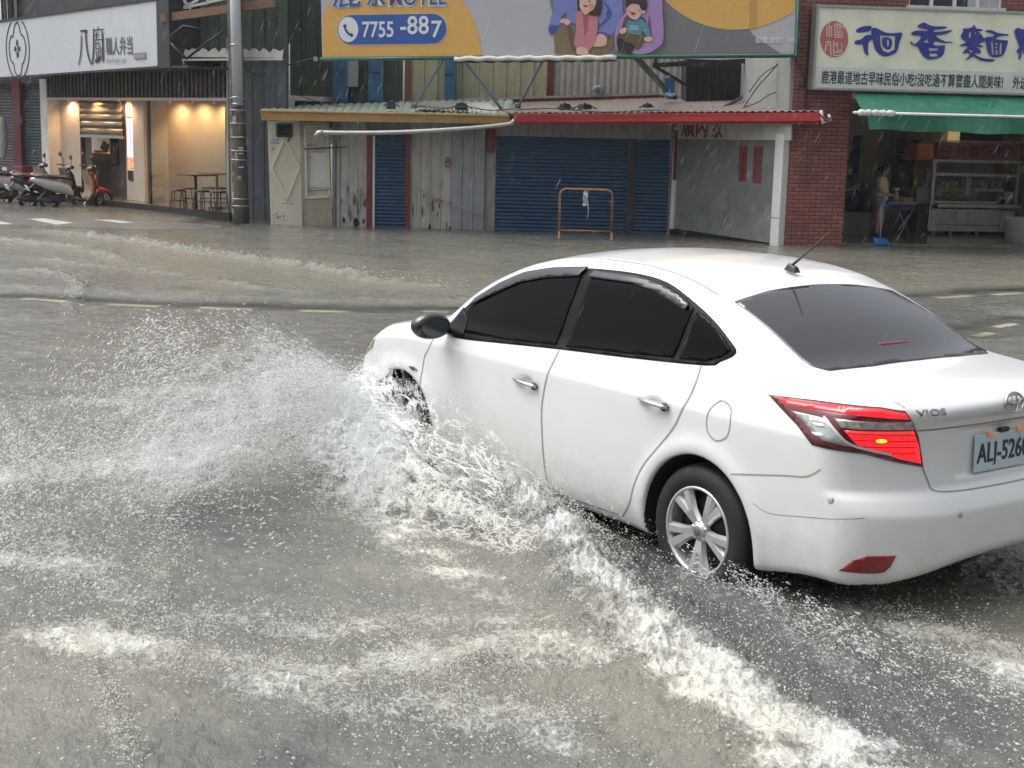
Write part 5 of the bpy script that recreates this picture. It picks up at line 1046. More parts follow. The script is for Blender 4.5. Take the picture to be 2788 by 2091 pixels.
b.tube([at_Y(u,v,25.3) for u,v in [(2235,300),(2240,335),(2262,325),(2255,312)]],.03,5); b.build('white_strip',WHITE,t_); b=MB(); b.tube([at_Y(u,v,25.28) for u,v in [(2225,305),(2252,330),(2268,316)]],.02,5); b.tube([at_Y(2222,335,25.4),at_Y(2236,342,25.4)],.03,5); b.build('rusty_strip',MAROON,t_)
# ---- the cart
D0=-3.0
def bx(b,u0,v0,u1,v1,d0,d1,pl=BR):
    um,vm=(u0+u1)/2,(v0+v1)/2; a_=pl.px(u0,vm,d1)[0]; c_=pl.px(u1,vm,d1)[0]; b.slab(pl,a_,c_,pl.px(um,v1,d1)[1],pl.px(um,v0,d1)[1],d0,d1)
k=508/2212; U=lambda x:2280+x*k; V=lambda y:330+y*k
def kx(b,x0,y0,x1,y1,d0,d1): bx(b,U(x0),V(y0),U(x1),V(y1),d0,d1)
cart=thing('food_cart','stainless steel noodle cart with an orange lettered sign board on top','food cart',BR.P(BR.px(U(1600),V(1300),D0)[0],.13,D0-.4))
SSD=mat('dull_stainless',(.46,.47,.47),.38,metal=.5,var=.15,scale=4,dirt=(.2,.2,.2)); ORG=mat('orange_board',(.75,.19,.04),.5,var=.1,scale=4); ORD=mat('brownish_orange_board',(.46,.12,.06),.45,var=.12,scale=4)
b=MB(); kx(b,1110,1040,1925,1310,D0-.9,D0); b.build('body',SSD,cart,bevel=.01)
b=MB(); kx(b,1930,1060,2100,1310,D0-.9,D0-.02); b.build('side_cabinet',SSD,cart,bevel=.008)
b=MB(); kx(b,1150,1228,1920,1236,D0,D0+.008); b.build('body_seam',DKGREY,cart)
b=MB(); kx(b,1190,985,2185,1030,D0-.9,D0+.12); b.build('counter_top',STEEL,cart,bevel=.006)
b=MB(); 
for x in (1255,1345,1425,1510,1600,1680,1765,1850,1930): kx(b,x,1033,x+45,1043,D0+.0,D0+.01)
b.build('vent_slots',mat('black_hole',(.006,.006,.006)),cart)
for x0,x1 in ((1135,1160),(2120,2150)): b=MB(); kx(b,x0-15 if x0<1200 else x0,470,x1 if x0<1200 else x1,990,D0-.05,D0); b.build('post',SSD,cart)
for x0,x1 in ((1135,1155),(2125,2150)): b=MB(); kx(b,x0,480,x1,1000,D0-.9,D0-.85); b.build('post',SSD,cart)
b=MB(); kx(b,1150,620,2145,655,D0-.6,D0+.01); b.build('shelf',SSD,cart); b=MB(); kx(b,1170,795,1980,832,D0-.5,D0-.02); b.build('shelf',SSD,cart); b=MB(); kx(b,1150,950,1900,975,D0-.5,D0+.01); b.build('shelf',SSD,cart)
b=MB(); kx(b,1130,462,2195,492,D0-.9,D0+.03); kx(b,1150,235,2200,250,D0-.9,D0+.03); b.build('canopy_rail',SSD,cart)
b=MB(); kx(b,1180,255,2165,460,D0-.12,D0); b.build('sign_board',ORD,cart,bevel=.004)
b=MB(); kx(b,1185,280,1345,455,D0,D0+.006); b.build('seal_panel',mat('dark_red_seal',(.26,.02,.035),.5),cart)
q=BR.px(U(1395),V(415),D0); q2=BR.px(U(2130),V(415),D0); text_mesh('lettering','徊香麵線糊',.27,BR.mat(q[0],q[1]+.01,D0+.006),mat('purple_ink',(.05,.03,.13),.5),cart,bold=.005,sx=(q2[0]-q[0])/(.27*5))
aq=Art(BR,D0+.008,cart,(2280,330),k); aq.strokes('seal_script',[[(1210,300),(1320,300)],[(1230,290),(1225,350)],[(1270,290),(1270,350)],[(1315,290),(1320,350)],[(1210,330),(1325,330)],[(1215,375),(1215,440)],[(1245,375),(1245,440)],[(1215,375),(1245,375)],[(1275,365),(1275,435),(1320,435),(1320,365)],[(1275,400),(1320,400)]],mat('pale_pink_line',(.42,.22,.24),.5),.014,smooth=0,taper=0)
b=MB(); kx(b,945,262,1130,455,D0-.7,D0-.02); b.build('orange_panel',ORG,cart)
b=MB(); kx(b,1058,540,1118,725,D0-.1,D0-.09); b.build('price_strip',mat('pink_white_strip',(.42,.38,.40),.7),cart); b=MB(); kx(b,1520,675,1585,890,D0+.02,D0+.03); b.build('price_strip',mat('pink_white_strip',(.42,.38,.40)),cart)
b=MB(); kx(b,1180,800,1630,890,D0+.0,D0+.008); b.build('yellow_menu',mat('amber_menu',(.34,.22,.05),.5,var=.2,scale=12),cart)
q=BR.px(U(1225),V(880),D0); text_mesh('menu_lettering','麵線糊 肉羹 滷味',.085,BR.mat(q[0],q[1]+.01,D0+.014),mat('menu_ink_dark',(.08,.02,.01),.5),cart,bold=.002)
b=MB(); 
for x in (890,910): pass
kx(b,895,460,925,1260,D0-.8,D0-.74); kx(b,1085,1000,1105,1300,D0+.0,D0+.04); b.build('leg_post',WHITE,cart)
b=MB(); kx(b,1180,990,1110,1000,D0,D0); 
wheel=MB()
for x in (1135,1330,1640): 
    P_=BR.P(*BR.px(U(x),V(1385),D0-.2),D0-.2); wheel=MB(); wheel.lathe([(0,-.03),(.07,-.03),(.085,-.02),(.085,.02),(.07,.03),(0,.03)],16,Matrix.Translation(P_)@Matrix.Rotation(math.pi/2,4,'X')); wheel.build('wheel',mat('grey_rubber',(.16,.16,.17),.6) if x!=1135 else BLUEP,cart)
    b=MB(); b.bar(P_,P_+Vector((0,0,.22)),.05); b.build('fork',SSD,cart)
GLC=clear_glass('case_glass',amt=.88)
b=MB(); a_=BR.px(U(1160),V(800),D0+.0); c_=BR.px(U(2120),V(500),D0); b.add([BR.P(a_[0],BR.px(U(1500),V(985),D0)[1],D0-.01),BR.P(c_[0],BR.px(U(1500),V(985),D0)[1],D0-.01),BR.P(c_[0],BR.px(U(1500),V(495),D0)[1],D0-.01),BR.P(a_[0],BR.px(U(1500),V(495),D0)[1],D0-.01)],[(0,1,2,3)]); b.build('glass_front',GLC,cart)
# jars, cups, bowls on the cart shelves
JY=mat('mustard_lid',(.40,.28,.09),.5,var=.15); JW=mat('cloudy_plastic',(.36,.37,.36),.35,var=.1); JB=mat('pale_blue_plastic',(.30,.37,.38),.35,var=.1); JC=mat('peach_plastic',(.42,.32,.23),.5,var=.1)
def jar(x,yb,w,h,m,lab,lid=True,d=D0-.25,prof='jar'):
    q=BR.px(U(x),V(yb),d); W=BR.px(U(x+w/2),V(yb),d)[0]-BR.px(U(x-w/2),V(yb),d)[0]; Hh=BR.px(U(x),V(yb-h),d)[1]-q[1]; t=thing('jar',lab,'container',BR.P(q[0],q[1],d),group='containers on the noodle cart'); b=MB(); r=W/2
    b.lathe([(0,0),(r*.9,0),(r,Hh*.08),(r,Hh*.75),(r*.8,Hh*.86),(r*.72,Hh*.9)] if prof=='jar' else [(0,0),(r*.7,0),(r*.9,Hh*.5),(r,Hh*.98),(r*.92,Hh*.98),(r*.6,Hh*.1)],16); b.build('body',m,t,local=True)
    if lid: b=MB(); b.lathe([(r*.75,Hh*.86),(r*.8,Hh*.87),(r*.8,Hh),(0,Hh)],16); b.build('lid',JY if m is not JB else JW,t,local=True)
for x,yb,w,h,m,lid,lab in [(1180,610,50,60,JW,False,'cloudy cup on the top shelf of the cart, leftmost'),(1285,608,110,60,JW,False,'wide cloudy bowl on the top shelf of the cart'),(1395,610,70,70,JW,True,'lidded cloudy jar on the top shelf of the cart'),(2080,615,60,60,JW,True,'cloudy jar at the right end of the top shelf'),
 (1215,720,60,55,JY,False,'mustard tub, upper one at the left end of the cart'),(1215,795,60,50,JY,False,'mustard tub, lower one at the left end of the cart'),(1290,795,80,75,JC,True,'peach tub beside the mustard tubs'),(1385,795,95,100,JC,False,'round peach jar in the middle shelf row'),(1430,700,45,40,JY,False,'small mustard tub stacked behind the round peach jar'),(1488,795,75,120,JB,True,'blue jar with a pale lid left of the white strip'),(1615,795,60,120,JC,True,'tall peach jar just right of the white strip'),(1705,795,90,115,JB,False,'tall pale blue stack of cups right of the white strip'),(1825,795,80,65,JW,False,'white bowl, left of two at the right end of the shelf'),(1918,795,80,75,JB,False,'pale bowl, right of two at the right end of the shelf'),(1210,925,60,80,JY,False,'mustard tub below the yellow menu'),(1290,935,75,45,JC,False,'peach tub below the yellow menu')]:
    jar(x,yb,w,h,m,lab,lid)
t_=thing('paper_box','white box with a red stripe on the right end of the cart counter','box',BR.P(*BR.px(U(2040),V(960),D0+.0),D0-.1)); b=MB(); kx(b,1980,840,2090,935,D0-.3,D0-.02); b.build('box',WHITE,t_,bevel=.005); b=MB(); kx(b,1985,912,2088,930,D0-.018,D0-.012); b.build('stripe',mat('faded_pink',(.38,.25,.23)),t_)
t_=thing('pot','steel pot with a plate on the right end of the cart counter','pot',BR.P(*BR.px(U(2040),V(990),D0),D0)); P_=BR.P(*BR.px(U(2045),V(985),D0+.02),D0-.1); b=MB(); b.lathe([(0,0),(.12,0),(.13,.1),(.14,.11),(0,.12)],20,Matrix.Translation(P_)); b.build('body',STEEL,t_); b=MB(); b.lathe([(0,.125),(.1,.125),(.12,.14),(0,.135)],20,Matrix.Translation(P_)); b.build('plate',WHITE,t_)
t_=thing('dark_cup','black patterned cup hanging at the right end of the glass case','cup',BR.P(*BR.px(U(2045),V(780),D0),D0-.3)); P_=BR.P(*BR.px(U(2050),V(835),D0-.3),D0-.3); b=MB(); b.lathe([(0,0),(.06,0),(.08,.22),(.078,.22),(.05,.01)],16,Matrix.Translation(P_)); b.build('cup',BLACKP,t_)
# side glass case + newspaper
t_=thing('newspaper_box','box wrapped in newsprint left of the steel cart','box',BR.P(*BR.px(U(1020),V(900),D0),D0-.4)); b=MB(); kx(b,940,790,1105,955,D0-.6,D0-.1); b.build('box',mat('newsprint',(.30,.30,.28),.8,var=.35,scale=30),t_,bevel=.01); b=MB(); kx(b,1012,730,1085,790,D0-.5,D0-.2); b.build('roll',WHITE,t_,bevel=.02)
t_=thing('side_bin','dark cabinet under the newsprint box beside the cart','cabinet',BR.P(*BR.px(U(1020),V(1380),D0),D0-.5)); b=MB(); kx(b,945,975,1090,1390,D0-.7,D0-.15); b.build('body',DKGREY,t_,bevel=.01); b=MB(); kx(b,925,955,1110,975,D0-.75,D0-.1); b.build('top',WOODF,t_)
t_=thing('yellow_bag','yellow plastic bag hanging on the cart side','bag',BR.P(*BR.px(U(920),V(750),D0),D0-.3)); P_=[BR.P(*BR.px(U(x),V(y),D0-.3),D0-.3) for x,y in [(925,660),(918,700),(912,760),(908,820),(905,850)]]; b=MB(); b.tube(P_,[.03,.07,.09,.08,.04],10,flat=.5); b.tube([BR.P(*BR.px(U(x),V(y),D0-.3),D0-.3) for x,y in [(930,665),(950,655),(972,690),(950,760)]],[.02,.05,.04,.02],8,flat=.4); b.build('bag',mat('yellow_plastic',(.50,.48,.05),.4,var=.15,scale=8),t_)
t_=thing('boiler_cabinet','tall dark cabinet with a steel water boiler on top behind the woman','cabinet',BR.P(*BR.px(U(820),V(1000),-4),-4)); b=MB(); kx(b,715,470,925,905,-4.3,-3.9); b.build('cabinet',BLACKP,t_,bevel=.02)
P_=BR.P(*BR.px(U(822),V(380),-4),-4); b=MB(); b.lathe([(0,0),(.22,0),(.23,.02),(.23,.26),(.21,.29),(.05,.31),(0,.33)],24,Matrix.Translation(P_)); b.build('boiler',mat('dark_steel',(.06,.06,.065),.25,metal=.7),t_)
b=MB(); b.lathe([(0,0),(.24,0),(.24,.2),(0,.2)],24,Matrix.Translation(P_-Vector((0,0,.22)))); b.build('boiler_base',BLACKP,t_); b=MB(); kx(b,735,490,800,650,-3.89,-3.88); b.build('notice_sheet',mat('dim_paper',(.14,.14,.15),.7),t_)
t_=thing('bag_heap','heap of clear plastic bags on a dark shelf behind the woman','bags',BR.P(*BR.px(U(310),V(820),-4.5),-4.5)); b=MB(); kx(b,230,815,410,1090,-4.9,-4.5); b.build('shelf',mat('dark_shelf',(.03,.028,.026),.8,var=.3),t_,bevel=.02)
for x,y,r in [(270,790,.12),(330,770,.14),(380,790,.1)]: P_=BR.P(*BR.px(U(x),V(y),-4.6),-4.6); b=MB(); b.lathe([(0,-r*.8),(r*.7,-r*.6),(r,0),(r*.6,r*.6),(r*.15,r*.9),(0,r*.8)],10,Matrix.Translation(P_)@Matrix.Rotation(x,4,'Z')@Matrix.Rotation(.4,4,'X')); b.build('bag',mat('dim_plastic',(.22,.21,.19),.4,var=.3,scale=20),t_)
# folding table with bottle and boxes
FD=-2.4; t_=thing('folding_table','blue edged folding table with crossed legs beside the woman','table',BR.P(*BR.px(U(790),V(1370),FD),FD)); b=MB(); kx(b,600,958,940,985,FD-.6,FD); b.build('table_top',mat('white_table_top',(.32,.31,.30),.5),t_,bevel=.005); b=MB(); kx(b,610,985,930,1060,FD-.03,FD-.01); b.build('cloth_edge',mat('navy_cloth',(.02,.03,.12),.8,var=.3),t_)
for a0_,a1_ in [((690,1000),(850,1330)),((890,1060),(740,1340)),((770,1010),(640,1330)),((880,1070),(650,1390))]: b=MB(); b.tube([BR.P(*BR.px(U(a0_[0]),V(a0_[1]),FD-.1),FD-.1),BR.P(*BR.px(U(a1_[0]),V(a1_[1]),FD-.1),FD-.1)],.013,6); b.build('leg',GALV,t_)
tz=BR.px(U(700),V(958),FD-.2)[1]
t_=thing('spray_bottle','white spray bottle on the folding table','bottle',BR.P(*BR.px(U(692),V(955),FD-.2),FD-.2)); P_=BR.P(BR.px(U(692),V(955),FD-.2)[0],tz,FD-.2); b=MB(); b.lathe([(0,0),(.06,0),(.062,.13),(.02,.2),(.02,.24),(0,.24)],14,Matrix.Translation(P_)); b.build('bottle',mat('milky_plastic',(.45,.47,.45),.35),t_); b=MB(); b.box((0.01,0,.26),(.11,.03,.05),Matrix.Translation(P_)); b.build('trigger',WHITE,t_,bevel=.006)
t_=thing('red_tub','small orange red tub on the folding table','tub',BR.P(BR.px(U(750),V(955),FD-.2)[0],tz,FD-.2)); b=MB(); b.lathe([(0,0),(.07,0),(.085,.11),(.075,.11),(.06,.02)],14,Matrix.Translation(t_.location)); b.build('tub',ORG,t_)
t_=thing('cardboard_tray','tan cardboard tray on the right of the folding table','tray',BR.P(BR.px(U(830),V(960),FD-.1)[0],tz,FD-.1)); b=MB(); kx(b,780,905,900,960,FD-.35,FD-.0); b.build('tray',mat('cardboard',(.36,.25,.12),.8,var=.1),t_,bevel=.006)
t_=thing('white_tub','white basin on the floor at the right edge under the awning','tub',BR.P(*BR.px(U(2180),V(1450),-1.2),-1.2)); P_=BR.P(BR.px(U(2200),V(1450),-1.2)[0],.1,-1.3); b=MB(); b.lathe([(0,0),(.30,0),(.34,.48),(.36,.5),(.34,.5),(.29,.06),(0,.05)],24,Matrix.Translation(P_)); b.build('tub',mat('white_plastic',(.55,.55,.52),.4,var=.08,scale=5),t_)
t_=thing('floor_crate','dark crates stacked under the cart counter','crate',BR.P(*BR.px(U(1800),V(1440),D0-.5),D0-.5)); b=MB(); kx(b,1385,1320,1600,1450,D0-.8,D0-.3); kx(b,1680,1320,2070,1450,D0-.8,D0-.3); b.build('crate',mat('very_dark_plastic',(.012,.012,.013),.6),t_,bevel=.02)
# ============================================================ shophouses on the viewer's side of the street (they show in the car's glass and paint)
HC=[mat('house_grey',(.20,.20,.19),.8,var=.1,scale=1),mat('house_tan',(.24,.20,.16),.8,var=.1,scale=1),mat('house_dark',(.11,.11,.12),.8,var=.1,scale=1)]
OP=Plane((40,-10.5),(-40,-10.5)); OP.N=Vector((0,1,0)); DW=mat('dark_window',(.02,.022,.025),.06,var=.1)
for i in range(9):
    s0=i*9-.5; h_=(6.2,7.4,5.6,6.8)[i%4]; t=thing('shophouse','plain shophouse across the street behind the viewer, reflected dark in the car glass','house',OP.P(s0+4.4,0,-3),group='shophouses behind the viewer')
    b=MB(); b.slab(OP,s0,s0+8.8,3.0,h_,-7,0); b.slab(OP,s0,s0+.5,0,3.0,-7,0); b.slab(OP,s0+8.3,s0+8.8,0,3.0,-7,0); b.slab(OP,s0+.5,s0+8.3,0,3.0,-7,-2.5); b.build('wall',HC[i%3],t)
    for k in range(3): b=MB(); b.slab(OP,s0+.8+k*2.7,s0+2.6+k*2.7,3.9,5.2,.0,.03); b.build('window',DW,t)
    b=MB(); b.slab(OP,s0+.2,s0+8.6,2.7,2.85,.0,1.4); b.build('canopy',HC[(i+1)%3],t)
# ============================================================ street things
# utility pole with conduit, straps, torn bills and the striped guard
pole=thing('utility_pole','concrete utility pole with straps, torn bills and a white conduit pipe','utility pole',G(656,596,0))
PB=at_Y(657,604,28.75); PB.z=0; PT=at_Y(636,-60,PB.y+.05); PT=PB+(PT-PB)*1.6
b=MB(); n=12; b.tube([PB.lerp(PT,i/n) for i in range(n+1)],[.165-.035*i/n for i in range(n+1)],18); b.build('pole',mat('dark_concrete',(.12,.11,.095),.85,var=.25,scale=5,dirt=(.06,.055,.05),bump=.5,bscale=40),pole)
def onpole(v): 
    lo,hi=0,1
    for _ in range(30):
        m=(lo+hi)/2; P=PB.lerp(PT,m); d=P-Vector((0,0,CAMH)); vv=CH/2-FPX*d.dot(UP)/d.dot(FW)
        if vv>v: lo=m
        else: hi=m
    return PB.lerp(PT,lo)
b=MB()
for v in (268,300,336,374,410,435,541,560): P=onpole(v); b.lathe([(.160,-.012),(.172,-.012),(.172,.012),(.160,.012)],18,Matrix.Translation(P))
b.build('strap',GALV,pole)
rnd=random.Random(9)
for i in range(15):
    v=rnd.uniform(300,560); P=onpole(v); a0=-math.pi/2+rnd.uniform(-1.2,1.2); da=rnd.uniform(.2,.6); h_=rnd.uniform(.05,.18); b=MB(); b.lathe([(.1665,-h_/2),(.1665,h_/2)],5,Matrix.Translation(P),a0,a0+da)
    m=[mat('torn_bill_pale',(.34,.33,.30),.8,var=.4,scale=25),mat('torn_bill_tan',(.20,.16,.10),.8,var=.5,scale=25),mat('torn_bill_dark',(.06,.06,.055),.8,var=.5,scale=25)][i%3]; b.build('torn_bill',m,pole)
b=MB()
for v in (373,403,409,418,455): P=onpole(v)+Vector((.02,-.17,0)); b.bar(P,P+Vector((.10,-.02,.01)),.03,.015)
b.build('tape_tab',WHITE,pole)
b=MB(); A_=at_Y(648,287,PB.y-.24); B_=at_Y(640,0,PB.y-.24); B_=A_+(B_-A_)*1.6; b.tube([A_,A_.lerp(B_,.5),B_],.105,16); b.build('conduit',mat('white_pvc',(.46,.48,.50),.35,var=.05,scale=3),pole)
b=MB(); 
for v in (122,265,283): P=at_Y(646+(v-287)*.03,v,PB.y-.24); b=MB(); b.lathe([(.103,-.015),(.112,-.015),(.112,.015),(.103,.015)],16,Matrix.Translation(P)); b.build('conduit_clamp',STEEL,pole)
b=MB(); A_=at_Y(636,592,PB.y-.05)
YEL=mat('worn_yellow',(.36,.25,.03),.6,var=.3,scale=8); 
for k in range(12):
    z=.1+k*.13; m=YEL if k%2 else BLACKP; b=MB(); a0=math.pi*.86; b.lathe([(.172,z),(.172,z+.128)],6,Matrix.Translation((PB.x,PB.y,0)),a0,a0+1.15); b.build('guard_stripe',m,pole)
t_=thing('drooping_cable','black cable drooping from the pole to a white box on the green wall','cable',at_Y(740,180,29)); b=MB(); b.tube(smooth_path([at_Y(u,v,29.2) for u,v in [(664,170),(672,190),(700,203),(740,200),(790,175),(853,160)]],5),.016,6); b.build('cable',BLACKP,t_); b=MB(); b.box((0,0,0),(.09,.05,.10),Matrix.Translation(at_Y(859,161,30.9))); b.build('junction_box',WHITE,t_,bevel=.01)
t_=thing('thin_wire','thin dark wire slanting across the slate wall behind the ochre eave','wire',at_Y(800,250,30)); b=MB(); b.tube(smooth_path([at_Y(u,v,29.3) for u,v in [(690,195),(780,245),(850,272),(930,290)]],4),.008,4); b.build('wire',BLACKP,t_); b=MB(); b.tube(smooth_path([at_Y(u,v,30.6) for u,v in [(760,8),(800,55),(850,100),(880,130)]],4),.008,4); b.build('wire',BLACKP,t_)
# rusty crowd barrier with a paper tied to it
ba=thing('barrier','rusty orange tube barrier standing in the flood before the wide navy shutter','barrier',G(1590,650,0))
RUST=mat('rusty_orange_paint',(.20,.095,.04),.7,var=.4,scale=12,dirt=(.10,.05,.03)); A_=G(1521,650); B_=G(1664,654); A_.z=.0;B_.z=.0; zt=at_Y(1600,516,A_.y).z
U0=Vector((0,0,1)); b=MB(); X_=(B_-A_).normalized()
b.tube([A_+U0*.05,A_+U0*(zt-.14)]+[p for p in smooth_path([A_+U0*(zt-.14),A_+U0*(zt-.04)+X_*.03,A_+U0*zt+X_*.12],4)]+[B_+U0*zt-X_*.12]+smooth_path([B_+U0*zt-X_*.12,B_+U0*(zt-.04)-X_*.03,B_+U0*(zt-.14)],4)+[B_+U0*.05],.022,8); b.build('frame',RUST,ba)
b=MB(); z1=at_Y(1600,629,A_.y).z; b.tube([A_+U0*z1,B_+U0*z1],.018,8); b.build('lower_rail',RUST,ba)
for P in (A_,B_): b=MB(); b.bar(P+Vector((0,-.22,.1)),P+Vector((0,.22,.1)),.05); b.bar(P+Vector((0,-.2,.1)),P+U0*.24,.03); b.build('foot',RUST,ba)
t_=thing('tied_paper','crumpled white paper tied to the top rail of the rusty barrier','paper',at_Y(1593,520,A_.y)); b=MB(); vs=[]
for i,(u,v) in enumerate([(1590,519),(1601,519),(1588,528),(1602,528),(1586,540),(1600,538),(1588,552),(1601,552),(1586,560),(1600,560)]): vs.append(at_Y(u,v,A_.y-.03-.03*(i%3)))
b.add(vs,[(0,1,3,2),(2,3,5,4),(4,5,7,6),(6,7,9,8)]); b.build('paper',mat('grey_white_paper',(.42,.43,.46),.7),t_); b=MB(); b.tube([at_Y(1601,552,A_.y-.03),at_Y(1602,575,A_.y-.02),at_Y(1599,594,A_.y-.02)],.005,4); b.build('ribbon',WHITE,t_)
# ---- scooters
def scooter(loc,rz,label,body,tail,front,seatc,shieldc,lean=.10,seat_h=0):
    t=thing('scooter',label,'scooter',loc,rz,'scooters parked before the lit shop'); t.rotation_euler=(lean,0,rz); L_=dict(local=True)
    def wheel(x,r,w):
        M=Matrix.Translation((x,0,r))@Matrix.Rotation(math.pi/2,4,'X'); b=MB(); pr=[(r-.075,-w*.3),(r-.03,-w*.5),(r-.008,-w*.36),(r,0),(r-.008,w*.36),(r-.03,w*.5),(r-.075,w*.3),(r-.075,-w*.3)]; b.lathe(pr,28,M); wh=b.build('wheel',RUBBER,t,**L_)
        b=MB(); b.lathe([(r-.075,-w*.28),(r-.09,-w*.2),(r-.09,w*.2),(r-.075,w*.28)],28,M); 
        for k in range(5):
            a=2*math.pi*k/5; b.bar(M@Vector((.03*math.cos(a),.03*math.sin(a),0)),M@Vector(((r-.08)*math.cos(a),(r-.08)*math.sin(a),0)),.03,.02,up=(0,1,0))
        b.lathe([(0,-.05),(.04,-.05),(.045,.05),(0,.05)],12,M); b.build('rim',STEEL,wh,**L_)
    wheel(1.27,.23,.11); wheel(0,.23,.12)
    def loft(secs,m,nm,cap=True):   # secs: (x,z,halfw,halfh)
        b=MB(); vs=[];fs=[];n=14
        for x,z,hw,hh in secs:
            for k in range(n):
                a=2*math.pi*k/n; c,s=math.cos(a),math.sin(a); vs.append((x,hw*math.copysign(abs(c)**.75,c),z+hh*math.copysign(abs(s)**.75,s)))
        for i in range(len(secs)-1):
            for k in range(n): fs.append((i*n+k,i*n+(k+1)%n,(i+1)*n+(k+1)%n,(i+1)*n+k))
        fs+= [tuple(range(n-1,-1,-1)),tuple((len(secs)-1)*n+k for k in range(n))]; b.smooth=True; b.add(vs,fs); return b.build(nm,m,t,**L_)
    loft([(-.42,.72,.05,.03),(-.30,.69,.12,.08),(-.08,.62,.16,.13),(.2,.56,.17,.15),(.42,.48,.15,.13),(.52,.40,.12,.08)],tail,'tail_body')
    loft([(-.36,.79,.08,.02),(-.2,.80,.13,.035),(.1,.775,.15,.045),(.35,.755,.14,.05),(.5,.72,.08,.03)],seatc,'seat')
    loft([(.42,.30,.14,.05),(.7,.26,.17,.035),(.95,.28,.17,.05)],body,'floorboard')
    b=MB(); b.smooth=True; pr=[(.93,.26,.19),(1.03,.42,.21),(1.02,.62,.21),(.95,.80,.17),(.90,.93,.12)]; vs=[]; n=7
    for x,z,w_ in pr:
        for k in range(n): a=(k/(n-1)-.5)*2; vs.append((x-.10*a*a,w_*a,z))
    for x,z,w_ in pr:
        for k in range(n): a=(k/(n-1)-.5)*2; vs.append((x-.035-.10*a*a,w_*a*.96,z))
    fs=[];N0=len(pr)*n
    for i in range(len(pr)-1):
        for k in range(n-1): q=i*n+k; fs+=[(q,q+1,q+n+1,q+n),(N0+q,N0+q+n,N0+q+n+1,N0+q+1)]
    for i in range(len(pr)-1): q=i*n; fs+=[(q,q+n,N0+q+n,N0+q),(q+n-1,N0+q+n-1,N0+q+2*n-1,q+2*n-1)]
    b.add(vs,fs); b.build('leg_shield',shieldc,t,**L_)
    loft([(1.02,.36,.08,.12),(1.10,.52,.12,.14),(1.06,.70,.11,.12),(.98,.86,.08,.06)],front,'front_panel')
    loft([(1.02,.38,.05,.03),(1.18,.49,.075,.05),(1.34,.47,.07,.03),(1.46,.38,.05,.02)],front,'front_fender')
    b=MB(); b.tube([(1.27,.06,.23),(1.12,.06,.55)],.022,8); b.tube([(1.27,-.06,.23),(1.12,-.06,.55)],.022,8); b.build('fork',DKMETAL,t,**L_)
    loft([(.86,.92,.05,.04),(.93,.97,.15,.06),(1.0,.99,.14,.06),(1.06,.97,.08,.04)],body,'handlebar_cowl')
    b=MB(); b.lathe([(0,0),(.06,0),(.05,.03),(0,.035)],14,Matrix.Translation((1.045,0,.975))@Matrix.Rotation(math.pi/2,4,'Y')); b.build('headlight',mat('headlight_lens',(.55,.56,.58),.1,var=0),t,**L_)
    for s in (-1,1):
        b=MB(); b.tube([(.93,.12*s,.98),(.88,.24*s,1.0),(.84,.36*s,.985)],.017,8); h=b.build('handlebar',BLACKP,t,**L_)
        b=MB(); b.tube(smooth_path([(.92,.18*s,1.0),(.93,.22*s,1.1),(.90,.27*s,1.2)],3),.007,6); st=b.build('mirror_stalk',BLACKP,t,**L_)
        b=MB(); b.lathe([(0,0),(.055,0),(.062,.008),(.05,.022),(0,.03)],18,Matrix.Translation((.885,.28*s,1.24))@Matrix.Rotation(-math.pi/2+.1,4,'Y')@Matrix.Diagonal((1,1.25,1,1))); b.build('mirror_back',BLACKP,st,**L_)
        b=MB(); b.lathe([(0,0),(.052,0)],18,Matrix.Translation((.883,.28*s,1.24))@Matrix.Rotation(-math.pi/2+.1,4,'Y')@Matrix.Diagonal((1,1.25,1,1))@Matrix.Translation((0,0,-.002))); b.build('mirror_glass',mat('mirror_glass',(.9,.92,.95),.03,metal=1,var=0),st,**L_)
    b=MB(); b.box((0,0,0),(.012,.20,.13),Matrix.Translation((-.50,0,.52))@Matrix.Rotation(rad(-25),4,'Y')); b.build('number_plate',mat('plate_white',(.62,.66,.70),.4,var=.06,scale=30),t,**L_,bevel=.004)
    b=MB(); b.bar((-.30,0,.64),(-.47,0,.50),.08,.02); b.build('rear_mudguard',BLACKP,t,**L_)
    b=MB(); b.box((-.425,0,.68),(.05,.16,.05)); b.build('tail_light',mat('tail_red',(.35,.01,.01),.2,var=0),t,**L_,bevel=.015)
    b=MB(); b.tube([(-.38,.10,.83),(-.30,.12,.86),(-.1,.14,.83)],.012,6); b.tube([(-.38,-.10,.83),(-.30,-.12,.86),(-.1,-.14,.83)],.012,6); b.tube([(-.38,.10,.83),(-.40,0,.84),(-.38,-.10,.83)],.012,6); b.build('grab_rail',GALV,t,**L_)
    b=MB(); b.tube([(.25,-.13,.26),(-.1,-.16,.24),(-.32,-.16,.30)],[.03,.045,.05],10); b.build('exhaust',DKMETAL,t,**L_)
    loft([(.35,.30,.09,.09),(.1,.27,.10,.10),(-.1,.25,.08,.07)],DKMETAL,'engine')
    b=MB(); b.tube([(.30,.10,.18),(.22,.2,.0)],.012,6); b.build('side_stand',DKMETAL,t,**L_)
    return t
PRED=mat('scooter_red',(.50,.025,.02),.2,var=.04,coat=.6); PBLK=mat('scooter_black',(.014,.014,.016),.2,var=.1,coat=.5); PWHT=mat('scooter_white',(.55,.54,.52),.25,var=.05,coat=.4); PSIL=mat('scooter_silver',(.25,.25,.26),.3,metal=.5,var=.05); PDR=mat('seat_dark_red',(.11,.015,.02),.5,var=.2); SEATB=mat('seat_black',(.018,.018,.018),.55,var=.15); BEI=mat('beige_panel',(.42,.32,.22),.4,var=.1)
def sc_at(u,v): P=G(u,v,.0); return (P.x,P.y,0.0)
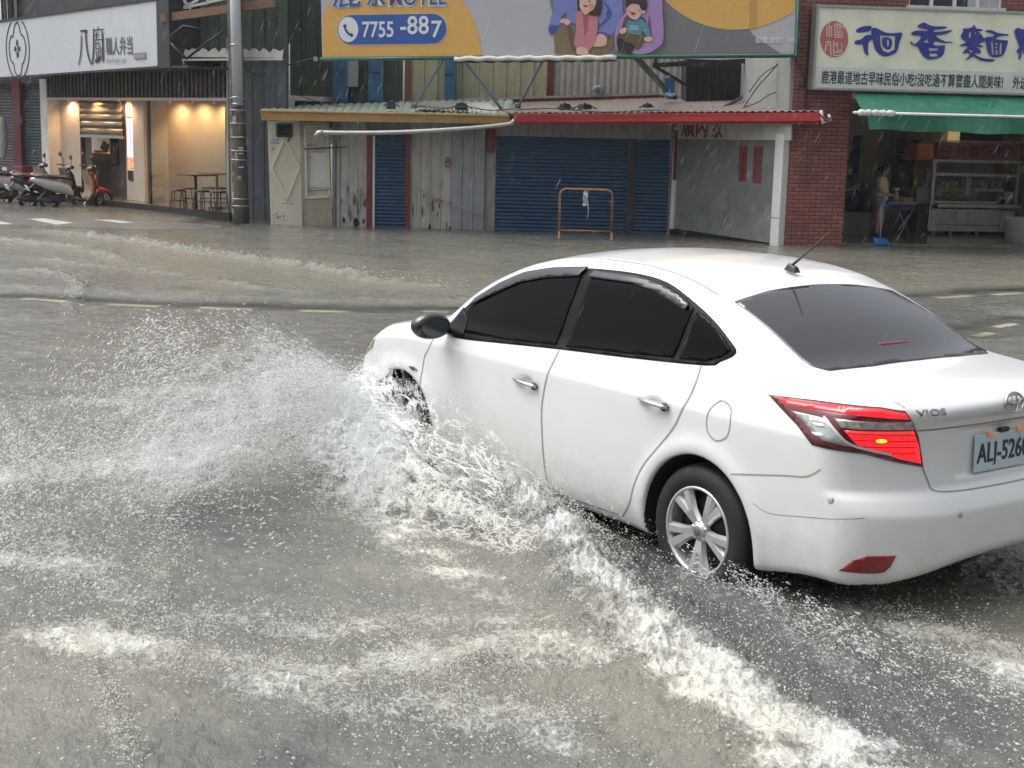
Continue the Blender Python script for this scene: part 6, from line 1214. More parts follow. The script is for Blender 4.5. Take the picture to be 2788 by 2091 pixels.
scooter(sc_at(134,574),rad(38),'scooter with bright red front and white tail, nearest the lit shop',PBLK,PWHT,PRED,SEATB,BEI)
scooter(sc_at(76,570),rad(42),'black scooter with dark red seat edge, between the other two',PBLK,PBLK,PBLK,PDR,PSIL,.12)
scooter(sc_at(8,562),rad(42),'white tailed scooter cut by the left edge of the photo',PBLK,PWHT,PSIL,SEATB,BEI,.10)
# ---- people
def person(label,loc,rz,H,J,shirt,short,hairf,skin,sleeve=.55,long_trousers=False,hands=True,bun=True):
    """J: joints in metres for a 1.70 m body facing +x (x forward, y left)"""
    t=thing('person',label,'person',loc,rz); k=H/1.70
    def body(x,y,z):
        f=1e3
        head=smin(ellip(x,y,z,np.array(J['head'])+np.array([0,0,.02]),(.092,.076,.105)),ellip(x,y,z,np.array(J['head'])+np.array([.025,0,-.06]),(.062,.055,.062)),.04)
        hx,hy,hz=J['head']
        head=smin(head,capsule(x,y,z,(hx+.085,hy,hz+.01),(hx+.105,hy,hz-.03),.009,.014),.012)            # nose
        head=smin(head,capsule(x,y,z,(hx+.074,hy-.018,hz-.065),(hx+.074,hy+.018,hz-.065),.007,.007),.006)  # lips
        for s in(-1,1):
            head=smin(head,ellip(x,y,z,(hx-.005,hy+.077*s,hz-.01),(.022,.010,.032)),.008)                   # ears
            head=smax(head,-(np.sqrt((x-hx-.088)**2+(y-hy-.032*s)**2+(z-hz-.012)**2)-.014),.012)             # eye sockets
        f=head; f=smin(f,capsule(x,y,z,J['neck'],np.array(J['head'])+np.array([-.01,0,-.08]),.052,.048),.03)
        tor=smin(capsule(x,y,z,J['chest'],J['waist'],.125,.105),capsule(x,y,z,J['waist'],J['pelvis'],.105,.135),.08)
        sh=capsule(x,y,z,J['shL'],J['shR'],.062,.062); tor=smin(tor,sh,.09); f=smin(f,tor,.05)
        for s in 'LR':
            f=smin(f,capsule(x,y,z,J['sh'+s],J['el'+s],.047,.037),.03); f=smin(f,capsule(x,y,z,J['el'+s],J['wr'+s],.037,.025),.012)
            hd=np.array(J['wr'+s]); d=np.array(J['hd'+s])-hd; d=d/np.linalg.norm(d); pm=hd+d*.05; f=smin(f,capsule(x,y,z,hd,pm,.026,.032),.012)
            up=np.array([0,0,1.]); sd=np.cross(d,up); sd/=np.linalg.norm(sd)+1e-9
            for i,o in enumerate((-1.5,-.5,.5,1.5)):
                a=pm+sd*o*.018+d*.02; L=(.062,.074,.07,.055)[i]; m=a+d*L*.55+np.array([0,0,-.012]); e=a+d*L*.9+np.array([0,0,-.034]); f=smin(f,capsule(x,y,z,a,m,.0095,.009),.005); f=smin(f,capsule(x,y,z,m,e,.009,.0075),.003)
            th=hd+d*.02+sd*.028*(1 if s=='L' else -1); f=smin(f,capsule(x,y,z,th,th+d*.045+sd*.02*(1 if s=='L' else -1),.011,.009),.008)
            f=smin(f,capsule(x,y,z,J['hip'+s],J['kn'+s],.082,.052),.03); f=smin(f,capsule(x,y,z,J['kn'+s],J['an'+s],.050,.034),.02)
            an=np.array(J['an'+s]); f=smin(f,capsule(x,y,z,an+np.array([-.02,0,-.03]),an+np.array([.13,0,-.045]),.036,.026),.02)
        return f
    S=Matrix.Diagonal((k,k,k,1))
    P_,F_=nets(body,(-.42,-.42,-.02),(.62,.42,1.78),.0085); mesh_np('body',P_,F_,skin,t,M=S)
    def clip_arm(x,y,z,s,fr,r0,r1):
        a=np.array(J['sh'+s]);b_=np.array(J['el'+s]); return capsule(x,y,z,a,a+(b_-a)*fr,r0,r1)
    def sh_(x,y,z):
        tor=smin(capsule(x,y,z,J['chest'],J['waist'],.145,.128),capsule(x,y,z,J['waist'],J['pelvis'],.128,.155),.08); f=smin(tor,capsule(x,y,z,J['shL'],J['shR'],.078,.078),.08)
        for s in 'LR': f=smin(f,clip_arm(x,y,z,s,sleeve,.066,.066),.03)
        f=f+.006*np.sin(z*38+x*9)*np.cos(y*23)
        f=smax(f,z-(J['neck'][2]-.005),.02); return smax(f,(J['pelvis'][2]-.08)-z,.02)
    P_,F_=nets(sh_,(-.40,-.42,.6),(.5,.42,1.55),.011); mesh_np('shirt',P_,F_,shirt,t,M=S)
    def tr(x,y,z):
        f=capsule(x,y,z,J['pelvis'],np.array(J['pelvis'])+np.array([0,0,.06]),.142,.138)
        for s in 'LR':
            a=np.array(J['hip'+s]);b_=np.array(J['kn'+s]); 
            if long_trousers: f=smin(f,capsule(x,y,z,a,b_,.098,.075),.04); f=smin(f,capsule(x,y,z,b_,J['an'+s],.075,.06),.02)
            else: f=smin(f,capsule(x,y,z,a,a+(b_-a)*.34,.104,.103),.04)
        return smax(f,z-1.06,.02) if long_trousers else smax(f,(J['hipL'][2]-.20)-z,.01)
    P_,F_=nets(tr,(-.3,-.35,.05),(.4,.35,1.1),.011); mesh_np('trousers' if long_trousers else 'shorts',P_,F_,short,t,M=S)
    hx,hy,hz=J['head']
    def hr(x,y,z):
        f=ellip(x,y,z,(hx-.018,hy,hz+.038),(.104,.092,.108)); f=smax(f,-(ellip(x,y,z,(hx+.075,hy,hz-.035),(.085,.075,.105))),.015); f=smax(f,(hz-.06)-z+.9*np.clip(x-hx,0,1),.03)
        f=smin(f,ellip(x,y,z,(hx-.06,hy,hz-.05),(.05,.065,.09)),.03)
        if bun: f=smin(f,ellip(x,y,z,(hx-.125,hy,hz+.01),(.045,.045,.05)),.02)
        return f+.0035*np.sin(x*160+z*90)*np.sin(y*120)
    P_,F_=nets(hr,(hx-.2,hy-.15,hz-.2),(hx+.15,hy+.15,hz+.17),.007); mesh_np('hair',P_,F_,hairf,t,M=S)
    for s in 'LR':
        an=np.array(J['an'+s]); g=lambda x,y,z:smax(smin(capsule(x,y,z,an+np.array([-.03,0,-.045]),an+np.array([.14,0,-.052]),.045,.036),capsule(x,y,z,an+np.array([0,0,-.03]),an+np.array([0,0,.0]),.045,.043),.02),an[2]-.085-z,.005)
        P_,F_=nets(g,an-np.array([.12,.09,.12]),an+np.array([.22,.09,.08]),.01); mesh_np('shoe',P_,F_,BLACKP,t,M=S)
    for s in (-1,1):
        b=MB(); b.lathe([(0,-.011),(.008,-.007),(.011,0),(.008,.007),(0,.011)],10,Matrix.Translation((hx+.077,hy+.032*s,hz+.012))); o=b.build('eye',mat('eye_dark',(.03,.02,.015),.2,var=0),t,local=True); o.matrix_local=S@o.matrix_local
    return t
SKIN=mat('skin_light_tan',(.56,.35,.25),.5,var=.05,scale=8); HAIR=mat('black_hair',(.012,.010,.010),.45,var=.2,scale=30)
JW_=dict(head=(.05,0,1.575),neck=(.0,0,1.43),chest=(.0,0,1.26),waist=(.01,0,1.06),pelvis=(.0,0,.93),shL=(.0,.155,1.37),shR=(.0,-.155,1.37),elL=(-.03,.22,1.10),elR=(.02,-.21,1.10),wrL=(.19,.14,.99),wrR=(.21,-.13,1.0),hdL=(.29,.09,.97),hdR=(.31,-.09,.99),
  hipL=(.0,.085,.88),hipR=(.0,-.085,.88),knL=(.03,.095,.49),knR=(-.01,-.095,.49),anL=(-.01,.11,.085),anR=(-.03,-.10,.085))
PP=G(2392,645,.13); 
person('woman with pinned dark hair in cream T-shirt and denim shorts by the folding table',(PP.x,PP.y,.13),rad(-28),1.42,JW_,mat('cream_cotton',(.80,.68,.44),.8,var=.08,scale=7),mat('denim',(.18,.26,.36),.8,var=.15,scale=20),HAIR,SKIN)
JG=dict(JW_); JG.update(elL=(.04,.20,1.10),wrL=(.24,.10,1.05),hdL=(.33,.05,1.06),elR=(.03,-.2,1.1),wrR=(.23,-.1,1.04),hdR=(.32,-.05,1.05))
PG=BR.P(BR.px(2310,560,-2.9)[0],.13,-2.9)
person('person in a green T-shirt and dark trousers half hidden behind the brick pillar',(PG.x,PG.y,.13),rad(-150),1.42,JG,mat('green_cotton',(.02,.17,.08),.8,var=.1,scale=7),mat('dark_trousers',(.02,.02,.025),.8),HAIR,SKIN,long_trousers=True,bun=False)
t_=thing('dustpan','blue dustpan with a long pale handle standing in front of the woman','dustpan',G(2396,662)); DP=G(2398,664,.12); BLU=mat('bright_blue_plastic',(.03,.22,.60),.4,var=.08)
b=MB(); b.hexa([DP+Vector(p) for p in [(-.14,.10,0),(.15,.10,0),(.13,.09,.10),(-.13,.09,.12),(-.15,-.10,0),(.17,-.12,0),(.15,-.02,.04),(-.14,-.0,.10)]]); b.build('pan',BLU,t_,bevel=.01); b=MB(); b.tube([DP+Vector((0,.06,.08)),at_Y(2400,560,DP.y+.15)],.012,8); b.build('handle',mat('pale_handle',(.45,.46,.46),.5),t_); b=MB(); b.tube([at_Y(2394,561,DP.y+.15),at_Y(2407,561,DP.y+.15)],.016,8); b.build('grip',BLU,t_)
t_=thing('low_grey_counter','low grey tiled counter behind the brick pillar inside the noodle shop','counter',BR.P(1.2,.13,-2.4)); b=MB(); a_=BR.px(2296,600,-2.5); c_=BR.px(2372,600,-2.5); b.slab(BR,sr+.05,c_[0],.13,BR.px(2340,582,-2.5)[1],-2.8,-2.5); b.build('block',mat('dim_grey_tile',(.12,.125,.13),.4,var=.2,scale=4),t_,bevel=.01)
b=MB(); b.slab(BR,sr+.04,c_[0]+.02,BR.px(2340,582,-2.5)[1],BR.px(2340,579,-2.5)[1],-2.82,-2.47); b.build('top_edge',mat('grey_stone_edge',(.2,.2,.2),.4),t_)
# ============================================================ the white sedan
WX=crv([(0,.80),(.35,.833),(.8,.850),(1.6,.852),(2.8,.850),(3.5,.842),(3.9,.825),(4.2,.79),(4.41,.72)])     # plan half width
WZ=crv([(.15,-.075),(.22,-.035),(.32,-.012),(.45,-.002),(.6,.0),(.74,-.002),(.84,-.006),(.90,-.026),(.97,-.052),(1.05,-.088),(1.2,-.16)]) # vertical section of the side
TX=crv([(-.1,1.00),(.06,1.012),(.14,1.035),(.40,1.065),(.75,1.09),(1.3,1.08),(2.2,1.04),(3.0,1.01),(3.3,.998),(3.6,.965),(3.9,.91),(4.15,.815),(4.3,.71),(4.45,.56)])
RR=crv([(.15,.125),(.22,.055),(.30,.015),(.40,0),(.55,.004),(.62,.035),(.66,.075),(.80,.088),(.92,.080),(.965,.045),(1.0,.035),(1.06,.06),(1.2,.2)])  # rear face x(z)
FF=crv([(.15,4.33),(.25,4.40),(.5,4.41),(.62,4.38),(.74,4.30),(.9,4.1)])
RF=crv([(.25,.93),(.62,1.112),(.9,1.252),(1.2,1.362),(1.4,1.415),(1.6,1.442),(1.85,1.457),(2.15,1.457),(2.4,1.440),(2.65,1.397),(2.95,1.305),(3.2,1.190),(3.45,1.03),(3.8,.80)])
YG=crv([(.85,.80),(.97,.782),(1.05,.762),(1.15,.730),(1.25,.695),(1.33,.665),(1.40,.625),(1.5,.54)])
GX=crv([(.3,-.10),(.8,-.035),(1.2,-.008),(1.8,0),(2.6,0),(3.0,-.012),(3.5,-.06)])
def carF(x,y,z,arches=True):
    y=np.abs(y)
    fl=.012*np.exp(-((np.hypot(x-1.04,z-.30)-.385)/.05)**2)+.012*np.exp(-((np.hypot(x-3.59,z-.30)-.385)/.05)**2)
    side=y-(WX(x)+WZ(z)+fl*(z>.12))
    top=(z-TX(x)+.035*(y/.8)**2+ .02*np.exp(-((y-.0)/.0001)**2)*0)*.96
    r_=np.clip((.85-x)/.55,0,1); r_=r_*r_*(3-2*r_)
    bot=(.185+.075*r_+.085*r_*np.clip(1-(y/.66)**2,0,1))-z
    bow=.055*(y/.8)**2+.9*np.clip(y-.42,0,1)**2
    rear=(RR(z)+bow-x)*.93
    front=(x-FF(z)+.14*(y/.8)**2+.75*np.clip(y-.5,0,1)**2)*.9
    lo=smax(side,top,.10)
    lo=smax(lo,bot,.05)
    lo=smax(lo,rear,.07)
    lo=smax(lo,front,.10)
    e=.01
    sl=(RF(x+e)-RF(x-e))/(2*e)
    bow2=.09*(y/.6)**2
    xs=x-np.where(x<1.9,1,-1)*bow2*np.clip(np.abs(x-1.9)-.3,0,1)*.8
    roof=(z-RF(xs)+(.035*(y/.55)**2))/np.sqrt(1+sl**2)
    gs=(y-YG(z)-GX(x))*.92
    gh=smax(smax(gs,roof,.09),np.maximum(np.maximum(.32-x,x-3.6),.8-z),.05)
    f=smin(lo,gh,.05)
    for hx,hz in ((2.345,.772),(1.35,.836)):      # hollows behind the door handles
        f=smax(f,-(np.sqrt(((x-hx)/.075)**2+((y-.864)/.030)**2+((z-hz)/.046)**2)-1)*.028,.008)
    f=smax(f,-smax(smax(np.abs(y)-.30,np.abs(z-.79)-.10,.03),x-.098,.01),.01) if arches else f   # number plate recess
    if arches:
        for cx in (1.04,3.59):
            a=np.hypot(x-cx,z-.30)-.352
            a=smax(a,.50-y,.02)
            f=smax(f,-a,.012)
    return f

def carN(P,e=.004):
    x,y,z=P.T; g=np.stack([carF(x+e,y,z,False)-carF(x-e,y,z,False),carF(x,y+e,z,False)-carF(x,y-e,z,False),carF(x,y,z+e,False)-carF(x,y,z-e,False)],1); return g/(np.linalg.norm(g,axis=1)[:,None]+1e-9)
def project(Q,D,t0,t1,n=260):
    ts=np.linspace(t1,t0,n); hi=np.full(len(Q),ts[0]); lo=np.full(len(Q),ts[-1]); done=np.zeros(len(Q),bool)
    for i,t in enumerate(ts):
        P=Q+D*t; f=carF(P[:,0],P[:,1],P[:,2],False); m=(f<0)&~done
        lo[m]=t; hi[m]=ts[max(i-1,0)]; done|=m
    for _ in range(18):
        mid=(lo+hi)/2; P=Q+D*mid[:,None]; f=carF(P[:,0],P[:,1],P[:,2],False); lo=np.where(f<0,mid,lo); hi=np.where(f<0,hi,mid)
    return Q+D*lo[:,None]
car=thing('sedan','white four door sedan driving away through the flood with spray at its front wheel','car',(CARX,CARY,0),CARYAW)
PAINT=mat('white_car_paint',(.71,.72,.72),.28,var=.01,scale=1,coat=.8,dirt=(.66,.64,.58),dirt_amt=.25,dscale=(1.2,1.2,2.2)); TRIM=mat('black_window_trim',(.005,.005,.006),.45,var=0,spec=.15)
TINT=mat('tinted_glass',(.003,.0033,.004),.05,var=0,spec=.07); RTINT=mat('rear_tinted_glass',(.022,.023,.027),.09,var=0,spec=.75); VIS=mat('smoked_visor',(.016,.014,.020),.12,var=0,spec=.7); SEAM=mat('panel_gap',(.30,.30,.29),.6,var=0); LINER=mat('wheel_well',(.012,.012,.013),.8); CHROME=mat('chrome',(.55,.55,.56),.14,metal=1,var=0)
LRED=mat('lamp_red_dark',(.26,.006,.012),.12,var=.1,scale=30,coat=.8); LLIT=mat('lamp_red_lit',(.85,.012,.02),.2,var=.25,scale=40,emit=.62,coat=.6); LCLR=mat('lamp_clear',(.36,.38,.36),.12,var=.25,scale=35,metal=.3,coat=.6); LYEL=mat('lamp_bulb_glow',(1,.50,.03),.3,var=0,emit=1.6); AMB=mat('amber_lens',(.62,.24,.10),.2,var=.2,scale=30,coat=.5)
_N=PAINT.node_tree; _b=_N.nodes['Principled BSDF']; _g=_N.nodes.new('ShaderNodeNewGeometry'); _s=_N.nodes.new('ShaderNodeSeparateXYZ'); _N.links.new(_g.outputs['Position'],_s.inputs[0])
_n=_N.nodes.new('ShaderNodeTexNoise'); _n.inputs['Scale'].default_value=9; _n.inputs['Detail'].default_value=9; _n.inputs['Roughness'].default_value=.7; _N.links.new(_g.outputs['Position'],_n.inputs['Vector'])
_r=_N.nodes.new('ShaderNodeMapRange'); _r.inputs['From Min'].default_value=.62; _r.inputs['From Max'].default_value=.18; _N.links.new(_s.outputs[2],_r.inputs['Value']); _q=_N.nodes.new('ShaderNodeMapRange'); _q.inputs['From Min'].default_value=.40; _q.inputs['From Max'].default_value=.68; _q.inputs['To Max'].default_value=.55; _N.links.new(_n.outputs['Fac'],_q.inputs['Value'])
_m=_N.nodes.new('ShaderNodeMath'); _m.operation='MULTIPLY'; _N.links.new(_r.outputs[0],_m.inputs[0]); _N.links.new(_q.outputs[0],_m.inputs[1]); _x=_N.nodes.new('ShaderNodeMix'); _x.data_type='RGBA'; _N.links.new(_m.outputs[0],_x.inputs['Factor']); _N.links.new(_b.inputs['Base Color'].links[0].from_socket,_x.inputs['A']); _x.inputs['B'].default_value=(.46,.43,.36,1); _N.links.new(_x.outputs['Result'],_b.inputs['Base Color'])   # road film splashed on the sills
# body shell (half, then mirrored)
res=.0115
Pb,Fb=nets(carF,(-.06,-res/2,.12),(4.5,.92,1.52),res)
c=Pb[Fb].mean(1); n_=np.cross(Pb[Fb[:,1]]-Pb[Fb[:,0]],Pb[Fb[:,3]]-Pb[Fb[:,0]]); n_/=np.linalg.norm(n_,axis=1)[:,None]+1e-12
dr=np.minimum(np.hypot(c[:,0]-1.04,c[:,2]-.30),np.hypot(c[:,0]-3.59,c[:,2]-.30))
mi=((dr<.357)&(c[:,1]<.835)&(np.abs(n_[:,1])<.98))|((dr<.357)&(c[:,1]<.7))|((n_[:,2]<-.75)&(c[:,2]<.30))
Pm=np.concatenate([Pb,Pb*np.array([1,-1,1])]); Fm=np.concatenate([Fb,Fb[:,::-1]+len(Pb)])
o=mesh_np('body',Pm,Fm,[PAINT,LINER],car); o.data.polygons.foreach_set('material_index',np.concatenate([mi,mi]).astype(np.int32))
def patch(name,pts,D,m,off=.003,th=.004,sm=0,par=None,step=.03,mirror=False,closed=True):
    D=np.array(D,float); D/=np.linalg.norm(D); up=np.array([0,0,1.]) if abs(D[2])<.9 else np.array([1.,0,0]); e1=np.cross(up,D); e1/=np.linalg.norm(e1); e2=np.cross(D,e1)
    P=np.array(pts,float); 
    if sm: P=np.array([tuple(v) for v in smooth_path([tuple(p) for p in P],sm,True)])
    uv=np.stack([P@e1,P@e2],1); t=P@D
    dens=[]                                  # densify the outline so it follows the curvature
    for i in range(len(uv)):
        a=uv[i];b_=uv[(i+1)%len(uv)]; k=max(1,int(np.linalg.norm(b_-a)/step)); dens+= [a+(b_-a)*j/k for j in range(k)]
    out=[Vector(p) for p in dens]; lo=uv.min(0);hi=uv.max(0); inner=[]
    def ins(q):
        c=False;n=len(out)
        for i in range(n):
            a=out[i];b_=out[(i+1)%n]
            if (a.y>q.y)!=(b_.y>q.y) and q.x<(b_.x-a.x)*(q.y-a.y)/(b_.y-a.y)+a.x:c=not c
        return c
    for i in np.arange(lo[0]+step*.5,hi[0],step):
        for j in np.arange(lo[1]+step*.5,hi[1],step):
            q=Vector((i,j))
            if ins(q) and min((q-p).length for p in out)>step*.4: inner.append(q)
    v2,_,f2,_,_,_=delaunay_2d_cdt(out+inner,[],[list(range(len(out)))],1,1e-7)
    V2=np.array([(v.x,v.y) for v in v2]); Q=V2[:,:1]*e1+V2[:,1:]*e2; S_=project(Q,D,t.min()-.25,t.max()+.25); N=carN(S_); T=S_+N*off; Bk=S_+N*(off-th)
    n=len(v2); fs=[];ed={}
    for f in f2:
        a=list(f); ar=sum(V2[a[i]][0]*V2[a[(i+1)%len(a)]][1]-V2[a[(i+1)%len(a)]][0]*V2[a[i]][1] for i in range(len(a)))
        if ar<0:a=a[::-1]
        fs.append(tuple(a))
        for i in range(len(a)):
            e=(a[i],a[(i+1)%len(a)])
            if (e[1],e[0]) in ed: del ed[(e[1],e[0])]
            else: ed[e]=1
    side=[(b_,a,a+n,b_+n) for a,b_ in ed]
    res_=None
    for s in ((1,-1) if mirror else (1,)):
        b=MB(); k=np.array([1,s,1]); b.smooth=True; b.add(list(T*k)+list(Bk*k),[f if s>0 else f[::-1] for f in fs]); 
        b.smooth=False; base=0
        for f in side:
            b.f.append(f if s>0 else f[::-1]); b.mi.append(0); b.sm.append(False); b.uv.append([(0,0)]*4)
        o=b.build(name,m,par if (par is not None and s>0) else car,local=True); res_=res_ or o
    return res_
def seam(name,pts,D,w=.007,m=SEAM,off=.0015,mirror=False,par=None,sm=5):
    D=np.array(D,float); D/=np.linalg.norm(D); P=np.array([tuple(v) for v in smooth_path(pts,sm)]); t=P@D; Q=P-np.outer(t,D); S_=project(Q,D,t.min()-.3,t.max()+.3); N=carN(S_); n=len(S_)
    T=np.gradient(S_,axis=0); B_=np.cross(N,T); B_/=np.linalg.norm(B_,axis=1)[:,None]+1e-9
    for s in ((1,-1) if mirror else (1,)):
        k=np.array([1,s,1]); b=MB(); b.smooth=True; L_=S_+B_*w/2+N*off; R_=S_-B_*w/2+N*off; b.add(list(L_*k)+list(R_*k),[(i,i+1,i+1+n,i+n) for i in range(n-1)]); b.build(name,m,par if par is not None and s>0 else car,local=True)
SD=(0,1,0); WD=(0,.84,.54)
DLO=[(3.12,.8,.925),(3.04,.815,.911),(2.644,.808,.936),(2.140,.795,.972),(1.610,.784,1.004),(1.114,.762,1.040),(1.036,.742,1.066),(.966,.719,1.115),(1.03,.702,1.165),(1.165,.678,1.238),(1.342,.654,1.308),(1.537,.617,1.358),(1.748,.611,1.380),(2.073,.621,1.378),(2.391,.642,1.350),(2.60,.656,1.305),(2.80,.683,1.235),(3.00,.719,1.130),(3.13,.743,1.040),(3.20,.786,.965)]
fr=patch('window_frame',DLO,WD,TRIM,.003,.004,3,mirror=True,step=.016)
patch('front_side_window',[(3.10,.8,.945),(2.64,.8,.958),(2.175,.79,.990),(2.135,.62,1.36),(2.39,.64,1.333),(2.60,.65,1.288),(2.79,.68,1.218),(2.98,.71,1.118),(3.09,.74,1.035),(3.14,.78,.975)],WD,TINT,.0065,.003,0,mirror=True,step=.016)
patch('rear_side_window',[(2.095,.79,.995),(1.61,.78,1.026),(1.32,.765,1.046),(1.29,.68,1.270),(1.36,.65,1.300),(1.537,.617,1.342),(1.748,.611,1.363),(2.055,.621,1.362)],WD,TINT,.0065,.003,0,mirror=True,step=.016)
patch('quarter_window',[(1.285,.77,1.050),(1.12,.76,1.062),(1.045,.742,1.085),(.995,.72,1.118),(1.05,.70,1.160),(1.17,.68,1.228),(1.26,.67,1.262)],WD,TINT,.0065,.003,0,mirror=True,step=.016)
# smoked rain visors standing proud of the glass
patch('rain_visor',[(3.05,.72,1.06),(2.85,.7,1.150),(2.62,.66,1.235),(2.42,.65,1.282),(2.15,.63,1.310),(2.125,.62,1.37),(2.39,.64,1.345),(2.61,.65,1.298),(2.80,.68,1.228),(2.99,.71,1.125)],WD,VIS,.018,.006,0,mirror=True,step=.016)
patch('rain_visor',[(2.08,.63,1.312),(1.75,.62,1.310),(1.56,.63,1.290),(1.33,.66,1.240),(1.32,.66,1.270),(1.40,.65,1.305),(1.56,.63,1.338),(1.75,.62,1.356),(2.06,.63,1.356)],WD,VIS,.018,.006,0,mirror=True,step=.016)
RG=[(1.175,.536,1.3),(1.20,.30,1.34),(1.20,0,1.35),(1.20,-.30,1.34),(1.175,-.536,1.3),(1.0,-.575,1.2),(.80,-.605,1.15),(.625,-.625,1.08),(.57,-.45,1.08),(.55,0,1.08),(.57,.45,1.08),(.625,.60,1.08),(.82,.58,1.15),(1.0,.560,1.2)]
RG=[(1.175,.545,1.3),(1.195,.30,1.34),(1.20,0,1.35),(1.195,-.30,1.34),(1.175,-.545,1.3),(.90,-.60,1.2),(.66,-.640,1.08),(.60,-.58,1.08),(.56,-.3,1.08),(.55,0,1.08),(.56,.3,1.08),(.60,.52,1.08),(.665,.555,1.1),(.90,.555,1.2)]
patch('rear_window',RG,(-.5,0,.86),RTINT,.003,.004,0,step=.028)
patch('windshield',[(3.36,.60,1.05),(3.42,.3,1.05),(3.44,0,1.05),(3.42,-.3,1.05),(3.36,-.60,1.05),(3.0,-.56,1.2),(2.66,-.50,1.36),(2.62,0,1.39),(2.66,.50,1.36),(3.0,.56,1.2)],(.55,0,.83),TINT,.003,.004,0,step=.045)
patch('brake_lamp_reflection',[(.72,-.10,1.12),(.72,.10,1.12),(.70,.10,1.11),(.70,-.10,1.11)],(-.5,0,.86),mat('faint_red_reflection',(.13,.012,.015),.2,var=0),.0036,.002)  # high brake lamp inside, its faint red reflection coloured onto the rear glass
# tail lamp
TD=(-.62,.78,.05)
TLo=[(.690,.790,.980),(.457,.767,.994),(.179,.688,1.004),(.118,.612,.992),(.103,.585,.955),(.112,.525,.879),(.108,.487,.752),(.150,.605,.777),(.216,.725,.812),(.395,.830,.826),(.492,.819,.888)]
tl=patch('tail_lamp',TLo,TD,mat('lamp_housing',(.10,.004,.008),.2,coat=.6),.004,.006,0,mirror=True,step=.02)
def tlp(nm,pix,m,off): return patch(nm,pix,TD,m,off,.002,0,par=tl,step=.018)
tlp('lit_strip',[(0.655,0.792,0.976),(0.451,0.773,0.984),(0.174,0.693,0.997),(0.118,0.615,0.984),(0.110,0.595,0.962),(0.166,0.700,0.967),(0.276,0.769,0.967),(0.437,0.787,0.961),(0.556,0.797,0.955)],LLIT,.006)
tlp('outer_clear_lens',[(0.545,0.803,0.939),(0.365,0.794,0.937),(0.307,0.798,0.907),(0.270,0.786,0.872),(0.244,0.764,0.840),(0.342,0.822,0.851),(0.409,0.820,0.876),(0.475,0.810,0.911)],LCLR,.006)
tlp('inner_clear_lens',[(0.322,0.787,0.944),(0.108,0.580,0.952),(0.119,0.548,0.912),(0.180,0.677,0.913),(0.282,0.787,0.912)],mat('lamp_reverse_lens',(.42,.40,.40),.15,var=.45,scale=35,metal=.2,coat=.6),.006)
tlp('inner_red_lens',[(0.275,0.784,0.905),(0.122,0.548,0.905),(0.117,0.515,0.837),(0.113,0.499,0.767),(0.149,0.601,0.793),(0.188,0.679,0.825),(0.232,0.749,0.848)],LLIT,.006)
tlp('bulb',[(.180+.012*math.cos(a),.670+.019*math.cos(a),.867+.0075*math.sin(a)) for a in np.linspace(0,2*math.pi,12,endpoint=False)],LYEL,.0085)
seam('chrome_curve',[(0.372,0.793,0.942),(0.334,0.798,0.922),(0.276,0.790,0.871),(0.232,0.748,0.841),(0.161,0.629,0.810)],TD,.010,mat('lamp_white_curve',(.62,.58,.58),.2,metal=.3),.009,par=tl)
for z in (.905,.868): tlp('reflector_cell',[(.42,.81,z+.006),(.37,.80,z+.009),(.35,.80,z-.002),(.39,.81,z-.006)],mat('bright_cell',(.8,.82,.8),.1,metal=.4,var=0),.0085)
for k in range(4):
    z=.895-.026*k; seam('lens_rib',[(.262-.018*k,.775-.02*k,z),(.20,.70,z-.002),(.15,.61,z-.004),(.120,.53,z-.006)],TD,.0035,mat('lens_rib_red',(.42,.008,.012),.2,var=0),.0072,par=tl)
for k in range(5): y=.76-.045*k; seam('lens_rib',[(.285-.033*k,y,.938),(.270-.033*k,y-.002,.916)],TD,.004,mat('lens_rib_grey',(.16,.15,.15),.3,var=0),.0072,par=tl,sm=2)
# seams
seam('door_gap',[(2.135,.799,.968),(2.150,.82,.905),(2.167,.845,.846),(2.19,.85,.75),(2.202,.851,.665),(2.196,.851,.563),(2.180,.85,.42),(2.160,.84,.30),(2.15,.83,.245)],SD,.011,mirror=True)
seam('door_gap',[(1.135,.77,1.035),(1.125,.80,.97),(1.138,.828,.894),(1.17,.84,.82),(1.210,.850,.746),(1.304,.857,.636),(1.40,.859,.53),(1.46,.858,.43),(1.50,.85,.33),(1.56,.83,.25)],SD,.010,mirror=True)
seam('door_gap',[(3.265,.832,.885),(3.30,.84,.82),(3.345,.843,.757),(3.362,.857,.616),(3.35,.85,.45),(3.28,.84,.30),(3.2,.83,.24)],SD,.009,mirror=True)
seam('sill_gap',[(1.56,.83,.245),(1.9,.83,.240),(2.5,.83,.238),(3.2,.83,.240)],SD,.010,mirror=True)
seam('bumper_gap',[(.70,.86,.60),(.817,.862,.617),(.637,.846,.650),(.52,.84,.672),(.424,.836,.687),(.374,.833,.711),(.344,.828,.734)][1:],SD,.006,mirror=True)
seam('fuel_flap_gap',[(.945,.82,.915),(.985,.83,.88),(1.0,.845,.825),(.985,.85,.77),(.93,.85,.742),(.87,.85,.77),(.855,.85,.83),(.87,.84,.89),(.91,.83,.912),(.945,.82,.915)],SD,.006)
seam('boot_gap',[(.175,.62,1.03),(.13,.60,1.0)],(-.3,.5,.8),.006,mirror=True)
RD_=(-1,.0,.05)
seam('boot_gap',[(.11,.487,.75),(.10,.459,.692),(.085,.43,.650),(.06,.30,.638),(.055,.171,.636),(.055,0,.635),(.055,-.171,.636),(.06,-.30,.638),(.085,-.43,.650),(.10,-.459,.692),(.11,-.487,.75)],RD_,.008)
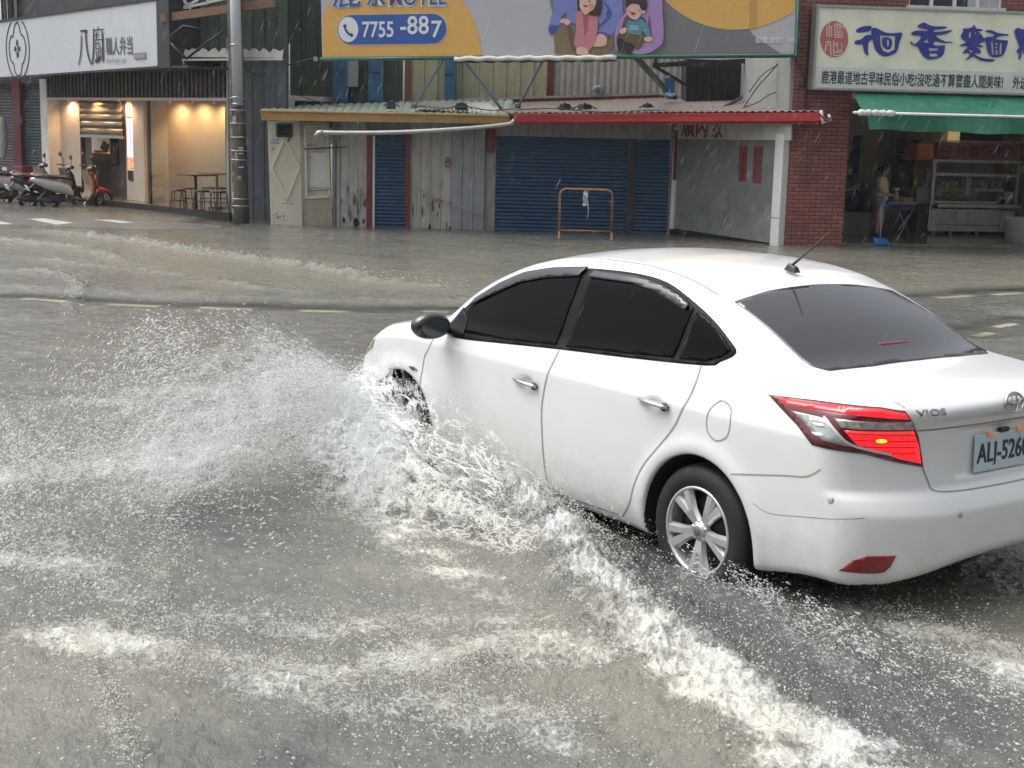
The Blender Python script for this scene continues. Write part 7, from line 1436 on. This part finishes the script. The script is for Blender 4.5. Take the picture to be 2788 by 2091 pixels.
seam('boot_lip_shade',[(.117,.53,.905),(.09,.30,.903),(.085,0,.902),(.09,-.30,.903),(.117,-.53,.905)],RD_,.007,mat('shadow_grey',(.25,.25,.24),.5))  # grey strip painting the shade under the boot lip
seam('roof_channel',[(1.25,.57,1.33),(1.5,.55,1.38),(1.8,.53,1.40),(2.2,.53,1.395),(2.5,.545,1.36),(2.7,.57,1.31)],(0,.25,.97),.008,mirror=True)
seam('bonnet_gap',[(3.50,.70,.955),(3.7,.735,.91),(3.95,.74,.83),(4.1,.72,.78)],(0,.35,.94),.008,mirror=True)
seam('bumper_crease_shade',[(.686,.856,.517),(.597,.844,.492),(.428,.837,.517),(.276,.827,.542),(.162,.762,.564)],(-.3,.95,0),.003,mat('shadow_grey',(.25,.25,.24)),.0008)  # shade of the bumper crease painted as a thin grey strip
# handles
for hx,hz in ((2.345,.772),(1.35,.836)):
    for s in (1,-1):
        h=thing('door_handle','','x'); 
        for k_ in ('label','category'): 
            if k_ in h: del h[k_]
        h.parent=car; b=MB(); y0=.862*s; b.tube([(hx+.105,.848*s,hz+.006),(hx+.07,y0,hz+.008),(hx,.869*s,hz+.006),(hx-.07,y0,hz+.001),(hx-.10,.850*s,hz-.002)],[.012,.017,.018,.021,.022],12,flat=.55); b.build('grip',CHROME,h,local=True)
        b=MB(); b.lathe([(0,0),(.020,0),(.022,-.01)],14,Matrix.Translation((hx-.085,.868*s,hz-.001))@Matrix.Rotation(-math.pi/2*s,4,'X')); b.build('lock',mat('dark_lock',(.05,.05,.05),.4),h,local=True)
# reflectors, parking dots, indicator
patch('bumper_reflector',[(0.233,0.807,0.334),(0.186,0.787,0.385),(0.145,0.747,0.409),(0.082,0.646,0.411),(0.093,0.663,0.366),(0.108,0.683,0.340),(0.130,0.716,0.335),(0.177,0.772,0.335)],(-.8,.6,0),mat('dark_red_reflector',(.22,.004,.008),.15,var=.25,scale=40,coat=.8),.003,.004,0,mirror=True,step=.015)
for p in ((.285,.825,.619),(.015,.346,.553),(.015,-.346,.553)): 
    D=(-.2,1,0) if p[1]>.6 else (-1,0,0); a=.014; patch('parking_sensor',[(p[0]+(a*math.cos(t) if p[1]>.6 else 0),p[1]+(0 if p[1]>.6 else a*math.cos(t)),p[2]+a*math.sin(t)) for t in np.linspace(0,2*math.pi,12,endpoint=False)],D,mat('sensor_grey',(.40,.40,.39),.5),.0015,.002,step=.01)
patch('side_indicator',[(3.49,.85,.690),(3.44,.85,.695),(3.40,.85,.680),(3.45,.85,.672)],SD,mat('dark_lens',(.05,.04,.03),.2),.008,.008,mirror=True,step=.01)
hl=patch('headlight',[(3.93,.80,.790),(4.05,.80,.800),(4.20,.76,.770),(4.31,.68,.72),(4.36,.6,.66),(4.34,.60,.60),(4.27,.70,.60),(4.12,.80,.66),(3.98,.82,.73)],(.75,.66,.1),mat('headlight_glass',(.42,.38,.32),.08,var=.2,scale=20,metal=.4,coat=1),.004,.005,0,mirror=True,step=.025)
patch('turn_lens',[(4.18,.77,.775),(4.10,.79,.79),(4.03,.80,.785),(4.10,.80,.70),(4.20,.75,.64),(4.25,.72,.70)],(.75,.66,.1),AMB,.006,.002,0,par=hl,step=.02)
patch('grille',[(4.40,.45,.52),(4.40,-.45,.52),(4.40,-.40,.34),(4.40,.40,.34)],(1,0,0),BLACKP,.004,.004,step=.04)
# plate, badge, script
pl_=MB(); px_=.083; b=MB(); b.box((0,0,0),(.008,.38,.16),Matrix.Translation((px_,0,.775))@Matrix.Rotation(rad(3),4,'Y')); plate=b.build('number_plate',mat('plate_pale_blue',(.50,.60,.66),.4,var=.05),car,local=True,bevel=.003)
MR=Matrix(((0,0,-1),(-1,0,0),(0,1,0))).to_4x4()     # text plane facing the rear
mt=text_mesh('plate_lettering','ALJ-5260',.118,Matrix.Identity(4),mat('plate_ink',(.03,.035,.05),.5),None,depth=.002,bold=.002,sx=.80,align='CENTER')
mt.data.transform(Matrix.Translation((px_-.006,0,.735))@MR); mt.parent=plate
b=MB(); b.box((.075,.10,.855),(.01,.03,.022)); b.box((.075,-.10,.855),(.01,.03,.022)); b.build('orange_bulb',mat('plate_lamp',(.60,.22,.08),.4,emit=.2),car,local=True,bevel=.003)
b=MB(); b.box((.085,0,.862),(.02,.06,.02)); b.build('boot_latch',BLACKP,car,local=True,bevel=.004)
bd=MB()
def ering(cy,cz,ry,rz,w): 
    bd.tube([(.0,cy+ry*math.cos(t),cz+rz*math.sin(t)) for t in np.linspace(0,2*math.pi,29)],w,6,cap=False)
ering(0,0,.060,.041,.0048); ering(0,0,.019,.038,.0040); ering(0,.013,.050,.018,.0040)
bo=bd.build('badge',CHROME,car,local=True); bp_=project(np.array([[0,0.,.985]]),np.array([-1.,0,0]),-.4,.2)[0]; bo.location=(bp_[0]-.006,0.0,1.0-.015); bo.rotation_euler=(0,rad(14),0)
mt=text_mesh('model_lettering','VIOS',.036,Matrix.Identity(4),CHROME,None,depth=.004,bold=.001,sx=1.9)
mt.data.transform(Matrix.Translation((.082,.565,.970))@MR); P=np.array([tuple(v.co) for v in mt.data.vertices]); Q=project(P*np.array([0,1,1.]),np.array([-1.,0,0]),-.5,.2)
for v,q in zip(mt.data.vertices,Q): v.co.x=q[0]-.004
mt.parent=car
# antenna, mirrors, wipers
b=MB(); b.hexa([Vector(p) for p in [(1.30,-.025,1.395),(1.30,.025,1.395),(1.38,.02,1.405),(1.38,-.02,1.405),(1.31,-.012,1.425),(1.31,.012,1.425),(1.36,.010,1.440),(1.36,-.010,1.440)]]); at_=b.build('antenna_base',BLACKP,car,local=True,bevel=.006); at_.location.z=.012
b=MB(); b.tube([(1.34,0,1.43),(1.25,-.005,1.50),(1.13,-.01,1.60)],[.007,.005,.003],6); b.build('antenna_rod',BLACKP,at_,local=True)
for s in (1,-1):
    mo=lambda x,y,z: smin(smax(np.sqrt(((x-3.12)/.088)**2+((y-.945*s)/.118)**2+((z-.980)/.076)**2)*.08-.08,(3.055-x)*.9,.03),capsule(x,y,z,(3.15,.80*s,.94),(3.13,.90*s,.955),.022,.03),.03)
    lo_=np.array([2.98,min(.76*s,1.10*s),.88]); hi_=np.array([3.26,max(.76*s,1.10*s),1.09]); P_,F_=nets(mo,lo_,hi_,.008); m_=mesh_np('wing_mirror',P_,F_,mat('black_mirror_shell',(.012,.012,.014),.25,var=.05,coat=.4),car)
    b=MB(); b.lathe([(0,0),(.055,0)],20,Matrix.Translation((3.045,.96*s,.985))@Matrix.Rotation(-math.pi/2,4,'Y')@Matrix.Diagonal((1.0,1.6,1,1))); b.build('mirror_glass',mat('wing_mirror_glass',(.05,.06,.06),.08,var=0),m_,local=True)
    patch('mirror_sail',[(3.20,.79,.955),(3.12,.8,.92),(2.99,.81,.92),(3.02,.76,1.02),(3.10,.74,1.07)] if s>0 else [(3.20,-.79,.955),(3.12,-.8,.92),(2.99,-.81,.92),(3.02,-.76,1.02),(3.10,-.74,1.07)],(0,s,0),TRIM,.009,.006)
# wheels
ALLOY=mat('alloy',(.62,.62,.62),.30,metal=.6,var=.08,scale=12); ALD=mat('brake_dark',(.03,.03,.03),.5,metal=.3)
for wx in (1.04,3.59):
    for s in (1,-1):
        W=bpy.data.objects.new('wheel',None); COL.objects.link(W); W.parent=car; W.location=(wx,.745*s,.302); W.rotation_euler=(0,.35*(1 if wx<2 else .7),0)
        M=Matrix.Rotation(-math.pi/2*s,4,'X'); hw=.0925
        b=MB(); b.lathe([(.205,-hw),(.25,-hw-.004),(.285,-hw+.008),(.299,-hw+.03),(.302,0),(.299,hw-.03),(.285,hw-.008),(.25,hw+.004),(.205,hw-.002),(.200,hw-.01)],56,M); b.build('tyre',RUBBER,W,local=True)
        b=MB(); b.lathe([(.205,hw-.004),(.203,hw+.002),(.192,hw+.001),(.188,hw-.012),(.180,hw-.05),(.178,-hw)],56,M); 
        b.smooth=True
        for k in range(10):
            a0=2*math.pi*(k//2)/5+(.20 if k%2 else -.20); am=2*math.pi*(k//2)/5+(.10 if k%2 else -.10); vs=[]
            for r,a,w_,z in ((.035,am,.020,hw-.018),(.10,(am*.6+a0*.4),.023,hw-.006),(.192,a0,.030,hw-.002)):
                c_,s_2=math.cos(a),math.sin(a); t_x,t_y=-s_2,c_
                for dz,ww in ((0,w_*.55),(-.022,w_)):
                    vs+= [M@Vector((r*c_+t_x*ww,r*s_2+t_y*ww,z+dz)),M@Vector((r*c_-t_x*ww,r*s_2-t_y*ww,z+dz))]
            fs=[]
            for i in range(2):
                q=i*4; fs+=[(q,q+1,q+5,q+4),(q+2,q,q+4,q+6),(q+1,q+3,q+7,q+5)]
            b.smooth=False; b.add(vs,fs)
        b.lathe([(.0,hw-.004),(.030,hw-.004),(.034,hw-.010),(.050,hw-.018),(.052,hw-.04)],24,M)
        for k in range(5): a=2*math.pi*k/5+.63; b.lathe([(0,hw-.012),(.009,hw-.012),(.010,hw-.02)],8,M@Matrix.Translation((.042*math.cos(a),.042*math.sin(a),0)))
        b.build('rim',ALLOY,W,local=True)
        b=MB(); b.lathe([(.0,hw-.055),(.13,hw-.055),(.135,hw-.07),(.178,hw-.075)],40,M); b.build('brake_disc',ALD,W,local=True)
        b=MB(); b.lathe([(0,hw-.0035),(.024,hw-.0035),(.026,hw-.006)],20,M); b.build('hub_cap',mat('hub_grey',(.22,.22,.22),.4,metal=.5),W,local=True)
# ============================================================ spray, foam and rain
rg=np.random.default_rng(11)
FX,FY=math.cos(CARYAW),math.sin(CARYAW)          # car forward in the world
def car2w(X,Y,Z): 
    X=np.asarray(X,float);Y=np.asarray(Y,float); return np.stack([CARX+FX*X-FY*Y,CARY+FY*X+FX*Y,np.broadcast_to(Z,X.shape)],-1)
ICO=np.array([(0,0,1),(1,0,0),(0,1,0),(-1,0,0),(0,-1,0),(0,0,-1)],float); ICF=np.array([(0,1,2),(0,2,3),(0,3,4),(0,4,1),(5,2,1),(5,3,2),(5,4,3),(5,1,4)])
def drops(name,P,r,D,stretch,m,label,cat,lumpy=False,par=None):
    """thousands of small water drops as one mesh: P centres, r radii, D travel directions, stretch = length / width"""
    n=len(P); D=D/(np.linalg.norm(D,axis=1)[:,None]+1e-9); a=np.cross(D,rg.normal(size=(n,3))); a/=np.linalg.norm(a,axis=1)[:,None]+1e-9; b=np.cross(D,a)
    R=r[:,None,None]; V=ICO[None]*np.ones((n,1,1)); 
    if lumpy: V=V*(1+.45*rg.normal(size=(n,6,1))).clip(.35,2)
    W=P[:,None,:]+R*(V[...,0:1]*a[:,None]+V[...,1:2]*b[:,None]*1.0)+ (R*np.asarray(stretch)[:,None,None])*V[...,2:3]*D[:,None]
    F=(ICF[None]+np.arange(n)[:,None,None]*6).reshape(-1,3)
    o=mesh_np(name,W.reshape(-1,3),F,m,par); return setp(o,label,cat,kind='stuff')
def wet(name,c,t=.45,rough=.25):
    m=bpy.data.materials.new(name); m.use_nodes=True; N=m.node_tree; L=N.links; N.nodes.clear(); o=N.nodes.new('ShaderNodeOutputMaterial'); d=N.nodes.new('ShaderNodeBsdfPrincipled'); d.inputs['Base Color'].default_value=(*c,1); d.inputs['Roughness'].default_value=rough; d.inputs['Specular IOR Level'].default_value=.6
    tl_=N.nodes.new('ShaderNodeBsdfTranslucent'); tl_.inputs['Color'].default_value=(*c,1); tr=N.nodes.new('ShaderNodeBsdfTransparent'); x=N.nodes.new('ShaderNodeMixShader'); x.inputs[0].default_value=.35; L.new(d.outputs[0],x.inputs[1]); L.new(tl_.outputs[0],x.inputs[2])
    y=N.nodes.new('ShaderNodeMixShader'); y.inputs[0].default_value=t; L.new(x.outputs[0],y.inputs[1]); L.new(tr.outputs[0],y.inputs[2]); L.new(y.outputs[0],o.inputs['Surface']); return m
DROP=wet('water_drop',(.86,.87,.87),.32); CREAMF=wet('foam_drop',(.80,.79,.73),.35,.18); RAINM=wet('rain_drop',(.8,.82,.84),.80)
def fnoise(P,s,seed): return fbm(P[:,0]*s+P[:,2]*s*.7,P[:,1]*s-P[:,2]*s*.5,3,seed)
# 1. the plume thrown sideways from the front wheel
def plume(n,L0,H0,fw,spread,seed,z0=.12,keep=.5,back=0):
    t=rg.random(n)**.85; H=H0*(.18+.82*rg.random(n)**.55); lat=.88+L0*t*(.75+.25*rg.random(n)); z=z0+4*H*t*(1-t)*(.85+.15*rg.random(n))+.10*rg.normal(size=n)*(.1+t*.4)
    X=3.55+fw*t+rg.normal(size=n)*(.10+spread*t)-back*rg.random(n)*t; P=car2w(X,lat,z); k=(fnoise(P,2.2,seed)*2.3+fnoise(P,8,seed+3)*1.9+rg.normal(size=n)*.22)>keep
    k&=P[:,2]>WL+.01; P=P[k]; t=t[k]; vz=(1-2*t)*H[k]*2.6; D=np.stack([-FY*np.ones(len(P))*1.0,FX*np.ones(len(P)),vz],-1)+rg.normal(size=(len(P),3))*.22; return P,D
Ps=[];Ds=[];Rs=[]
for a in [(30000,.55,.42,.0,.30,43,.12,-.3,.2),(12000,.35,.60,.25,.22,47,.12,-.3,.0),(33000,2.9,.98,.25,.20,3,.15,.12,.5),(26000,3.6,.62,.1,.45,13,.12,.16,1.1),(36000,1.6,.66,.15,.14,23,.15,-.15,.3),(22000,3.8,.30,-.5,.7,33,.12,.25,1.8)]:
    P,D=plume(*a); Ps.append(P);Ds.append(D);Rs.append(.0012+.0036*rg.random(len(P))**4.5)
P=np.concatenate(Ps);D=np.concatenate(Ds);R=np.concatenate(Rs)
sp=thing('splash','sheet of water and spray thrown out by the front wheel of the white sedan','splash',(c2w(3.6,1.2)[0],c2w(3.6,1.2)[1],0))
def under(o,par): 
    o.parent=par; o.matrix_parent_inverse=Matrix.Translation(-Vector(par.location)); 
    for k in ('label','category'):
        if k in o: del o[k]
    return o
under(drops('spray_droplets',P,R,D,1.5+2.6*rg.random(len(P)),DROP,None,None),sp)
# 2. lumps of churned water along the bow wave crest
CG=np.array(CREST_G)
def along(u):
    L=np.concatenate([[0],np.cumsum(np.linalg.norm(np.diff(CG,axis=0),axis=1))]); s=u*L[-1]; return np.stack([np.interp(s,L,CG[:,0]),np.interp(s,L,CG[:,1])],-1)
T0=c2w(3.35,1.0); CG=np.concatenate([[T0,c2w(2.9,1.12),c2w(2.45,1.22)],CG])
def crest(n,wid,ht,rmin,rmax,seed,side=0,top=1.0):
    u=rg.random(n)**1.05; c=along(u); d=along(np.clip(u+.01,0,1))-along(np.clip(u-.01,0,1)); d/=np.linalg.norm(d,axis=1)[:,None]; nn=np.stack([d[:,1],-d[:,0]],-1)
    q=rg.normal(size=n)+side; hgt=np.interp(u,[0,.15,.35,.6,1],[.42,.46,.34,.17,.07])*top; w_=wid*np.interp(u,[0,.3,.7,1],[.6,1,1.5,2.0])
    off=nn*(q*w_)[:,None]; z=WL+hgt*ht*np.exp(-(q-side*.3)**2*.5)*rg.random(n)**.8; P=np.concatenate([c+off,z[:,None]],1)
    k=(fnoise(P,5,seed)*1.7+fnoise(P,14,seed+4)*2.0+rg.normal(size=n)*.25)>-.02; P=P[k]; D=np.stack([nn[k][:,0],nn[k][:,1],.6*rg.normal(size=k.sum())],-1)+rg.normal(size=(k.sum(),3))*.5
    return P,D,rmin+(rmax-rmin)*rg.random(len(P))**3
P1,D1,R1=crest(52000,.13,1.0,.0013,.0058,101); P2,D2,R2=crest(34000,.34,1.15,.0010,.0042,111,-.45,1.15)
under(drops('crest_foam',np.concatenate([P1,P2]),np.concatenate([R1,R2]),np.concatenate([D1,D2]),1.0+1.0*rg.random(len(P1)+len(P2)),CREAMF,None,None),sp)
# 3. drops in flight and on the surface over the water at the left and in front
def scatter(poly,n,seed,zmax,keep):
    q=[G(u,v) for u,v in poly]; xs=[p.x for p in q];ys=[p.y for p in q]; X=rg.uniform(min(xs),max(xs),n);Y=rg.uniform(min(ys),max(ys),n); ins=np.zeros(n,bool)
    for i in range(len(q)):
        a,b=q[i],q[(i+1)%len(q)]; c=((a.y>Y)!=(b.y>Y))&(X<(b.x-a.x)*(Y-a.y)/(b.y-a.y+1e-9)+a.x); ins^=c
    Z=WL+.012+zmax*rg.random(n)**2.2; P=np.stack([X,Y,Z],-1)[ins]; k=(fnoise(P,1.7,seed)*1.5+fnoise(P,7,seed+2)*.8+rg.normal(size=len(P))*.35)>keep; return P[k]
A_=scatter([(-150,1130),(500,1000),(1000,1080),(1330,1300),(1500,1600),(1250,1780),(300,1720),(-150,1600)],44000,201,.5,.14)
B_=scatter([(-200,1200),(700,1180),(600,1400),(250,1700),(-200,1600)],30000,211,.2,.18)
C_=scatter([(150,1650),(1350,1700),(2300,2150),(300,2150),(100,1900)],16000,221,.05,.26)
E_=scatter([(1500,1560),(2200,1580),(2850,1560),(2900,2150),(2350,2150),(1900,1800)],16000,231,.07,.2)
P=np.concatenate([A_,B_,C_,E_]); D=np.tile([-.9,.25,-.1],(len(P),1))+rg.normal(size=(len(P),3))*.25
under(drops('scattered_drops',P,.0009+.0040*rg.random(len(P))**4,D,1.1+.9*rg.random(len(P)),DROP,None,None),sp)
# 4. clear ragged sheets of water
def veil_mat(name,col,scale,lo,hi,stretch=(1,1,1),amt=.8):
    m=bpy.data.materials.new(name); m.use_nodes=True; N=m.node_tree; L=N.links; N.nodes.clear(); o=N.nodes.new('ShaderNodeOutputMaterial'); uv=N.nodes.new('ShaderNodeAttribute'); uv.attribute_name='sheet'
    mp=N.nodes.new('ShaderNodeVectorMath'); mp.operation='MULTIPLY'; mp.inputs[1].default_value=stretch; L.new(uv.outputs['Vector'],mp.inputs[0])
    n1=N.nodes.new('ShaderNodeTexNoise'); n1.inputs['Scale'].default_value=scale; n1.inputs['Detail'].default_value=8; n1.inputs['Roughness'].default_value=.72; n1.inputs['Distortion'].default_value=.6; L.new(mp.outputs[0],n1.inputs['Vector'])
    vo=N.nodes.new('ShaderNodeTexVoronoi'); vo.feature='DISTANCE_TO_EDGE'; vo.inputs['Scale'].default_value=scale*1.3; ad=N.nodes.new('ShaderNodeVectorMath'); ad.operation='MULTIPLY_ADD'; L.new(n1.outputs['Color'],ad.inputs[0]); ad.inputs[1].default_value=(.35,.35,.35); L.new(mp.outputs[0],ad.inputs[2]); L.new(ad.outputs[0],vo.inputs['Vector'])
    lg=N.nodes.new('ShaderNodeMapRange'); lg.inputs['From Min'].default_value=0; lg.inputs['From Max'].default_value=.10; lg.inputs['To Min'].default_value=.42; lg.inputs['To Max'].default_value=0; L.new(vo.outputs['Distance'],lg.inputs['Value'])
    s=N.nodes.new('ShaderNodeMath'); s.operation='ADD'; L.new(n1.outputs['Fac'],s.inputs[0]); L.new(lg.outputs[0],s.inputs[1]); ed=N.nodes.new('ShaderNodeAttribute'); ed.attribute_name='edge'
    s2=N.nodes.new('ShaderNodeMath'); s2.operation='MULTIPLY_ADD'; L.new(ed.outputs['Fac'],s2.inputs[0]); s2.inputs[1].default_value=.40; s2.inputs[2].default_value=-.40; s3=N.nodes.new('ShaderNodeMath'); s3.operation='ADD'; L.new(s.outputs[0],s3.inputs[0]); L.new(s2.outputs[0],s3.inputs[1])
    r=N.nodes.new('ShaderNodeMapRange'); r.inputs['From Min'].default_value=lo; r.inputs['From Max'].default_value=hi; r.inputs['To Max'].default_value=amt; r.interpolation_type='SMOOTHSTEP'; L.new(s3.outputs[0],r.inputs['Value'])
    d=N.nodes.new('ShaderNodeBsdfPrincipled'); d.inputs['Base Color'].default_value=(*col,1); d.inputs['Roughness'].default_value=.3; tl_=N.nodes.new('ShaderNodeBsdfTranslucent'); tl_.inputs[0].default_value=(*col,1); x=N.nodes.new('ShaderNodeMixShader'); x.inputs[0].default_value=.4; L.new(d.outputs[0],x.inputs[1]); L.new(tl_.outputs[0],x.inputs[2])
    tr=N.nodes.new('ShaderNodeBsdfTransparent'); y=N.nodes.new('ShaderNodeMixShader'); L.new(r.outputs[0],y.inputs[0]); L.new(tr.outputs[0],y.inputs[1]); L.new(x.outputs[0],y.inputs[2]); L.new(y.outputs[0],o.inputs['Surface']); return m
def sheet(name,top,bot,m,bulge=.08,nu=150,nv=60,seed=0,ragged=.05,bd=None):
    """top / bot: control points in the car's frame (X forward, Y out to the left, Z up)"""
    T=np.array([tuple(p) for p in smooth_path(top,12)]);B_=np.array([tuple(p) for p in smooth_path(bot,12)])
    def rs(A,n): 
        L=np.concatenate([[0],np.cumsum(np.linalg.norm(np.diff(A,axis=0),axis=1))]); s=np.linspace(0,L[-1],n); return np.stack([np.interp(s,L,A[:,i]) for i in range(3)],-1)
    T=rs(T,nu);B_=rs(B_,nu); v=np.linspace(0,1,nv)[None,:,None]; S=T[:,None]*(1-v)+B_[:,None]*v
    U,V=np.meshgrid(np.linspace(0,1,nu),np.linspace(0,1,nv),indexing='ij'); k=np.sin(np.pi*V)*bulge; nz=fbm(U*9,V*4,4,seed)*ragged; S[...,1]+=k+nz; S[...,2]+=nz*.7; S[...,2]=np.maximum(S[...,2],WL-.02)
    W=car2w(S[...,0],S[...,1],S[...,2]); i=np.arange(nu-1)[:,None]*nv+np.arange(nv-1)[None]; F=np.stack([i,i+nv,i+nv+1,i+1],-1).reshape(-1,4)
    e=np.clip(np.minimum(np.minimum(U,1-U)*5,np.minimum(V*4,(1-V)*6+.35)),0,1)
    o=mesh_np(name,W.reshape(-1,3),F,m,attrs={'edge':e.ravel()}); a=o.data.attributes.new('sheet','FLOAT_VECTOR','POINT'); Lu=np.linalg.norm(np.diff(T,axis=0),axis=1).sum(); Lv=np.linalg.norm(T-B_,axis=1).mean(); a.data.foreach_set('vector',np.stack([U*Lu,V*Lv,U*0],-1).astype(np.float32).ravel())
    return under(o,sp)
VE=veil_mat('water_veil',(.86,.88,.88),7,.38,.82,(.45,1.5,1),.78); VE2=veil_mat('muddy_veil',(.82,.81,.74),8,.42,.86,(1,1.1,1),.8); VE3=veil_mat('spray_mist',(.86,.87,.88),9,.36,1.0,(.4,1.8,1),.40)
sheet('water_sheet_over_door',[(4.1,.86,.62),(3.65,.93,.78),(3.2,.97,.72),(2.75,.99,.60),(2.3,.99,.48),(1.85,.97,.34)],[(3.95,1.0,.10),(3.5,1.3,.10),(3.0,1.42,.10),(2.6,1.42,.10),(2.15,1.36,.10),(1.7,1.25,.10)],VE,.10,seed=3)
sheet('water_sheet_front',[(4.25,.80,.50),(3.9,.92,.72),(3.5,1.0,.80),(3.1,1.06,.66)],[(4.2,1.0,.10),(3.8,1.2,.12),(3.4,1.3,.12),(3.0,1.4,.10)],VE,.08,seed=33)
sheet('water_sheet_low',[(3.5,1.05,.42),(3.0,1.12,.40),(2.5,1.16,.34),(2.0,1.16,.28),(1.6,1.14,.22),(1.1,1.2,.18)],[(3.4,1.5,.10),(2.9,1.6,.10),(2.4,1.58,.10),(1.9,1.5,.10),(1.5,1.45,.10),(.9,1.5,.10)],VE2,.08,seed=9)
for k in range(3):
    o=.14*k; sheet('thrown_sheet',[(3.75-o,.92,.45+.02*k),(3.8-o,1.25,.84-.05*k),(3.85-o,1.6,1.02-.08*k),(3.8-o,1.95,.98-.10*k),(3.7-o,2.4,.74-.08*k),(3.6-o,2.9,.42)],[(3.40-o,.95,.20),(3.35-o,1.3,.42-.05*k),(3.3-o,1.6,.52-.07*k),(3.2-o,1.95,.46-.06*k),(3.1-o,2.4,.28),(3.0-o,2.9,.14)],VE3,.0,seed=15+k*7,ragged=.14)
for k in range(3):
    o=.15*k; sheet('thrown_sheet',[(3.6-o,.93,.50),(3.45-o,1.2,.66-.04*k),(3.25-o,1.5,.62-.05*k),(3.0-o,1.85,.44)],[(3.35-o,1.0,.14),(3.0-o,1.25,.20),(2.8-o,1.5,.18),(2.5-o,1.8,.12)],VE,.0,seed=51+k*5,ragged=.12)
# 5. water dragged round the rear wheel
n=9000; a=rg.random(n); X=1.0-2.2*a+.12*rg.normal(size=n); Y=.86+.25*a*rg.normal(size=n)+.18*a; Z=WL+.01+.14*rg.random(n)**2*np.exp(-a*1.5); P=car2w(X,Y,Z); k=fnoise(P,8,301)>-.05; P=P[k]
o=drops('rear_wheel_wash',P,.001+.004*rg.random(len(P))**3,np.tile([FX,FY,.1],(len(P),1))+rg.normal(size=(len(P),3))*.2,1.5+1.5*rg.random(len(P)),DROP,'small drops and foam dragged behind the rear wheel of the white sedan','spray',lumpy=True)
# small jets and flecks jumping along the foam lines
Ps=[];Ds=[]
for px,n,wd,zz in [([(150,1725),(390,1765),(520,1800),(760,1868),(930,1890),(1250,1967),(1500,1990)],13000,.12,.07),([(1150,1830),(1350,1795),(1560,1760)],7000,.11,.07),([(500,1700),(850,1700),(1100,1740),(1300,1800)],6000,.12,.05),([(480,1420),(465,1500),(440,1640),(330,1700),(235,1745)],3500,.05,.05),([(235,1745),(262,1850),(311,1950),(345,2040),(358,2100)],3500,.03,.05),([(-60,1320),(150,1290),(330,1265),(600,1240)],8000,.22,.12),([(-60,1480),(120,1450),(230,1520),(280,1640)],5000,.16,.08),([(2350,1680),(2560,1730),(2700,1790),(2850,1880)],6000,.10,.06),([(1950,1590),(2100,1650),(2250,1760),(2400,1900),(2600,2040)],6000,.09,.05),([(80,622),(376,660),(505,681),(705,710),(940,743),(1258,786)],2600,.10,.10),([(165,744),(212,772),(215,795),(185,865)],900,.06,.08)]:
    q=np.array(gl(px)); L_=np.concatenate([[0],np.cumsum(np.linalg.norm(np.diff(q,axis=0),axis=1))]); s_1=rg.random(n)*L_[-1]; X=np.interp(s_1,L_,q[:,0])+rg.normal(size=n)*wd; Y=np.interp(s_1,L_,q[:,1])+rg.normal(size=n)*wd*1.2
    P=np.stack([X,Y,WL+.015+zz*rg.random(n)**1.8],-1); k=(fnoise(P,5,401)*1.8+fnoise(P,18,405)*1.8+rg.normal(size=n)*.2)>.0; Ps.append(P[k])
P=np.concatenate(Ps); D=np.tile([-.8,.2,.3],(len(P),1))+rg.normal(size=(len(P),3))*.6; dist=np.clip(P[:,1]/6,1,3)
under(drops('foam_flecks',P,(.0010+.0032*rg.random(len(P))**3)*dist**.7,D,1.2+1.4*rg.random(len(P)),CREAMF,None,None),sp)
# 6. rain in the air
n=2600; Y=3.2+27*rg.random(n)**.7; X=(rg.random(n)*2-1)*Y*.42; Z=rg.random(n)*(2.0+Y*.10); P=np.stack([X,Y,np.maximum(Z,.15)],-1); sc_=np.clip(Y/6,.5,4.5)
drops('rain',P,(.0004+.0005*rg.random(n))*sc_**.8,np.tile([-.45,.05,-1.],(n,1))+rg.normal(size=(n,3))*.03,28+26*rg.random(n),RAINM,'fine slanting rain falling over the whole street','rain')
# ------------------------------------------------------------ thin rain haze
b=MB(); b.box((0,15,12.5),(120,100,27.0)); hz=bpy.data.materials.new('rain_haze'); hz.use_nodes=True; N=hz.node_tree; N.nodes.clear(); o_=N.nodes.new('ShaderNodeOutputMaterial'); v_=N.nodes.new('ShaderNodeVolumePrincipled'); v_.inputs['Color'].default_value=(.92,.95,1,1); v_.inputs['Density'].default_value=.0006; v_.inputs['Anisotropy'].default_value=.3; N.links.new(v_.outputs[0],o_.inputs['Volume']); o=b.build('haze',hz); setp(o,'thin grey rain haze over the street','haze',kind='stuff')
